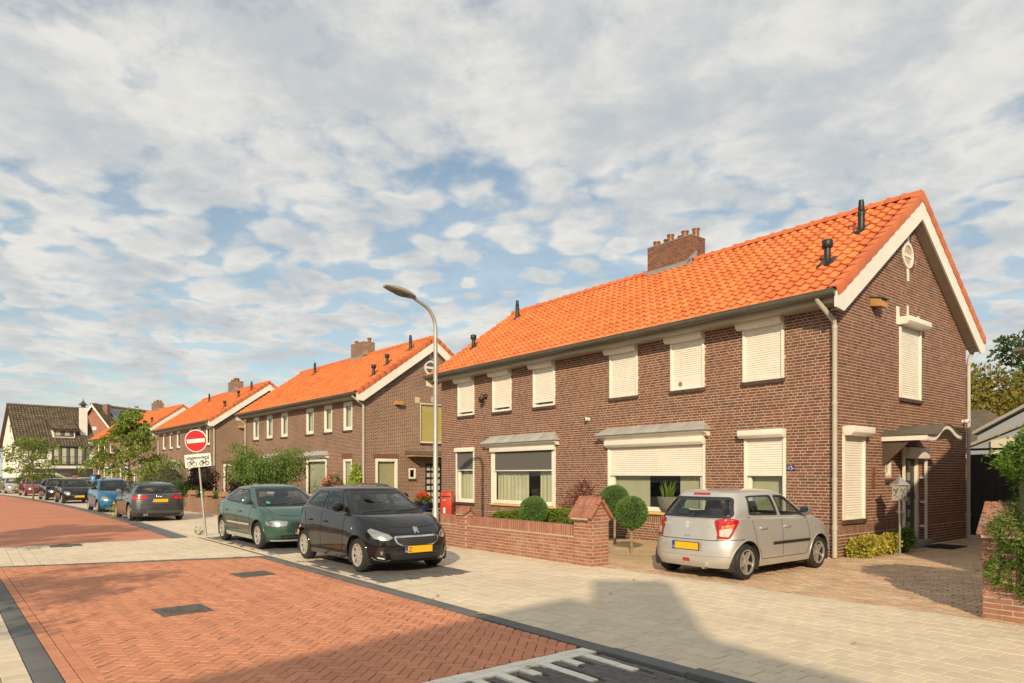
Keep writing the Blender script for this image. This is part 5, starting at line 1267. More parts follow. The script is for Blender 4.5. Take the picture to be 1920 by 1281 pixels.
# shrubs in the gardens further along
shrub('purple_shrub', 'dark purple-leaved shrub right of the no entry sign', 'shrub', (-37.2, 9.3, 0), [(0, 0, .9, .75, 1.1), (.3, .1, 1.6, .65, 1.1), (-.35, 0, 1.9, .5, 1.2), (.2, 0, 2.3, .35, 1.2), (-.5, 0, 1.1, .6, 1)], 4200, .11, g_purple, group='purple shrubs')
shrub('purple_shrub', 'dark purple-leaved shrub left of the weeping green shrub', 'shrub', (-32.9, 9.9, 0), [(0, 0, .8, .65, 1.1), (.2, 0, 1.4, .5, 1.2), (-.3, 0, 1.6, .42, 1.2), (0, 0, 2.0, .3, 1.2)], 3200, .10, g_purple, group='purple shrubs')
tree('weeping_shrub', 'wide weeping green shrub in front of the second house window', (-31.3, 10.6, 0), 2.2, 1.5, 1.3, 26, 8500, .12, g_weep, 21, 1.4, .05, lambda f: 1.0, spread=.22)
shrub('grey_shrub', 'feathery grey-green shrub in front of the third house', 'shrub', (-42.6, 8.9, 0), [(0, 0, 1.0, 1.1, .9), (1.2, .1, .9, 1.0, .9), (-1.1, 0, 1.0, 1.0, 1.0), (.5, 0, 1.6, .9, .8), (-.5, 0, 1.8, .7, .8), (2.2, .2, .8, .8, .9)], 7000, .12, g_grey, asp=.25, core=True)
shrub('green_shrub', 'bright green bush behind the garden wall and left of the sign pole', 'shrub', (-37.9, 8.75, 0), [(0, 0, .7, .6, .9), (.8, .05, .65, .58, .9), (-.8, 0, .7, .6, 1), (1.6, .1, .6, .5, 1), (-1.6, 0, .7, .6, .9)], 4200, .13, g_weep)
shrub('green_shrub', 'low green bush with yellow tips behind the garden wall, beside the green car', 'shrub', (-34.0, 9.0, 0), [(0, 0, .5, .45, .9), (.7, .05, .55, .45, .9), (-.7, 0, .55, .4, 1), (1.4, .1, .5, .42, 1), (2.1, 0, .5, .4, 1)], 2400, .10, g_hedge)
shrub('conifer', 'small rust-tipped conifer left of the street tree trunk', 'conifer', (-46.6, 8.6, 0), [(0, 0, .7, .7, 1), (0, 0, 1.4, .5, 1.2), (0, 0, 2.0, .28, 1.4)], 1800, .11, g_autumn, asp=.3)
shrub('green_shrub', 'rounded light green bush behind the street tree trunk', 'shrub', (-44.2, 8.2, 0), [(0, 0, .8, .8, 1), (.3, 0, 1.4, .55, 1), (-.5, 0, 1.0, .6, 1)], 1800, .13, g_hedge)
for k, (px_, lab) in enumerate((((-21.0, 5.25), 'small tuft of weeds at the foot of the sign pole'), ((-31.7, 4.75), 'pale dry weeds at the kerb beside the dark grey hatchback'))):
    shrub('weeds', lab, 'weeds', (px_[0] - (.12 if k == 0 else 0), px_[1], 0), [(0, 0, .10 + .1 * k, .12 + .18 * k, 1.1 + .1 * k)], 70 + 260 * k, .10, g_weep if k == 0 else g_gold, core=False, asp=.22, stems=3)
# ------------------------------------------------------------------ cars
m_tyre = mat('tyre', (.022, .021, .020), .85, var=.25, vscale=18, stains=(.10, .085, .065, .4), sscale=9)
m_alloy = mat('alloy', (.56, .53, .48), .35, metal=.65, var=.06, stains=(.30, .26, .2, .35), sscale=9)
m_cap = mat('hub_cap', (.50, .47, .42), .4, metal=.35, var=.06, stains=(.28, .24, .19, .5), sscale=8)
m_trim = mat('black_trim', (.022, .022, .021), .5, var=.1, vscale=9)
m_gap = mat('panel_gap', (.012, .012, .012), .8, var=0)
m_chrome = mat('chrome', (.72, .71, .68), .12, metal=1.0, var=0)
m_cabin = mat('car_interior', (.035, .034, .032), .85, var=.15, vscale=9)
m_lining = mat('car_lining', (.055, .053, .048), .9, var=.1)
m_carglass = glass('car_glass', (.66, .73, .70), .06)
m_lens = glass('lamp_cover', (.92, .93, .92), .05)
m_reflector = mat('reflector', (.55, .54, .50), .18, metal=.8, var=.2, vscale=30)
m_taillight = mat('tail_light_red', (.42, .012, .014), .12, var=.2, vscale=26, coat=1.0)
m_tailclear = mat('tail_light_clear', (.62, .48, .42), .15, var=.25, vscale=30, coat=1.0)
m_orange = mat('indicator_orange', (.62, .17, .04), .15, var=.2, vscale=30, coat=1.0)
m_yellow = mat('plate_yellow', (.80, .44, .012), .4, var=.03); m_eublue = mat('plate_blue', (.01, .05, .35), .4, var=.0)
def pchip(xs, ps):
    xs = np.asarray(xs, float); px = np.array([p[0] for p in ps], float); py = np.array([p[1] for p in ps], float); o = np.argsort(px); px, py = px[o], py[o]
    h = np.diff(px); d = np.diff(py) / h; m = np.zeros(len(px)); m[0], m[-1] = d[0], d[-1]
    for i in range(1, len(px) - 1):
        m[i] = 0 if d[i - 1] * d[i] <= 0 else 2 / (1 / d[i - 1] + 1 / d[i])
    x = np.clip(xs, px[0], px[-1]); i = np.clip(np.searchsorted(px, x) - 1, 0, len(px) - 2); t = (x - px[i]) / h[i]
    return (1 + 2 * t) * (1 - t) ** 2 * py[i] + t * (1 - t) ** 2 * h[i] * m[i] + t * t * (3 - 2 * t) * py[i + 1] + t * t * (t - 1) * h[i] * m[i + 1]
NFA, NS, NRA = 24, 64, 24
def outline(k):
    th = np.linspace(0, math.pi / 2, NFA + 1); n = k.get('nf', 2.8); cf = k['cf']; cr = k['cr']; w = k['w']
    fx_ = k['xf'] - cf + cf * np.cos(th) ** (2 / n); fy_ = w * np.sin(th) ** (2 / n)
    sx = np.linspace(k['xf'] - cf, k['xr'] + cr, NS + 1)[1:-1]; sy = np.full(len(sx), w)
    th = np.linspace(math.pi / 2, 0, NRA + 1); n = k.get('nr', 3.0)
    rx_ = k['xr'] + cr - cr * np.cos(th) ** (2 / n); ry_ = w * np.sin(th) ** (2 / n)
    x = np.concatenate([fx_, sx, rx_]); y = np.concatenate([fy_, sy, ry_])
    tp = k.get('taper')
    if tp: y = y * (1 - tp[0] * np.clip((x - tp[2]) / 1.2, 0, 1) ** 2 - tp[1] * np.clip((-x - tp[3]) / 1.2, 0, 1) ** 2)
    z = pchip(x, k['z']) if isinstance(k['z'], list) else np.full(len(x), float(k['z']))
    return np.stack([x, y, z], -1)
def round_poly(poly, r=.03, n=4):
    out = []; N = len(poly)
    for i in range(N):
        p0, p1, p2 = (np.array(poly[(i + d) % N], float) for d in (-1, 0, 1)); a = p0 - p1; b = p2 - p1; la, lb_ = np.linalg.norm(a), np.linalg.norm(b); rr_ = min(r, la * .45, lb_ * .45)
        s, e = p1 + a / la * rr_, p1 + b / lb_ * rr_
        for k in range(n + 1): t = k / n; out.append(tuple((1 - t) ** 2 * s + 2 * t * (1 - t) * p1 + t * t * e))
    return out
def resample(poly, step=.05):
    out = []
    for i in range(len(poly)):
        a, b = np.array(poly[i]), np.array(poly[(i + 1) % len(poly)]); k = max(1, int(np.linalg.norm(b - a) / step))
        for j in range(k): out.append(tuple(a + (b - a) * j / k))
    return out
def inset(poly, d):
    P = np.array(poly); c = P.mean(0); N = len(P); out = []
    ar = sum(P[i][0] * P[(i + 1) % N][1] - P[(i + 1) % N][0] * P[i][1] for i in range(N)); sg = 1 if ar > 0 else -1
    for i in range(N):
        e = P[(i + 1) % N] - P[i - 1]; l_ = np.linalg.norm(e) + 1e-9; out.append(tuple(P[i] + sg * d * np.array([-e[1], e[0]]) / l_))
    return out
def in_poly(px, pz, poly):
    P = np.array(poly); ins = np.zeros(len(px), bool); j = len(P) - 1
    for i in range(len(P)):
        c = ((P[i, 1] > pz) != (P[j, 1] > pz)) & (px < (P[j, 0] - P[i, 0]) * (pz - P[i, 1]) / (P[j, 1] - P[i, 1] + 1e-12) + P[i, 0]); ins ^= c; j = i
    return ins
class Car:
    def __init__(s, name, label, loc, heading, p, group='cars parked along the street'):
        s.p = p; s.t = thing(name, label, 'car', loc, heading, group); sc = p.get('scale', 1.0); s.t.scale = (sc, sc, sc)
        F, Rr, Wd, H = p['F'], p['R'], p['W'], p['H']; wb = p['wb'] / 2; s.wb = wb; s.F, s.Rr, s.W, s.H = F, Rr, Wd, H
        rw = p['rw']; s.rw = rw
        bl = p['belt']                                                 # list (x,z) shoulder line
        cw = p['cowl']; rb = p['rearbase']; rf_, rr_ = p['rooff'], p['roofr']
        nose = p.get('nose', .20); tail = p.get('tail', .08); b0 = p.get('bot', .19)
        K = [dict(xf=F - .07, xr=Rr + .06, w=Wd - .045, cf=.60, cr=.45, z=b0),
             dict(xf=F - .015, xr=Rr + .005, w=Wd - .012, cf=.62, cr=.45, z=b0 + .13),
             dict(xf=F, xr=Rr, w=Wd, cf=.64, cr=.46, z=b0 + .31),
             dict(xf=F - .05, xr=Rr + p.get('tail3', .03), w=Wd - .004, cf=.66, cr=.46, z=[(Rr, p.get('zr3', .74)), (0, p.get('zm3', .72)), (F - .5, .68), (F, .64)]),
             dict(xf=F - nose, xr=Rr + tail, w=Wd - .045, cf=.66, cr=.45, z=bl),
             dict(xf=cw, xr=rb, w=Wd - .085, cf=p.get('ccf', .30), cr=p.get('ccr', .30), z=[(x, z + .018) for x, z in p['belt5']], nf=2.5, nr=2.7),
             dict(xf=rf_, xr=rr_, w=p['wr'], cf=.22, cr=.24, z=p['roofz'], nf=2.6, nr=2.8)]
        tap = (.045, .04, .6, .5)
        for k in K[:5]: k['taper'] = tap
        K[6]['taper'] = (.03, .07, .0, .2); K[5]['taper'] = (.02, .05, .2, .5)
        O = [outline(k) for k in K]
        for i, o in enumerate(O[:4]):
            fl = p.get('flare', .018) * (1.0, 1.0, 1.0, .5)[i]
            for xw in (wb, -wb): o[:, 1] += np.where(o[:, 1] > Wd * .6, fl * np.exp(-((o[:, 0] - xw) / .34) ** 2), 0)
        rows = []
        def cr_(p0, p1, p2, p3, t): return .5 * ((2 * p1) + (-p0 + p2) * t + (2 * p0 - 5 * p1 + 4 * p2 - p3) * t * t + (-p0 + 3 * p1 - 3 * p2 + p3) * t ** 3)
        for i in range(4):
            p0, p1, p2, p3 = O[max(0, i - 1)], O[i], O[i + 1], O[min(4, i + 2)]
            nsub = 6 if i < 3 else 8
            for t in np.arange(nsub) / nsub: rows.append(cr_(p0, p1, p2, p3, t))
        s.r4 = len(rows); n = 14
        for k in range(n):
            t = k / n; q_ = O[4] + (O[5] - O[4]) * t; e = 1 - (1 - t) ** 1.7
            q_[:, 2] = O[4][:, 2] + (O[5][:, 2] - O[4][:, 2]) * e + p.get('crown', .02) * math.sin(math.pi * t) * np.clip((O[4][:, 0] - O[5][:, 0]) / .8, 0, 1)
            rows.append(q_)
        s.r5 = len(rows); n = 14
        for k in range(n):
            t = k / n; q_ = O[5] + (O[6] - O[5]) * t; bz = math.sin(math.pi * t); q_[:, 1] *= 1 + .028 * bz; q_[:, 0] += .035 * bz * np.sign(q_[:, 0]) * np.where(np.abs(q_[:, 1]) < .5 * Wd, 1, .4)
            rows.append(q_)
        s.r6 = len(rows); xm = (rf_ + rr_) / 2; n = 10
        top = O[6].copy(); top[:, 0] = xm + (O[6][:, 0] - xm) * .62; top[:, 1] = 0; cz = H - pchip(top[:, 0], p['roofz']) if isinstance(p['roofz'], list) else H - p['roofz']
        for k in range(n + 1):
            t = math.pi / 2 * k / n; q_ = O[6].copy(); q_[:, 0] = top[:, 0] + (O[6][:, 0] - top[:, 0]) * math.cos(t); q_[:, 1] = O[6][:, 1] * math.cos(t); q_[:, 2] = O[6][:, 2] + p.get('rcrown', .07) * math.sin(t) * np.ones(len(q_)); rows.append(q_)
        G = np.array(rows); s.G = G; nr, nc = G.shape[:2]; s.nr, s.nc = nr, nc
        full = np.concatenate([G, (G * np.array([1, -1, 1]))[:, ::-1][:, 1:-1]], 1); nc2 = full.shape[1]
        V = full.reshape(-1, 3); i, j = np.meshgrid(np.arange(nr - 1), np.arange(nc2), indexing='ij'); i = i.ravel(); j = j.ravel(); j1 = (j + 1) % nc2
        Fc = np.stack([i * nc2 + j, i * nc2 + j1, (i + 1) * nc2 + j1, (i + 1) * nc2 + j], -1)
        fn = np.cross(V[Fc[:, 1]] - V[Fc[:, 0]], V[Fc[:, 3]] - V[Fc[:, 0]]); C = V[Fc].mean(1)
        if (fn[:, 2] * (C[:, 2] > H - .12)).sum() < 0: Fc = Fc[:, ::-1]
        s.V, s.Fc, s.C = V, Fc, V[Fc].mean(1); s.row = i
        s.bvh = BVHTree.FromPolygons([tuple(v) for v in V], [tuple(int(a) for a in f) for f in Fc]); s.keep = np.ones(len(Fc), bool)
        s.paint = paint('paint_' + p['paint'], p['col'], p.get('metal', 0), p.get('prough', .35))
    # --- projecting outlines on the body
    def hit(s, view, a, z, mir=False):
        if view == 's': o, d = Vector((a, 3, z)), Vector((0, -1, 0))
        elif view == 'f': o, d = Vector((6, a, z)), Vector((-1, 0, 0))
        elif view == 'r': o, d = Vector((-6, a, z)), Vector((1, 0, 0))
        elif view == 't': o, d = Vector((a, z, 4)), Vector((0, 0, -1))
        elif view == 'fd': d = Vector((-1, -1, 0)).normalized(); o = Vector((s.F, a, z)) - d * 3
        elif view == 'rd': d = Vector((1, -1, 0)).normalized(); o = Vector((s.Rr, a, z)) - d * 3
        h, n, _, _ = s.bvh.ray_cast(o, d)
        if h is None: return None
        if n.dot(d) > 0: n = -n
        return h, n
    def patch(s, name, view, poly, m, off=.004, mirror=None, rings=5, step=.05, par=None, rnd_=.0, smooth=True):
        """a thin skin of the given outline laid on the body"""
        if rnd_: poly = round_poly(poly, rnd_)
        poly = resample(poly, step); c = np.array(poly).mean(0); objs = []
        vs = []; ok = True; pts = [tuple(c)] + [tuple(c + (np.array(q_) - c) * k / rings) for k in range(1, rings + 1) for q_ in poly]; last = None
        for (a, z) in pts:
            h = s.hit(view, a, z)
            if h is None:
                if last is None: return []
                vs.append(last); continue
            last = tuple(h[0] + h[1] * off); vs.append(last)
        M = len(poly); fs = [(0, 1 + i, 1 + (i + 1) % M) for i in range(M)]
        for k in range(rings - 1): fs += [(1 + k * M + i, 1 + (k + 1) * M + i, 1 + (k + 1) * M + (i + 1) % M, 1 + k * M + (i + 1) % M) for i in range(M)]
        for sg in ((1, -1) if (mirror if mirror is not None else view in ('s', 'fd', 'rd')) else (1,)):
            objs.append(MB().add([(x, y * sg, z) for x, y, z in vs], fs).build(name, m, par or s.t, smooth=smooth))
        return objs
    def band(s, name, view, line, w, m, off=.003, closed=False, mirror=None, par=None, out=0.0):
        """a ribbon of width w along an outline"""
        line = resample(line, .04) if closed else [tuple(np.array(a) + (np.array(b) - np.array(a)) * t) for a, b in zip(line[:-1], line[1:]) for t in np.linspace(0, 1, max(2, int(math.dist(a, b) / .04)), endpoint=False)] + [line[-1]]
        N = len(line); vs = []
        for i in range(N):
            p0 = np.array(line[i - 1] if (closed or i) else line[i]); p1 = np.array(line[(i + 1) % N] if (closed or i < N - 1) else line[i]); e = p1 - p0; e = e / (np.linalg.norm(e) + 1e-9); nn = np.array([-e[1], e[0]])
            for sg in (-1, 1):
                q_ = np.array(line[i]) + nn * sg * w / 2; h = s.hit(view, q_[0], q_[1]); vs.append(tuple(h[0] + h[1] * off) if h else (vs[-2] if len(vs) > 1 else (0, 0, .5)))
        fs = [(2 * i, 2 * ((i + 1) % N), 2 * ((i + 1) % N) + 1, 2 * i + 1) for i in range(N if closed else N - 1)]
        for sg in ((1, -1) if (mirror if mirror is not None else view in ('s', 'fd', 'rd')) else (1,)):
            MB().add([(x, y * sg, z) for x, y, z in vs], fs).build(name, m, par or s.t, smooth=True)
    def cut(s, view, poly):
        C = s.C
        if view == 's': k = in_poly(C[:, 0], C[:, 2], poly) & (np.abs(C[:, 1]) > .3 * s.W) & (s.row >= s.r5 - 3)
        else:
            k = in_poly(C[:, 1], C[:, 2], poly) & (s.row >= s.r5 - 3) & ((C[:, 0] > s.p['rooff'] - .3) if view == 'f' else (C[:, 0] < s.p['roofr'] + .3))
        s.keep &= ~k
    def glassy(s, name, view, poly, trim=.03, r=.045):
        poly = round_poly(poly, r); s.cut(view, inset(poly, .022))
        g = s.patch(name, view, poly, m_carglass, .003)
        s.band('window_trim', view, inset(poly, .006), trim, m_trim, .0055, closed=True)
        return g
    def rowxyz(s, h):
        f = s.r5 + (s.r6 - s.r5) * h; i = int(f); t = f - i; return s.G[i] * (1 - t) + s.G[min(i + 1, s.nr - 1)] * t
    def sidepts(s, x, h):
        r_ = s.rowxyz(h)[NFA:NFA + NS + 1]; return float(np.interp(-x, -r_[:, 0], r_[:, 2]))
    def frontx(s, h, e=.05): return float(s.rowxyz(h)[NFA - 2, 0]) - e
    def backx(s, h, e=.05): return float(s.rowxyz(h)[NFA + NS + 2, 0]) + e
    def glasshouse(s):
        p = s.p; hb, ht = p.get('hb', .10), p.get('ht', .88); xb = p['bpillar']; bw = p.get('bw', .05)
        xa0, xa1 = s.frontx(hb, p.get('ea', .10)), s.frontx(ht, .05); xc0, xc1 = s.backx(hb, p.get('cp', .25)), s.backx(ht, p.get('cpt', p.get('cp', .25)))
        P = lambda x, h: (x, s.sidepts(x, h))
        s.side = dict(front=[P(xa0, hb), P(xb + bw, hb), P(xb + bw - .03, ht), P(xa1, ht)], rear=[P(xb - bw, hb), P(xc0, hb + p.get('kick', 0)), P(xc1, ht), P(xb - bw - .03, ht)])
        s.glassy('side_window', 's', s.side['front']); s.glassy('rear_side_window', 's', s.side['rear'])
        if p.get('quarter'): 
            xq = xc0 + p['quarter']; s.band('window_divider', 's', [P(xq, hb), P(xq - .05, ht)], .035, m_trim, .006)
        r0, r1 = s.rowxyz(.07), s.rowxyz(.90)
        yb, yt = s.W * .90 - .085 * 1.0, p['wr'] * .88; zc0 = float(r0[0, 2]); zc1 = float(r1[0, 2]); ze0 = float(r0[NFA - 3, 2]); ze1 = float(r1[NFA - 3, 2])
        s.glassy('windscreen', 'f', [(-yb, ze0), (0, zc0), (yb, ze0), (yt, ze1), (0, zc1 + .01), (-yt, ze1)], .05)
        r0, r1 = s.rowxyz(p.get('rhb', .10)), s.rowxyz(.86); z0 = float(r0[-1, 2]); z1 = float(r1[-1, 2]); yb, yt = (s.W - .085) * p.get('rgw', .80), p['wr'] * p.get('rgt', .84)
        s.rearglass = (yb, yt, z0, z1); s.glassy('rear_window', 'r', [(-yb, z0), (yb, z0), (yt, z1), (-yt, z1)], .04, .07)
    def arches(s, r):
        """round wheel openings"""
        V = s.V; C = s.C; t = s.t
        for xw in (s.wb, -s.wb):
            low = s.row < s.r4
            ins = low & (np.hypot(C[:, 0] - xw, C[:, 2] - s.rw) < r) & (np.abs(C[:, 1]) > s.W * .55); s.keep &= ~ins
        s.arch_r = r
        kept = s.Fc[s.keep & (s.row < s.r4)]; gone = s.Fc[~s.keep & (s.row < s.r4)]
        bv = np.intersect1d(np.unique(kept), np.unique(gone))
        for xw in (s.wb, -s.wb):
            d = V[bv][:, [0, 2]] - np.array([xw, s.rw]); l_ = np.hypot(d[:, 0], d[:, 1]); k = (l_ < r * 1.25) & (np.abs(V[bv][:, 1]) > s.W * .55) & (V[bv][:, 2] > s.p.get('bot', .19) + .02)
            q_ = bv[k]; V[q_, 0] = xw + d[k, 0] / l_[k] * r; V[q_, 2] = s.rw + d[k, 1] / l_[k] * r
            for sg in (1, -1):
                mb = MB(); n = 20; vs = []
                for i in range(n + 1):
                    a = R(-25 + 230 * i / n)
                    for yy in (s.W - .03, s.W - .30): vs.append((xw + (r + .006) * math.cos(a), yy * sg, s.rw + (r + .006) * math.sin(a)))
                c0 = len(vs); vs += [(xw, (s.W - .30) * sg, s.rw)]
                fs = [(2 * i, 2 * i + 2, 2 * i + 3, 2 * i + 1) for i in range(n)] + [(c0, 2 * i + 1, 2 * i + 3) for i in range(n)]
                mb.add(vs, fs).build('wheel_well', m_cabin, t)
                # rolled lip of the arch
                pts = []
                for i in range(n + 1):
                    a = R(-12 + 204 * i / n); x, z = xw + (r + .004) * math.cos(a), s.rw + (r + .004) * math.sin(a)
                    if z < s.p.get('bot', .19) + .03: continue
                    h = s.hit('s', x + .008 * math.cos(a), z + .008 * math.sin(a))
                    if h: pts.append((h[0].x, (h[0].y + .002) * sg, h[0].z))
                if len(pts) > 3: MB().tube(pts, .006, 6).build('arch_lip', s.p.get('archmat') or s.paint, t, smooth=True)
    def body(s):
        t = s.t; V = s.V; used = s.Fc[s.keep]
        me = np_mesh('body', V, used, smooth=True); bm = bmesh.new(); bm.from_mesh(me); bmesh.ops.delete(bm, geom=[v for v in bm.verts if not v.link_faces], context='VERTS'); bmesh.ops.remove_doubles(bm, verts=bm.verts, dist=.0005); bm.to_mesh(me); bm.free()
        me.set_sharp_from_angle(angle=R(32)); s.bodyo = link('body', me, s.paint, t)
        # inner lining a little inside the shell
        full = np_mesh('x', V, s.Fc, smooth=True); nn = np.zeros(len(V) * 3, np.float32); full.vertices.foreach_get('normal', nn); nn = nn.reshape(-1, 3); bpy.data.meshes.remove(full)
        keep = s.keep & (s.row > s.r4 + 1); li = np_mesh('interior_lining', V - nn * .022, s.Fc[keep][:, ::-1], smooth=True); bm = bmesh.new(); bm.from_mesh(li); bmesh.ops.delete(bm, geom=[v for v in bm.verts if not v.link_faces], context='VERTS'); bm.to_mesh(li); bm.free(); link('interior_lining', li, m_lining, t)
        b0 = s.p.get('bot', .19); mb = MB(); mb.box(s.Rr + .25, s.F - .25, -s.W + .32, s.W - .32, b0 - .02, b0 + .10); mb.box(-s.wb + .42, s.wb - .42, -s.W + .10, s.W - .10, b0 - .005, b0 + .06); mb.box(s.Rr + .12, s.Rr + .30, -s.W + .28, s.W - .28, b0 + .03, b0 + .3); mb.box(s.F - .34, s.F - .16, -s.W + .34, s.W - .34, b0 + .03, b0 + .3); mb.build('underbody', m_cabin, t)
        # seats, dashboard, wheel
        xb = s.p['bpillar']; zf = s.p['belt'][len(s.p['belt']) // 2][1]
        mb = MB(); mb.box(s.Rr + .45, s.wb - .25, -s.W + .14, s.W - .14, b0 + .1, .42); mb.build('cabin_floor', m_cabin, t)
        for sg in (-1, 1):
            mb = MB(); y = sg * .36; mb.box(xb - .05, xb + .48, y - .24, y + .24, .40, .58); mb.hull8([(xb - .12, y - .23, .55), (xb + .06, y - .23, .55), (xb + .06, y + .23, .55), (xb - .12, y + .23, .55), (xb - .30, y - .20, 1.08), (xb - .18, y - .20, 1.08), (xb - .18, y + .20, 1.08), (xb - .30, y + .20, 1.08)])
            mb.hull8([(xb - .30, y - .12, 1.11), (xb - .20, y - .12, 1.11), (xb - .20, y + .12, 1.11), (xb - .30, y + .12, 1.11), (xb - .33, y - .10, 1.28), (xb - .24, y - .10, 1.28), (xb - .24, y + .10, 1.28), (xb - .33, y + .10, 1.28)]); mb.build('front_seat', m_cabin, t, bevel=.03)
        xr = max(s.Rr + .62, xb - 1.15); mb = MB(); mb.box(xr, xr + .5, -s.W + .2, s.W - .2, .40, .58); mb.hull8([(xr - .1, -s.W + .2, .55), (xr + .08, -s.W + .2, .55), (xr + .08, s.W - .2, .55), (xr - .1, s.W - .2, .55), (xr - .26, -s.W + .26, zf + .06), (xr - .14, -s.W + .26, zf + .06), (xr - .14, s.W - .26, zf + .06), (xr - .26, s.W - .26, zf + .06)])
        for y in (-.36, .36): mb.box(xr - .27, xr - .18, y - .11, y + .11, zf + .08, zf + .20)
        mb.build('rear_seat', m_cabin, t, bevel=.03)
        cw = s.p['cowl']; mb = MB(); mb.hull8([(xb + .80, -s.W + .15, .60), (cw - .28, -s.W + .15, .60), (cw - .28, s.W - .15, .60), (xb + .80, s.W - .15, .60), (xb + .84, -s.W + .16, zf - .07), (cw - .30, -s.W + .2, zf - .05), (cw - .30, s.W - .2, zf - .05), (xb + .84, s.W - .16, zf - .07)]); mb.build('dashboard', m_cabin, t, bevel=.02)
        mb = MB(); pts = [(xb + .66 - .06 * math.sin(2 * math.pi * k / 20), .36 + .18 * math.cos(2 * math.pi * k / 20), zf - .03 + .18 * math.sin(2 * math.pi * k / 20)) for k in range(21)]; mb.tube(pts, .014, 7, False); mb.tube([(xb + .66, .19, zf - .04), (xb + .66, .53, zf - .04)], .014, 6); mb.build('steering_wheel', m_cabin, t, smooth=True)
        mb = MB(); mb.box(s.p['rooff'] - .02, s.p['rooff'] + .0, -.11, .11, s.H - .18, s.H - .12); mb.build('rear_view_mirror', m_cabin, t)
    def wheels(s, style, n=5, rim=None, m=None):
        rw = s.rw; rim = rim or rw * .62; w = .195; first = None
        for (x, sg) in ((s.wb, 1), (s.wb, -1), (-s.wb, 1), (-s.wb, -1)):
            y = (s.W - .018 - w / 2) * sg
            if first is None:
                o = bpy.data.objects.new('wheel', None); COL.objects.link(o); o.empty_display_size = .1
                MB().lathe([(rim - .01, -w / 2 + .02), (rim + .01, -w / 2 + .005), (rw - .05, -w / 2), (rw - .015, -w / 2 + .02), (rw, -w / 2 + .05), (rw, w / 2 - .05), (rw - .015, w / 2 - .02), (rw - .05, w / 2), (rim + .01, w / 2 - .005), (rim - .01, w / 2 - .02), (rim - .012, -w / 2 + .02)], 36, axis='y').build('tyre', m_tyre, o, smooth=True)
                mb = MB(); mb.lathe([(rim + .004, w / 2 - .012), (rim + .004, w / 2 - .002), (rim - .016, w / 2 - .004), (rim - .02, w / 2 - .03)], 36, axis='y'); mb.f = mb.f[:-2]
                mm = m or (m_alloy if style == 'alloy' else m_cap)
                if True:
                    mb.lathe([(.001, w / 2 - .016), (.055, w / 2 - .018), (.062, w / 2 - .04), (.062, 0)], 18, axis='y'); d0, ww0, ww1 = w / 2 - .022, .034, .026
                    for k in range(n):
                        a = 2 * math.pi * k / n + .3
                        for (r0, r1, e0, e1) in ((.045, rim * .62, ww0, ww1), (rim * .58, rim - .012, ww1, ww1 * 1.35)):
                            c_, s_ = math.cos(a), math.sin(a); P = lambda r_, e, d: (r_ * c_ - e * s_, d, r_ * s_ + e * c_)
                            mb.hull8([P(r0, -e0, d0 - .05), P(r0, e0, d0 - .05), P(r1, e1, d0 - .05), P(r1, -e1, d0 - .05), P(r0, -e0 * .8, d0), P(r0, e0 * .8, d0), P(r1, e1 * .8, d0 + .006), P(r1, -e1 * .8, d0 + .006)])
                else:
                    mb.lathe([(.001, w / 2 - .006), (.05, w / 2 - .008), (.06, w / 2 - .02), (rim * .95, w / 2 - .022), (rim - .006, w / 2 - .006)], 36, axis='y')
                    for k in range(n):
                        a = 2 * math.pi * k / n + .2; c_, s_ = math.cos(a), math.sin(a); P = lambda r_, e, d: (r_ * c_ - e * s_, d, r_ * s_ + e * c_)
                        mb.hull8([P(.05, -.02, w / 2 - .03), P(.05, .02, w / 2 - .03), P(rim - .02, .036, w / 2 - .03), P(rim - .02, -.036, w / 2 - .03), P(.05, -.016, w / 2 - .008), P(.05, .016, w / 2 - .008), P(rim - .02, .028, w / 2 - .008), P(rim - .02, -.028, w / 2 - .008)])
                mb.build('rim', mm, o, smooth=True)
                if False:
                    mb = MB()
                    for k in range(n):
                        a = 2 * math.pi * (k + .5) / n + .2; c_, s_ = math.cos(a), math.sin(a); P = lambda r_, e, d: (r_ * c_ - e * s_, d, r_ * s_ + e * c_)
                        mb.quad(P(rim * .46, -.016, w / 2 - .0175), P(rim * .46, .016, w / 2 - .0175), P(rim * .92, .034, w / 2 - .0175), P(rim * .92, -.034, w / 2 - .0175))
                    mb.build('rim_openings', m_gap, o)
                bd = MB(); bd.lathe([(rim - .021, w / 2 - .03), (rim - .024, -.03), (.09, -.03), (.09, .01), (.001, .01)], 28, axis='y'); bd.f = bd.f[:-2]; bd.build('brake_drum', mat('brake_dark', (.018, .017, .016), .7, var=.2), o, smooth=True)
                first = o; wh = o; wh.parent = s.t
            else: wh = copy_tree(first, s.t)
            wh.location = (x, y, rw); wh.rotation_euler = (0, rng.uniform(0, 6.28), 0 if sg > 0 else math.pi)
    def plate(s, end, z, y=0, text='', tilt=0):
        h = s.hit(end, y, z); x = h[0].x; sg = 1 if end == 'f' else -1
        pl_ = bpy.data.objects.new('number_plate', None); COL.objects.link(pl_); pl_.parent = s.t; pl_.location = (x + sg * .012, y, z); pl_.rotation_euler = (0, R(tilt) * sg, 0 if sg > 0 else math.pi); pl_.empty_display_size = .1
        MB().box(-.008, .006, -.275, .275, -.066, .066).build('holder', m_trim, pl_, bevel=.004); MB().box(.006, .010, -.26, .26, -.056, .056).build('plate_face', m_yellow, pl_); MB().box(.0105, .0115, -.26, -.215, -.056, .056).build('country_band', m_eublue, pl_); link('country_lettering', text_mesh('NL', .035, .0005), m_swhite, pl_, loc=(.0125, -.2375, -.03), rot=(R(90), 0, R(90)))
        if text: link('lettering', text_mesh(text, .105, .0005), m_sblack, pl_, loc=(.0115, -.165, -.004), rot=(R(90), 0, R(90)))
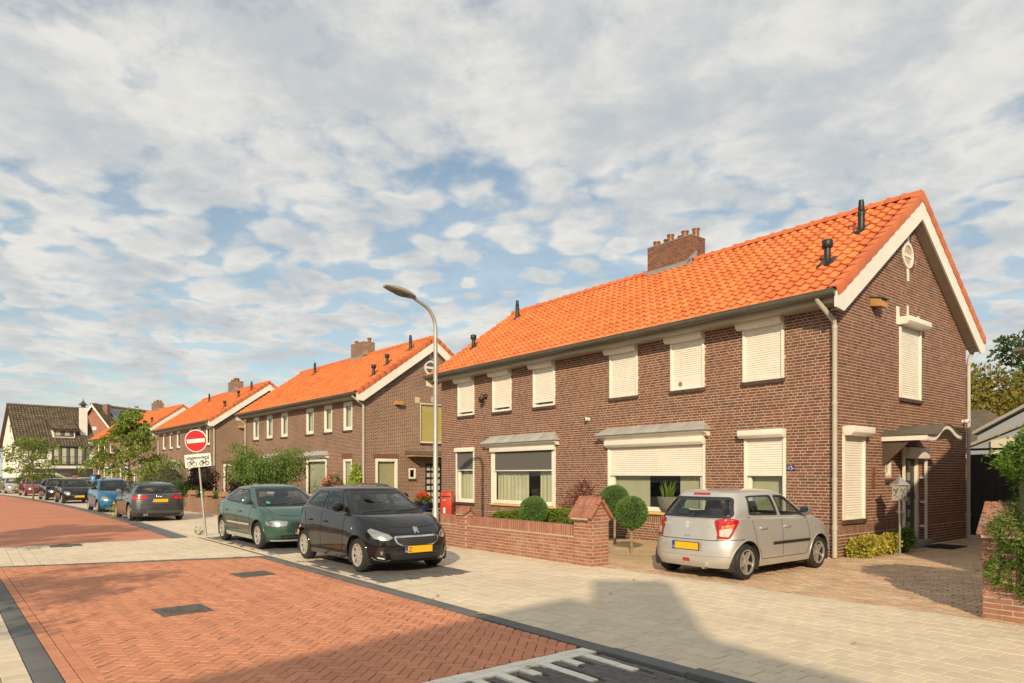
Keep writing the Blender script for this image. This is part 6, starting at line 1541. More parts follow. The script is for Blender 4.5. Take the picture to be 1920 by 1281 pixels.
    def doors(s):
        p = s.p; g = dict(m=m_gap, off=.0022); sd = s.side; z0 = p.get('bot', .19) + .12; xb = p['bpillar']; fx0 = sd['front'][0][0] + .04; w = .010
        zb = sd['front'][0][1] - .03; r = s.arch_r
        s.band('door_seam', 's', [(fx0 + .02, zb), (fx0 + .04, .60), (fx0, z0 + .1), (fx0 - .06, z0), (xb + .0, z0), (xb + .0, sd['front'][1][1] - .03)], w, **g)
        if p.get('doors', 5) == 5:
            xr = sd['rear'][1][0]; a0 = -s.wb + r + .03
            s.band('door_seam', 's', [(xb, z0), (a0 + .04, z0), (a0 - .0, s.rw + .12), (-s.wb + r * .72, s.rw + r * .80), (xr + .02, sd['rear'][1][1] - .14), (xr - .03, sd['rear'][1][1] - .02)], w, **g)
        hz = p.get('hz', .84); hm = p.get('handle') or s.paint
        for x in ([xb + .16] + ([sd['rear'][1][0] + .30] if p.get('doors', 5) == 5 else [])):
            h = s.hit('s', x, hz)
            for sg in (1, -1):
                y = h[0].y; mb = MB(); mb.box(x - .095, x + .095, y * sg + (.022 if sg > 0 else -.034), y * sg + (.034 if sg > 0 else -.022), hz - .014, hz + .016); mb.box(x - .09, x - .065, min(y * sg - .01, y * sg + .03), max(y * sg - .01 * 1, y * sg + .03), hz - .01, hz + .012) if sg > 0 else mb.box(x - .09, x - .065, y * sg - .03, y * sg + .01, hz - .01, hz + .012)
                mb.box(x + .065, x + .09, (y - .01) if sg > 0 else (-y - .03), (y + .03) if sg > 0 else (-y + .01), hz - .01, hz + .012); mb.build('door_handle', hm, s.t, bevel=.005)
        s.patch('fuel_flap', 's', [(-s.wb - .02, .80), (-s.wb + .12, .80), (-s.wb + .12, .92), (-s.wb - .02, .92)], s.paint, .0025, mirror=False, rnd_=.02) if p.get('flap') else None
    def mirrors(s, m=None, z=None):
        x0 = s.side['front'][0][0] - .12; z = z or s.side['front'][0][1] + .06; h = s.hit('s', x0, z)
        for sg in (1, -1):
            mb = MB(); yy = h[0].y; pts = []
            for i in range(7):
                t = i / 6; a = .062 * math.sin(math.pi * min(.93, .12 + .8 * t)) ** .5; b = .085 * math.sin(math.pi * min(.95, .10 + .8 * t)) ** .5
                for k in range(12): an = 2 * math.pi * k / 12; c_, s_ = math.cos(an), math.sin(an); pts.append((x0 + .02 + a * (abs(c_) ** .7) * (1 if c_ > 0 else -.45), (yy + .03 + t * .19) * sg, z + .02 + b * (abs(s_) ** .8) * (1 if s_ > 0 else -1)))
            mb.add(pts, [(i * 12 + k, i * 12 + (k + 1) % 12, (i + 1) * 12 + (k + 1) % 12, (i + 1) * 12 + k) for i in range(6) for k in range(12)] + [tuple(range(12)), tuple(range(72, 84))])
            mo = mb.build('mirror', m or s.paint, s.t, smooth=True)
            bm = bmesh.new(); bm.from_mesh(mo.data); bmesh.ops.recalc_face_normals(bm, faces=bm.faces); bm.to_mesh(mo.data); bm.free()
            MB().box(x0 - .012, x0 - .010, min((yy + .05) * sg, (yy + .20) * sg), max((yy + .05) * sg, (yy + .20) * sg), z - .04, z + .085).build('mirror_glass', m_chrome, mo)
            MB().hull8([(x0 - .02, (yy - .02) * sg, z - .05), (x0 + .05, (yy - .02) * sg, z - .05), (x0 + .05, (yy + .07) * sg, z - .03), (x0 - .0, (yy + .07) * sg, z - .03), (x0 - .02, (yy - .02) * sg, z), (x0 + .05, (yy - .02) * sg, z), (x0 + .05, (yy + .07) * sg, z), (x0, (yy + .07) * sg, z)]).build('mirror_arm', m_trim, mo)
    def headlight(s, poly, lamps, r=.03):
        a = s.patch('headlight', 'fd', poly, m_reflector, .003, rnd_=r)
        for k, o in enumerate(a):
            for (y, z, rr_) in lamps:
                h = s.hit('fd', y, z)
                if h:
                    q_ = [(y + rr_ * 1.25 * math.cos(2 * math.pi * i / 14), z + rr_ * math.sin(2 * math.pi * i / 14)) for i in range(14)]
                    if k == 0: s.patch('bulb_bowl', 'fd', q_, m_chrome, .006, rings=2, par=None)
        s.patch('headlight_cover', 'fd', poly, m_lens, .011, rnd_=r); s.band('headlight_seam', 'fd', round_poly(poly, r), .009, m_gap, .004, closed=True)
    def lamp(s, name, view, poly, m, off=.006, r=.02): return s.patch(name, view, poly, m, off, rnd_=r)
    def wiper(s, end):
        z0 = s.rearglass[2] if end == 'r' else float(s.rowxyz(.07)[0, 2])
        if end == 'r': L_ = [(-.05, z0 + .03), (.32, z0 + .045)]; s.band('wiper', 'r', L_, .022, m_trim, .02); s.patch('wiper_hub', 'r', [(-.09, z0 - .02), (0, z0 - .02), (0, z0 + .05), (-.09, z0 + .05)], m_trim, .024, rnd_=.02)
        else:
            for y0 in (.05, -.55): s.band('wiper', 'f', [(y0, z0 + .015), (y0 + .52, z0 + .035)], .02, m_trim, .02, mirror=False)
    def finish(s): return s.t
def bonnet_seam(c, z_edge):
    F = c.F; w = c.W
    c.band('bonnet_seam', 't', [(c.p['cowl'] - .30, w * .80), (c.p['cowl'] + .1, w * .80), (F - .46, w * .74), (F - .27, w * .58), (F - .20, w * .3), (F - .19, 0), (F - .20, -w * .3), (F - .27, -w * .58), (F - .46, -w * .74), (c.p['cowl'] + .1, -w * .80), (c.p['cowl'] - .30, -w * .80)], .010, m_gap, .002, mirror=False)

def tail_gate_seam(c, yb, z0, z1, yt): c.band('tailgate_seam', 'r', [(-yt, z1), (-yb, z1 - .1), (-yb, z0 + .05), (-yb + .06, z0), (yb - .06, z0), (yb, z0 + .05), (yb, z1 - .1), (yt, z1)], .011, m_gap, .0022, mirror=False)

# silver hatchback on the drive
p = dict(F=1.97, R=-1.73, W=.845, H=1.51, wb=2.36, rw=.300, paint='silver', col=(.60, .585, .55), metal=.55, prough=.38, belt=[(-1.75, 1.00), (-1.2, 1.005), (-.3, .985), (.55, .955), (1.0, .91), (1.45, .84), (1.97, .70)], belt5=[(-1.7, 1.00), (-.3, .99), (.55, .965), (1.1, .965)],
         cowl=1.12, rearbase=-1.60, rooff=.36, roofr=-1.28, wr=.585, roofz=[(-1.4, 1.40), (-.9, 1.425), (-.2, 1.435), (.4, 1.41)], rcrown=.075, bpillar=-.10, cp=.34, cpt=.26, kick=.05, nose=.20, tail=.07, quarter=.16, doors=5, hz=.845, bot=.20, rgw=.93, rgt=.97, rhb=.05, flap=False, crown=.03, zr3=.70)
c = Car('silver_hatchback', 'silver five-door hatchback parked nose to the house on the brick drive', (-7.245, 11.27, 0), R(90), p)
c.glasshouse(); c.arches(.352); c.body(); c.wheels('alloy', 5, .205); c.doors(); c.mirrors(mat('mirror_dark', (.20, .20, .19), .3, metal=.3))
c.patch('side_rub_strip', 's', [(-.42, .545), (.78, .545), (.80, .57), (.78, .595), (-.42, .595), (-.44, .57)], m_trim, .012)
TL = [(.60, .985), (.66, .76), (.635, .70), (.91, .69), (1.00, .78), (1.16, .985), (.93, 1.03)]
TLi = [(.70, .84), (.70, .735), (.88, .72), (.96, .80), (.99, .87)]
c.lamp('tail_light', 'rd', TL, m_taillight, .012, .04); c.lamp('tail_light_lens', 'rd', TLi, m_tailclear, .0145, .02); c.lamp('tail_light_indicator', 'rd', [(.745, .90), (.74, .85), (1.0, .88), (1.05, .93)], m_orange, .015, .02)
c.band('tail_light_seam', 'rd', round_poly(TL, .04), .012, m_gap, .005, closed=True)
tail_gate_seam(c, .60, .66, 1.00, .68); c.band('bumper_seam', 'rd', [(.60, .665), (.92, .675), (1.30, .68)], .010, m_gap, .0025)
c.band('bumper_crease', 'r', [(-.78, .395), (.78, .395)], .016, mat('silver_painted_shade', (.33, .32, .30), .5), .002)  # darker silver paints in the shade of the crease and plate recess
c.patch('plate_recess', 'r', [(-.33, .47), (.33, .47), (.31, .63), (-.31, .63)], MATS['silver_painted_shade'], .002, rnd_=.03); c.plate('r', .548)
c.patch('fog_light', 'r', [(-.075, .285), (.075, .285), (.065, .345), (-.065, .345)], m_taillight, .006, rnd_=.02)
c.patch('brake_light', 'r', [(-.17, c.rearglass[3] + .045), (.17, c.rearglass[3] + .045), (.17, c.rearglass[3] + .08), (-.17, c.rearglass[3] + .08)], m_taillight, .008, rnd_=.01)
c.wiper('r'); c.patch('tailgate_handle', 'r', [(-.06, .705), (.06, .705), (.05, .735), (-.05, .735)], m_chrome, .012, rnd_=.012)
h = c.hit('r', 0, .90); em = bpy.data.objects.new('emblem', None); COL.objects.link(em); em.parent = c.t; em.location = (h[0].x - .008, 0, .905); em.rotation_euler = (0, 0, math.pi)
mb = MB(); S_ = [(.05, .045), (-.005, .07), (-.055, .035), (-.02, .01), (-.055, -.018), (-.05, -.045), (.005, -.07), (.055, -.035), (.02, -.01), (.055, .018)]
mb.prism([(a, b) for a, b in S_], 0, .006, 'x'); mb.build('badge', mat('badge_metal', (.66, .66, .64), .35, metal=.3, var=0), em)
for (tx, y, z, sz) in (('SUZUKI', .42, .90, .055), ('SWIFT', -.38, .89, .060)):
    h = c.hit('r', y, z); link('lettering', text_mesh(tx, sz, .0015), MATS['badge_metal'], c.t, loc=(h[0].x - .006, y, z), rot=(R(90), 0, R(-90)))
MB().lathe([(.030, 0), (.032, .10), (.026, .10), (.024, .01)], 14, (c.Rr - .02, -.36, .215), 'x').build('exhaust_pipe', m_chrome, c.t, smooth=True)
c.patch('side_indicator', 's', [(1.02, .76), (1.06, .76), (1.06, .785), (1.02, .785)], m_orange, .006, rnd_=.01)
c.headlight([(.46, .60), (.62, .56), (.95, .64), (1.18, .80), (1.0, .82), (.6, .74)], [(.7, .68, .05)]); c.patch('mud_flap', 's', [(-1.18 + .33, .17), (-1.18 + .37, .17), (-1.18 + .37, .26), (-1.18 + .33, .26)], m_trim, .004)

# black hatchback in the bay
p = dict(F=1.86, R=-1.67, W=.81, H=1.46, wb=2.34, rw=.292, paint='black', col=(.006, .006, .007), metal=0, prough=.25, belt=[(-1.7, 1.03), (-1.2, 1.03), (-.5, .985), (.2, .935), (.8, .90), (1.3, .83), (1.86, .70)], belt5=[(-1.7, 1.03), (-1.2, 1.03), (-.5, .99), (.2, .945), (1.1, .935)],
         cowl=1.06, rearbase=-1.55, rooff=.30, roofr=-1.22, wr=.56, roofz=[(-1.3, 1.34), (-.6, 1.38), (-.1, 1.385), (.35, 1.355)], rcrown=.07, bpillar=-.33, cp=.14, cpt=.20, ea=.18, kick=.05, nose=.17, tail=.06, doors=5, hz=.80, bot=.185, scale=1.06, crown=.045, flare=.022)
c = Car('black_hatchback', 'black small hatchback parked in the dark bay, facing right with chrome grille', (-12.53, 6.27, 0), 0, p)
c.glasshouse(); c.arches(.338); c.body(); c.wheels('alloy', 8, .19, m_cap); c.doors(); c.mirrors(); bonnet_seam(c, .7); c.wiper('f')
c.headlight([(.50, .60), (.62, .555), (.95, .585), (1.16, .72), (1.08, .76), (.62, .665)], [(.66, .61, .042), (.90, .655, .040)], .03)
c.patch('grille_frame', 'f', [(-.40, .515), (-.29, .46), (.29, .46), (.40, .515), (.43, .61), (.40, .63), (-.40, .63), (-.43, .61)], m_chrome, .010, rnd_=.03)
c.patch('grille', 'f', [(-.37, .52), (-.275, .478), (.275, .478), (.37, .52), (.395, .60), (-.395, .60)], m_trim, .0135, rnd_=.02)
for z in (.505, .535, .567): c.band('grille_bar', 'f', [(-.33, z), (.33, z)], .010, mat('grille_grey', (.10, .10, .10), .3, metal=.5), .017)
c.patch('lower_intake', 'f', [(-.46, .235), (.46, .235), (.50, .39), (-.50, .39)], m_trim, .006, rnd_=.03)
for z in (.27, .305, .34): c.band('intake_bar', 'f', [(-.44, z), (.44, z)], .010, MATS['grille_grey'], .010)
c.plate('f', .405, text='Z')
c.patch('fog_surround', 'fd', [(.66, .235), (.88, .26), (.93, .33), (.80, .455), (.70, .43)], mat('fog_surround', (.03, .03, .03), .3), .006, rnd_=.03); c.patch('fog_light', 'fd', [(.755 + .035 * math.cos(k * .52), .36 + .035 * math.sin(k * .52)) for k in range(12)], m_reflector, .011, rings=2)
c.band('day_light', 'fd', [(.70, .265), (.86, .285)], .022, mat('day_light', (.75, .74, .70), .3), .012); c.band('chrome_blade', 'fd', [(.58, .245), (.70, .225), (.92, .25), (1.0, .29)], .018, m_chrome, .013)
h = c.hit('f', 0, .70); em = bpy.data.objects.new('emblem', None); COL.objects.link(em); em.parent = c.t; em.location = (h[0].x + .006, 0, .715); em.rotation_euler = (0, R(-35), 0)
LI = [(-.045, .055), (-.01, .07), (.015, .05), (.05, .055), (.035, .03), (.06, .015), (.03, .005), (.045, -.03), (.06, -.065), (.03, -.06), (.015, -.03), (-.01, -.035), (-.02, -.065), (-.045, -.06), (-.035, -.025), (-.05, .01), (-.03, .03)]
MB().prism(LI, 0, .006, 'x').build('badge', m_chrome, em)
link('lettering', text_mesh('PEUGEOT', .040, .001), m_chrome, c.t, loc=(c.hit('f', 0, .617)[0].x + .013, 0, .617), rot=(R(90), 0, R(90)))
c.lamp('tail_light', 'rd', [(.58, .99), (.58, .74), (.92, .72), (1.02, .98)], m_taillight, .01, .03); c.plate('r', .60)
c.patch('side_indicator', 's', [(.98, .72), (1.02, .72), (1.02, .745), (.98, .745)], mat('clear_indicator', (.7, .7, .66), .2), .006, rnd_=.01)
MB().tube([(-.2, 0, c.H - .03), (-.32, 0, c.H + .12)], .006, 6).build('aerial', m_trim, c.t)
mb = MB(); mb.box(.62, .84, -.34, -.16, .915, .93); mb.build('papers', mat('bright_paper', (.45, .62, .66), .5, var=.3, vscale=20), c.t)

# green hatchback behind it
p = dict(F=2.03, R=-2.06, W=.855, H=1.42, wb=2.61, rw=.305, paint='green', col=(.030, .105, .070), metal=.45, prough=.35, belt=[(-2.08, .97), (-1.5, .975), (-.5, .93), (.4, .90), (.95, .87), (1.5, .80), (2.03, .67)], belt5=[(-2.1, .98), (-1.5, .98), (-.5, .94), (.4, .91), (1.2, .90)],
         cowl=1.16, rearbase=-1.83, rooff=.24, roofr=-1.08, wr=.58, roofz=[(-1.2, 1.29), (-.6, 1.345), (-.1, 1.355), (.3, 1.32)], rcrown=.065, bpillar=-.08, cp=.30, cpt=.20, nose=.16, tail=.06, doors=5, hz=.80, bot=.19, scale=1.06, crown=.04)
c = Car('green_hatchback', 'green hatchback parked behind the black one with pale side strip', (-17.66, 6.17, 0), R(.5), p)
c.glasshouse(); c.arches(.352); c.body(); c.wheels('cap', 7, .20); c.doors(); c.mirrors(); bonnet_seam(c, .7); c.wiper('f')
c.patch('side_rub_strip', 's', [(-.80, .50), (.84, .50), (.84, .545), (-.80, .545)], mat('pale_strip', (.42, .42, .38), .5), .012); c.band('sill_trim', 's', [(-.95, .245), (.95, .245)], .09, MATS['pale_strip'], .005)
c.headlight([(.42, .63), (.46, .53), (.70, .50), (1.10, .54), (1.16, .63), (.75, .66)], [(.62, .58, .05), (.88, .58, .045)], .03)
c.patch('grille_frame', 'f', [(-.42, .56), (-.36, .50), (.36, .50), (.42, .56), (.40, .625), (-.40, .625)], c.paint, .010, rnd_=.03); c.patch('grille', 'f', [(-.36, .555), (-.31, .52), (.31, .52), (.36, .555), (.34, .605), (-.34, .605)], m_trim, .014, rnd_=.02)
c.patch('lower_intake', 'f', [(-.52, .245), (.52, .245), (.55, .33), (-.55, .33)], m_trim, .006, rnd_=.02); c.band('intake_bar', 'f', [(-.5, .29), (.5, .29)], .02, c.paint, .012); c.band('front_lip', 'f', [(-.7, .215), (.7, .215)], .03, MATS['pale_strip'], .01)
c.plate('f', .40); c.lamp('tail_light', 'rd', [(.52, .90), (.52, .70), (.98, .68), (1.08, .88)], m_taillight, .01, .03)
h = c.hit('f', -.55, float(c.rowxyz(.2)[0, 2])); c.patch('sticker', 'f', [(-.50, h[0].z - .03), (-.43, h[0].z - .03), (-.43, h[0].z + .03), (-.50, h[0].z + .03)], mat('green_sticker', (.02, .45, .35), .4), .006, rnd_=.02)

# grey estate-like hatchback seen from behind
p = dict(F=2.10, R=-2.06, W=.89, H=1.42, wb=2.62, rw=.325, paint='grey', col=(.075, .08, .085), metal=.6, prough=.32, belt=[(-2.1, .96), (-1.6, .97), (-.5, .94), (.4, .91), (.95, .88), (1.5, .82), (2.1, .70)], belt5=[(-2.1, .97), (-1.6, .98), (-.5, .95), (.4, .92), (1.2, .91)],
         cowl=1.16, rearbase=-1.88, rooff=.28, roofr=-1.46, wr=.60, roofz=[(-1.55, 1.29), (-.9, 1.335), (-.2, 1.35), (.3, 1.32)], rcrown=.07, bpillar=-.02, cp=.36, cpt=.30, kick=.04, nose=.18, tail=.07, doors=5, hz=.80, bot=.18, scale=1.05, rgw=.92, rgt=.95, rhb=.05, quarter=.24)
c = Car('grey_hatchback', 'dark grey hatchback seen from behind, yellow plate, next to the street tree', (-30.25, 5.58, 0), R(180), p)
c.glasshouse(); c.arches(.375); c.body(); c.wheels('alloy', 7, .235); c.doors(); c.mirrors(); c.wiper('r')
TL = [(.46, .93), (.46, .80), (.90, .775), (1.18, .80), (1.16, .88), (.95, .93)]; c.lamp('tail_light', 'rd', TL, m_taillight, .012, .03); c.band('tail_light_strip', 'rd', [(.52, .84), (1.0, .83)], .03, mat('tail_bright', (.62, .05, .05), .2), .016)  # brighter red strip across the rear lamp
tail_gate_seam(c, .66, .60, .97, .70); c.plate('r', .745); c.patch('rear_diffuser', 'r', [(-.62, .20), (.62, .20), (.70, .30), (-.70, .30)], m_trim, .006, rnd_=.03)
c.band('bumper_crease', 'r', [(-.80, .43), (.80, .43)], .012, m_gap, .003)
h = c.hit('r', 0, .88)
for k in range(4):
    mb = MB(); pts = [(0, (k - 1.5) * .05 + .030 * math.cos(2 * math.pi * i / 16), .030 * math.sin(2 * math.pi * i / 16)) for i in range(17)]; mb.tube(pts, .004, 6, False); mb.build('badge_ring', m_chrome, c.t, smooth=True, loc=(h[0].x - .012, 0, .885))
for y in (.42, .50): MB().lathe([(.034, 0), (.034, .06), (.028, .06), (.026, .01)], 12, (c.Rr + .02, y, .255), 'x').build('exhaust_pipe', m_chrome, c.t, smooth=True)
c.band('roof_rail', 's', [(.15, 1.335), (-.6, 1.345), (-1.3, 1.31)], .018, m_trim, .012)

# blue small hatchback
p = dict(F=1.77, R=-1.73, W=.75, H=1.50, wb=2.34, rw=.275, paint='blue', col=(.012, .17, .36), metal=.35, prough=.35, belt=[(-1.75, .99), (-1.2, .99), (-.4, .96), (.3, .92), (.8, .89), (1.3, .83), (1.77, .70)], belt5=[(-1.75, 1.0), (-1.2, 1.0), (-.4, .97), (.3, .93), (1.1, .92)],
         cowl=1.06, rearbase=-1.60, rooff=.34, roofr=-1.32, wr=.53, roofz=[(-1.4, 1.37), (-.6, 1.42), (0, 1.425), (.4, 1.39)], rcrown=.075, bpillar=-.10, cp=.25, nose=.16, tail=.06, doors=5, hz=.80, bot=.19, scale=1.05, crown=.05)
c = Car('blue_hatchback', 'bright blue small hatchback facing right, left of the dark grey car', (-37.95, 5.38, 0), R(1.5), p)
c.glasshouse(); c.arches(.318); c.body(); c.wheels('cap', 7, .175); c.doors(); c.mirrors(m_trim); bonnet_seam(c, .7); c.wiper('f')
c.headlight([(.40, .64), (.46, .52), (.70, .50), (.92, .58), (.86, .72), (.60, .72)], [(.58, .60, .055)], .05); c.patch('grille', 'f', [(-.28, .56), (.28, .56), (.30, .60), (-.30, .60)], m_trim, .006, rnd_=.02); c.patch('lower_intake', 'f', [(-.36, .25), (.36, .25), (.32, .33), (-.32, .33)], m_trim, .006, rnd_=.03); c.plate('f', .42); c.patch('fog_light', 'f', [(.50 + .035 * math.cos(k * .52), .31 + .035 * math.sin(k * .52)) for k in range(12)], m_trim, .008, rings=2, mirror=True)

# further cars along the kerb
def far_car(name, lab, x, y, rz, col, kind, key, metal=.3, wheels='cap', plate=True):
    if kind == 'small': p = dict(F=1.74, R=-1.68, W=.81, H=1.46, wb=2.34, rw=.285, belt=[(-1.7, 1.0), (-.4, .96), (.3, .92), (.8, .89), (1.3, .83), (1.74, .68)], belt5=[(-1.7, 1.0), (-.4, .97), (.3, .93), (1.1, .92)], cowl=1.06, rearbase=-1.56, rooff=.32, roofr=-1.22, wr=.56, roofz=[(-1.3, 1.34), (-.2, 1.385), (.35, 1.355)], bpillar=-.10, cp=.3)
    elif kind == 'sedan': p = dict(F=2.1, R=-2.25, W=.86, H=1.43, wb=2.62, rw=.30, belt=[(-2.25, .93), (-1.6, .96), (-.4, .93), (.3, .90), (.9, .88), (1.5, .80), (2.1, .66)], belt5=[(-2.2, .97), (-.4, .94), (.3, .91), (1.2, .90)], cowl=1.14, rearbase=-1.75, rooff=.28, roofr=-.95, wr=.58, roofz=[(-1.0, 1.31), (-.2, 1.36), (.35, 1.32)], bpillar=-.05, cp=.34, tail=.05)
    else: p = dict(F=1.98, R=-1.92, W=.86, H=1.44, wb=2.52, rw=.305, belt=[(-1.95, .99), (-.5, .94), (.3, .91), (.9, .88), (1.5, .80), (1.98, .64)], belt5=[(-1.9, 1.0), (-.5, .95), (.3, .92), (1.15, .90)], cowl=1.14, rearbase=-1.74, rooff=.26, roofr=-1.26, wr=.57, roofz=[(-1.35, 1.30), (-.3, 1.37), (.3, 1.33)], bpillar=-.20 if kind == 'coupe' else -.05, cp=.38, kick=.04)
    p.update(paint=key, col=col, metal=metal, prough=.33, nose=.18, doors=5 if kind != 'coupe' else 3, bot=.19, scale=1.05, crown=.045)
    c = Car(name, lab, (x, y, 0), rz, p); c.glasshouse(); c.arches(.345); c.body(); c.wheels(wheels, 6); c.doors(); c.mirrors(); c.wiper('f')
    c.headlight([(.46, .62), (.50, .52), (.74, .50), (1.0, .58), (1.02, .70), (.70, .70)] if kind != 'coupe' else [(.56, .66), (.54, .54), (.68, .50), (.82, .54), (.82, .66), (.68, .71)], [(.66, .60, .05)], .05)
    c.patch('grille', 'f', [(-.30, .54), (.30, .54), (.34, .60), (-.34, .60)], m_trim, .006, rnd_=.02); c.patch('lower_intake', 'f', [(-.46, .24), (.46, .24), (.42, .33), (-.42, .33)], m_trim, .006, rnd_=.03); c.band('bumper_trim', 'f', [(-.6, .47), (.6, .47)], .02, m_chrome if key == 'black_second' else m_trim, .008)
    c.lamp('tail_light', 'rd', [(.55, .95), (.55, .72), (.95, .70), (1.02, .92)], m_taillight, .01, .03)
    if plate: c.plate('f', .40)
    return c
far_car('black_small_car', 'small black car with orange plate, left of the blue one', -50.65, 5.15, R(3), (.010, .010, .012), 'small', 'black_second', 0)
far_car('dark_hatchback', 'dark grey-black hatchback behind the small black car', -57.6, 4.85, R(3.5), (.018, .018, .018), 'hatch', 'black_third', .2, plate=False)
far_car('red_hatchback', 'dark red hatchback with round headlights, far left in the row of parked cars', -69.9, 4.3, R(5), (.20, .008, .014), 'coupe', 'red', .2, 'alloy', plate=False)
far_car('silver_sedan', 'silver sedan at the left edge, farthest of the parked cars', -80.0, 3.25, R(8), (.48, .47, .45), 'sedan', 'silver_second', .5)
far_car('dark_car', 'black car in the side drive, its roof showing behind the black hatchback', -19.4, 9.75, R(-4), (.008, .008, .009), 'sedan', 'black_fourth', 0)
# ------------------------------------------------------------------ buildings and trees at the end of the street
m_render = mat('white_render', (.80, .77, .69), .8, var=.05, vscale=1.2, stains=(.58, .53, .43, .3), sscale=.8)
m_oldtile = mat('brown_concrete_tile', rnd=[(.105, .082, .055), (.14, .11, .075), (.085, .068, .048), (.17, .135, .09)], rough=.85, var=.2, vscale=2, stains=(.26, .20, .12, .5), sscale=1.4)
m_anth = mat('anthracite', (.055, .055, .055), .5, var=.08)
m_glassdark = mat('far_glass', (.13, .14, .13), .08, var=.1)
m_redwall = bricktex('red_brick_far', (.32, .085, .05), (.40, .12, .07), (.42, .28, .2))
def slope_tiles(h, x0, x1, e, r, m, name='roof_tiles', w=.30, ex=.36, smooth=True):
    """tiles on the slope from eave e=(y,z) to ridge r=(y,z)"""
    V, F = tile_geo(w, ex * 1.2); sl = math.atan2(r[1] - e[1], r[0] - e[0]); ln = math.hypot(r[0] - e[0], r[1] - e[1]); nc = int((x1 - x0) / w); nr = int(ln / ex) + 1; V = V * np.array([1, 1, 1.5])
    co, si = math.cos(sl), math.sin(sl); V1 = np.stack([V[:, 0], V[:, 1] * co - V[:, 2] * si, V[:, 1] * si + V[:, 2] * co], -1)
    P = np.array([(x0 + c * w, e[0] + r_ * ex * co, e[1] + r_ * ex * si) for r_ in range(nr) for c in range(nc)]); P[:, 2] += rng.normal(0, .006, len(P))
    FF = (np.arange(len(P))[:, None, None] * len(V) + F[None]).reshape(-1, 4)
    o = link(name, np_mesh(name, (V1[None] + P[:, None]).reshape(-1, 3), FF, np.repeat(rng.random(len(P)), len(F)), smooth=True), m, h); o['kind'] = 'stuff'; return o
def win(h, P, u0, u1, z0, z1, n=2, m=None, fr=.08, cur=True):
    g = MB(); w = (u1 - u0) / n
    for i in range(n + 1): pbox(g, P, u0 + i * w - fr / 2, u0 + i * w + fr / 2, z0, z1, -.03, .05)
    pbox(g, P, u0, u1, z0 - fr / 2, z0 + fr / 2, -.028, .05); pbox(g, P, u0, u1, z1 - fr / 2, z1 + fr / 2, -.028, .05); o = g.build('window', m or m_anth, h)
    p = MB(); pbox(p, P, u0, u1, z0, z1, -.012, -.004); p.build('pane', m_glassdark, o)
    if cur:
        c_ = MB()
        for i in range(n): pbox(c_, P, u0 + i * w + fr * .8, u0 + i * w + w * .6, z0 + fr, z1 - fr, -.016, -.0125)
        c_.build('curtain', m_blind, o)
    return o
t = thing('white_house', 'white rendered house with steep brown tiled roof, dormer and white chimney', 'house', (-92.5, 4.25, 0), R(97))
def wl(u, z, d): return (-d * 0 + 0 - (-d) * 1 - 2 * d * 1 + d, u, z)          # left gable (local -x)
Wd_, Dp = 7.2, 9.0; eave = (-.45, 5.0); ridge = (4.6, 9.7)
mb = MB(); mb.box(0, Wd_, 0, Dp, 0, 5.15); mb.prism([(0, 5.15), (Dp, 5.15), (Dp, 5.4), (ridge[0], ridge[1] - .12), (0, 5.3)], 0, Wd_, 'x'); mb.build('wall', m_render, t)
rs = MB(); rs.prism([(eave[0], eave[1] - .12), (eave[0], eave[1]), (ridge[0], ridge[1]), (Dp + .5, 5.1), (Dp + .5, 4.98), (ridge[0], ridge[1] - .12)], -.35, Wd_ + .35, 'x'); rf = rs.build('roof', m_under, t); slope_tiles(rf, -.35, Wd_ + .3, eave, ridge, m_oldtile)
mb = MB(); mb.tube([(-.35, ridge[0], ridge[1] + .08), (Wd_ + .35, ridge[0], ridge[1] + .08)], .14, 8); mb.build('ridge_tiles', m_oldtile, rf)
MB().box(-.4, Wd_ + .4, eave[0] - .14, eave[0], eave[1] - .10, eave[1] + .04).build('gutter', m_anth, t)
ch = MB().box(Wd_ - 1.05, Wd_ - .35, .9, 1.6, 5.5, 9.6).build('chimney', m_render, t); MB().lathe([(.30, 9.60), (.30, 9.66)], 4, (Wd_ - .7, 1.25, 0)).lathe([(.24, 9.66), (.24, 9.95)], 8, (Wd_ - .7, 1.25, 0)).lathe([(.52, 9.95), (.30, 10.15), (.10, 10.4), (.03, 10.5), (.03, 10.8)], 8, (Wd_ - .7, 1.25, 0)).build('chimney_cowl', m_anth, ch)
mb = MB(); mb.box(3.3, 5.5, .5, 2.6, 6.0, 6.95); dm = mb.build('dormer', m_render, t); slope_tiles(dm, 3.05, 5.8, (.2, 6.95), (3.1, 8.15), m_oldtile); mb = MB(); mb.prism([(.15, 6.88), (3.1, 8.10), (3.1, 8.0), (.15, 6.78)], 3.05, 5.8, 'x'); mb.build('dormer_roof', m_under, dm); win(dm, lambda u, z, d: (u, .5 + d, z), 3.5, 5.3, 6.15, 6.85)
win(t, front, .9, 2.6, 3.55, 4.65, 3)
w2 = win(t, lambda u, z, d: (u, -.35 + d, z), 3.2, 6.3, 2.9, 4.9, 4); MB().box(3.1, 6.4, -.35, 0, 2.8, 5.0).build('bay', m_anth, t)
rl = MB(); rl.box(2.9, 7.6, -1.25, -1.20, 3.75, 3.80); rl.box(2.9, 7.6, -1.25, -1.20, 2.78, 2.83); bal = rl.build('balcony_rail', m_anth, t)
mb = MB()
for x in np.arange(2.9, 7.61, .22): mb.box(x - .012, x + .012, -1.235, -1.215, 2.8, 3.76)
mb.build('balusters', m_anth, bal)
MB().box(2.7, 7.8, -1.35, -.001, 2.45, 2.75).build('balcony', m_render, t)
MB().box(.2, 8.6, -3.6, -1.4, 1.95, 2.40).build('carport_roof', m_anth, t); MB().box(.3, .42, -3.5, -3.38, 0, 1.95).box(8.3, 8.42, -3.5, -3.38, 0, 1.95).build('carport_post', m_anth, t)
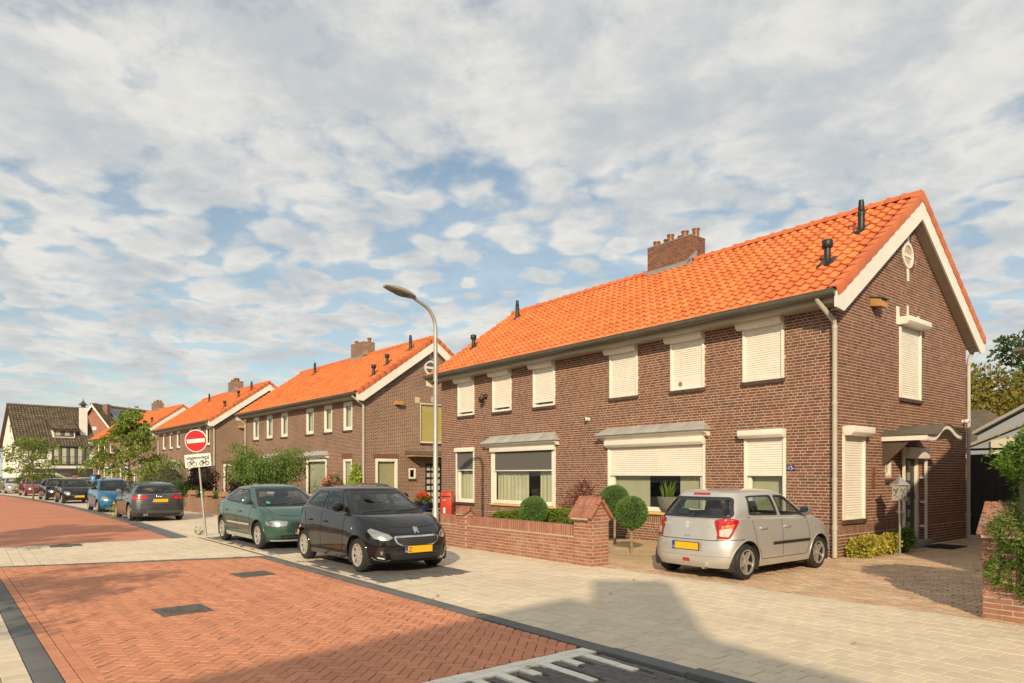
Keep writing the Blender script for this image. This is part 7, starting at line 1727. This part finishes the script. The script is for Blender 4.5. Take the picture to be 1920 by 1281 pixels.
MB().box(1.4, 3.3, -3.2, -3.0, 0, 1.1).box(4.5, 8.6, -3.2, -3.0, 0, 1.15).box(4.4, 4.9, -3.25, -2.9, 0, 1.9).build('low_wall', m_redwall, t)
win(t, lambda u, z, d: (u, -.002 + d, z), 1.0, 2.6, .8, 1.8, 2); win(t, lambda u, z, d: (d, u, z), 2.2, 3.4, 3.9, 4.9, 2); win(t, lambda u, z, d: (d, u, z), 4.3, 4.6, 6.6, 7.4, 1)
# hedges and clipped bushes before it
def hedge(name, lab, c, rz, lx, ly, hz, m, n=2600, size=.16):
    t = thing(name, lab, 'hedge', c, rz); P = np.stack([rng.uniform(-lx / 2, lx / 2, n), rng.uniform(-ly / 2, ly / 2, n), rng.uniform(.1, hz, n)], -1); f = rng.integers(0, 2, n); P[f == 0, 1] = -ly / 2; P[f == 1, 2] = hz
    leaf_cloud('foliage', P + rng.normal(0, .03, P.shape), np.where(f[:, None] == 0, [[0, -1, .2]], [[0, 0, 1]]), size, m, t, .7); MB().box(-lx / 2 + .05, lx / 2 - .05, -ly / 2 + .06, ly / 2 - .06, -.02, hz - .06).build('shade_core', g_core, t)
hedge('hedge', 'tall clipped green hedge at the left edge below the white house', (-84.5, -1.2, 0), R(82), 5.5, 1.0, 1.75, g_hedge)
hedge('hedge', 'low dark green hedge running behind the blue parking sign', (-72.5, 9.2, 0), R(60), 6.5, .8, 1.0, g_dark)
for k, (x, y) in enumerate(((-79.0, 4.2), (-78.4, 5.2), (-77.8, 6.3))):
    lab = ('clipped golden-green dome bush leftmost of three behind the red car', 'clipped golden-green dome bush in the middle of three', 'clipped golden-green dome bush rightmost of three')[k]
    tt = thing('dome_bush', lab, 'bush', (x, y, 0), 0, 'clipped dome bushes'); p_, d_ = ball_pts(1300, (0, 0, .75), 1.0, .1, (1, 1, .95), zmin=.05); leaf_cloud('foliage', p_, d_, .13, g_hedge, tt, .7); core_ball('shade_core', (0, 0, .75), .9, tt, (1, 1, .9))
# brick house with solar panels
t = thing('solar_house', 'red brick house with blue solar panels on its dark roof', 'house', (-100.8, 15.4, 0), R(130))
ez, rzz, dp, ln = 6.4, 10.95, 8.0, 12.0; mb = MB(); mb.prism([(0, 0), (dp, 0), (dp, ez), (dp / 2, rzz - .15), (0, ez)], 0, ln, 'x'); mb.build('wall', m_redwall, t)
sl5 = math.atan2(rzz - ez, dp / 2); rs = MB(); rs.prism([(-.5, ez - .55), (dp / 2, rzz - .02), (dp + .5, ez - .55), (dp + .5, ez - .68), (dp / 2, rzz - .15), (-.5, ez - .68)], -.4, ln, 'x'); rf = rs.build('roof', m_under, t); slope_tiles(rf, -.4, ln, (-.5, ez - .53), (dp / 2, rzz), m_oldtile)
for sgn in (0, 1):
    fy = (lambda y: y) if sgn == 0 else (lambda y: dp - y); MB().prism([(fy(-.55), ez - .70), (fy(dp / 2 - .001), rzz - .0), (fy(dp / 2 - .001), rzz - .35), (fy(-.55), ez - .98)], -.46, -.401, 'x').build('barge_board', m_white_board, t)
m_solar = mat('solar_cell', (.012, .022, .075), .12, var=.15, vscale=6, coat=1.0)
co, si = math.cos(sl5), math.sin(sl5)
pm = boxes_mesh('solar_panel', [(0, 0, 0)], [(1.0, 1.62, .04)]); fm_ = MB()
for (x0, z0, x1, z1) in ((-.5, -.81, .5, -.78), (-.5, .78, .5, .81), (-.5, -.81, -.47, .81), (.47, -.81, .5, .81)): fm_.box(x0, x1, z0, z1, .018, .028)
for k in range(1, 5): fm_.box(-.47, .47, -.81 + k * .324 - .004, -.81 + k * .324 + .004, .019, .0225)
fm_ = fm_.mesh('panel_frame')
for r_ in range(3):
    for c_ in range(9):
        if r_ == 2 and c_ in (0, 8) or r_ == 0 and c_ < 1: continue
        v = 1.95 + r_ * 1.66; o = link('solar_panel', pm, m_solar, t, loc=(1.0 + c_ * 1.04 + (.5 if r_ == 1 else 0), -.5 + v * co - .16 * si, ez - .53 + v * si + .16 * co), rot=(sl5, 0, 0)); link('panel_frame', fm_, m_alloy, o)
MB().box(.6, 1.2, 2.6, 3.3, 8.4, 11.0).build('chimney', m_bwall, t); MB().box(-.1, .5, 3.9, 4.6, 10.0, 11.1).build('chimney', m_bwall, t)
P5 = lambda u, z, d: (d, u, z)
win(t, P5, 2.6, 3.6, 4.0, 5.4, 1, m_cream); win(t, P5, 5.0, 6.0, 4.0, 5.4, 1, m_cream); MB().box(-.004, .05, 3.7, 4.3, 7.6, 8.0).build('gable_stone', m_render, t)
# orange-roofed house far behind
t = thing('far_house', 'distant house with orange roof between the white house and the solar house', 'house', (-128, 15, 0), R(120)); MB().prism([(0, 0), (8, 0), (8, 6), (4, 9.6), (0, 6)], 0, 12, 'x').build('wall', m_redwall, t); rs = MB(); rs.prism([(-.4, 5.7), (4, 9.75), (8.4, 5.7), (8.4, 5.55), (4, 9.6), (-.4, 5.55)], -.3, 12.3, 'x'); rs.build('roof', m_tile, t)
# buildings behind the gate
t = thing('outbuilding', 'cream outbuilding with pale grey sloping roof behind the black gate', 'building', (-10.75, 34.7, 0))
m_blue = mat('blue_grey_cladding', (.33, .36, .38), .6, var=.05); m_palewall = mat('cream_render', (.66, .58, .43), .8, var=.05); m_roofgrey = mat('pale_roofing', (.36, .33, .28), .8, var=.08, vscale=2)
MB().prism([(0, 0), (7, 0), (7, 7.4), (.0, 3.45)], 0, 7, 'y').build('wall', m_blue, t); MB().prism([(-.12, 3.50), (7, 7.53), (7, 7.66), (-.12, 3.64)], -.25, 7.2, 'y').build('roof', m_roofgrey, t)
MB().prism([(.15, 0), (2.2, 0), (2.2, 3.7), (.15, 2.85)], -1.6, -.002, 'y').build('lean_to', m_blue, t); MB().prism([(1.0, 0), (2.15, 0), (2.15, 3.35), (1.0, 3.15)], -1.7, -1.605, 'y').build('lean_to_wall', m_palewall, t); MB().prism([(.05, 2.86), (2.3, 3.80), (2.3, 3.92), (.05, 2.98)], -1.75, -.255, 'y').build('lean_to_roof', m_roofgrey, t)
t = thing('back_house', 'brown hipped roof of a brick house showing beside the rear downpipe', 'house', (-16.5, 44, 0)); MB().box(0, 5, 0, 6, 0, 2.9).build('wall', m_redwall, t)
mb = MB(); mb.add([(-.4, -.4, 2.85), (5.4, -.4, 2.85), (5.4, 6.4, 2.85), (-.4, 6.4, 2.85), (.4, 3, 5.6), (2.4, 3, 5.6)], [(0, 1, 5, 4), (1, 2, 5), (2, 3, 4, 5), (3, 0, 4), (3, 2, 1, 0)]); mb.build('roof', m_oldtile, t); MB().box(-.42, 5.42, -.44, -.40, 2.65, 2.87).build('fascia', m_white_board, t)
def big_tree(lab, base, h, r, m, seed, n=9000, size=.42):
    r_ = np.random.default_rng(seed); t = thing('garden_tree', lab, 'tree', base); PP = []; DD = []
    mb = MB(); mb.tube([(0, 0, -.2), (.1, 0, h * .3), (0, .1, h * .6)], [.28, .22, .14], 9)
    for k in range(26):
        d = r_.normal(0, 1, 3); d /= np.linalg.norm(d); c = np.array([d[0] * r * .66, d[1] * r * .66, h * .62 + d[2] * h * .30]); rr_ = r * r_.uniform(.24, .42); p, dd = ball_pts(n // 26, c, rr_, .7, (1, 1, .8), .15); PP.append(p); DD.append(dd); mb.tube([(0, 0, h * .35), tuple(c * .6 + np.array([0, 0, h * .12])), tuple(c)], [.10, .06, .02], 6)
    leaf_cloud('crown', np.concatenate(PP), np.concatenate(DD), size, m, t, .6, .1); mb.build('trunk', m_bark, t, smooth=True); return t
big_tree('broad yellow-green autumn tree behind the outbuilding', (-18.5, 56, 0), 9.0, 5.6, g_autumn, 5, 34000, .30)
big_tree('green tree rising behind the rear downpipe, left of the autumn tree', (-25.0, 66, 0), 12.0, 4.0, g_dark, 8, 16000, .36)
big_tree('dark green tree at the right edge behind the autumn tree', (-16.5, 64, 0), 12.6, 4.6, g_dark, 9, 18000, .36)
big_tree('distant tree top above the ridge of the white house at the left edge', (-121, -6, 0), 13.5, 5.0, g_dark, 12, 4000, .6)
# neighbours outside the frame: the house right of the hedge and the one behind the camera are shaped to throw the shadows on street and gable
t = thing('neighbour_house', 'neighbour house right of the hedge, its grey eaves corner at the right edge', 'house', (0, 0, 0))
MB().prism([(9.6, 0), (18, 0), (18, 5.35), (13.6, 7.1), (9.6, 5.4)], .02, 9, 'x').build('wall', m_bwall, t); MB().prism([(8.9, 5.1), (13.6, 7.05), (18.6, 5.0), (18.6, 5.15), (13.6, 7.2), (8.9, 5.25)], -.02, 9.2, 'x').build('roof', m_oldtile, t)
MB().box(-3.9, 6, 18.7, 26, 0, 4.2).build('rear_wing', m_render, t); MB().hull8([(-4.35, 18.05, 4.22), (6, 18.05, 4.22), (6, 26, 4.22), (-4.35, 26, 4.22), (-4.75, 17.65, 4.40), (6, 17.65, 4.40), (6, 26, 4.40), (-4.75, 26, 4.40)]).build('eaves', m_soffit, t); MB().box(-4.80, 6, 17.60, 26, 4.402, 4.47).build('roof_edge', m_zinc, t)
t = thing('shadow_house', 'unseen house with chimney across the street behind the camera, shaped to cast the foreground shadow', 'house', (9.12, -9.27, 0), math.atan2(.7017, .7127))
MB().prism([(-5.2, 0), (2.15, 0), (2.2, 8.75), (-.35, 10.45), (-5.2, 7.3)], -7, 0, 'y').build('wall', m_bwall, t)
MB().prism([(-5.5, 7.15), (-.35, 10.5), (2.35, 8.72), (2.35, 8.86), (-.35, 10.66), (-5.5, 7.3)], -7.2, .05, 'y').build('roof', m_oldtile, t); MB().box(-.05, 1.22, -1.0, -.2, 9, 11.55).build('chimney', m_bwall, t)
tree('street_tree', 'street tree across the road behind the camera', (-5.0, -7.4, 0), 6.4, 2.0, 2.2, 22, 3000, .2, g_tree, 31, .5, .09)
tree('street_tree', 'larger street tree across the road left of the camera', (-14.8, -8.2, 0), 8.0, 2.9, 2.6, 34, 9000, .26, g_tree, 33, .5, .12)
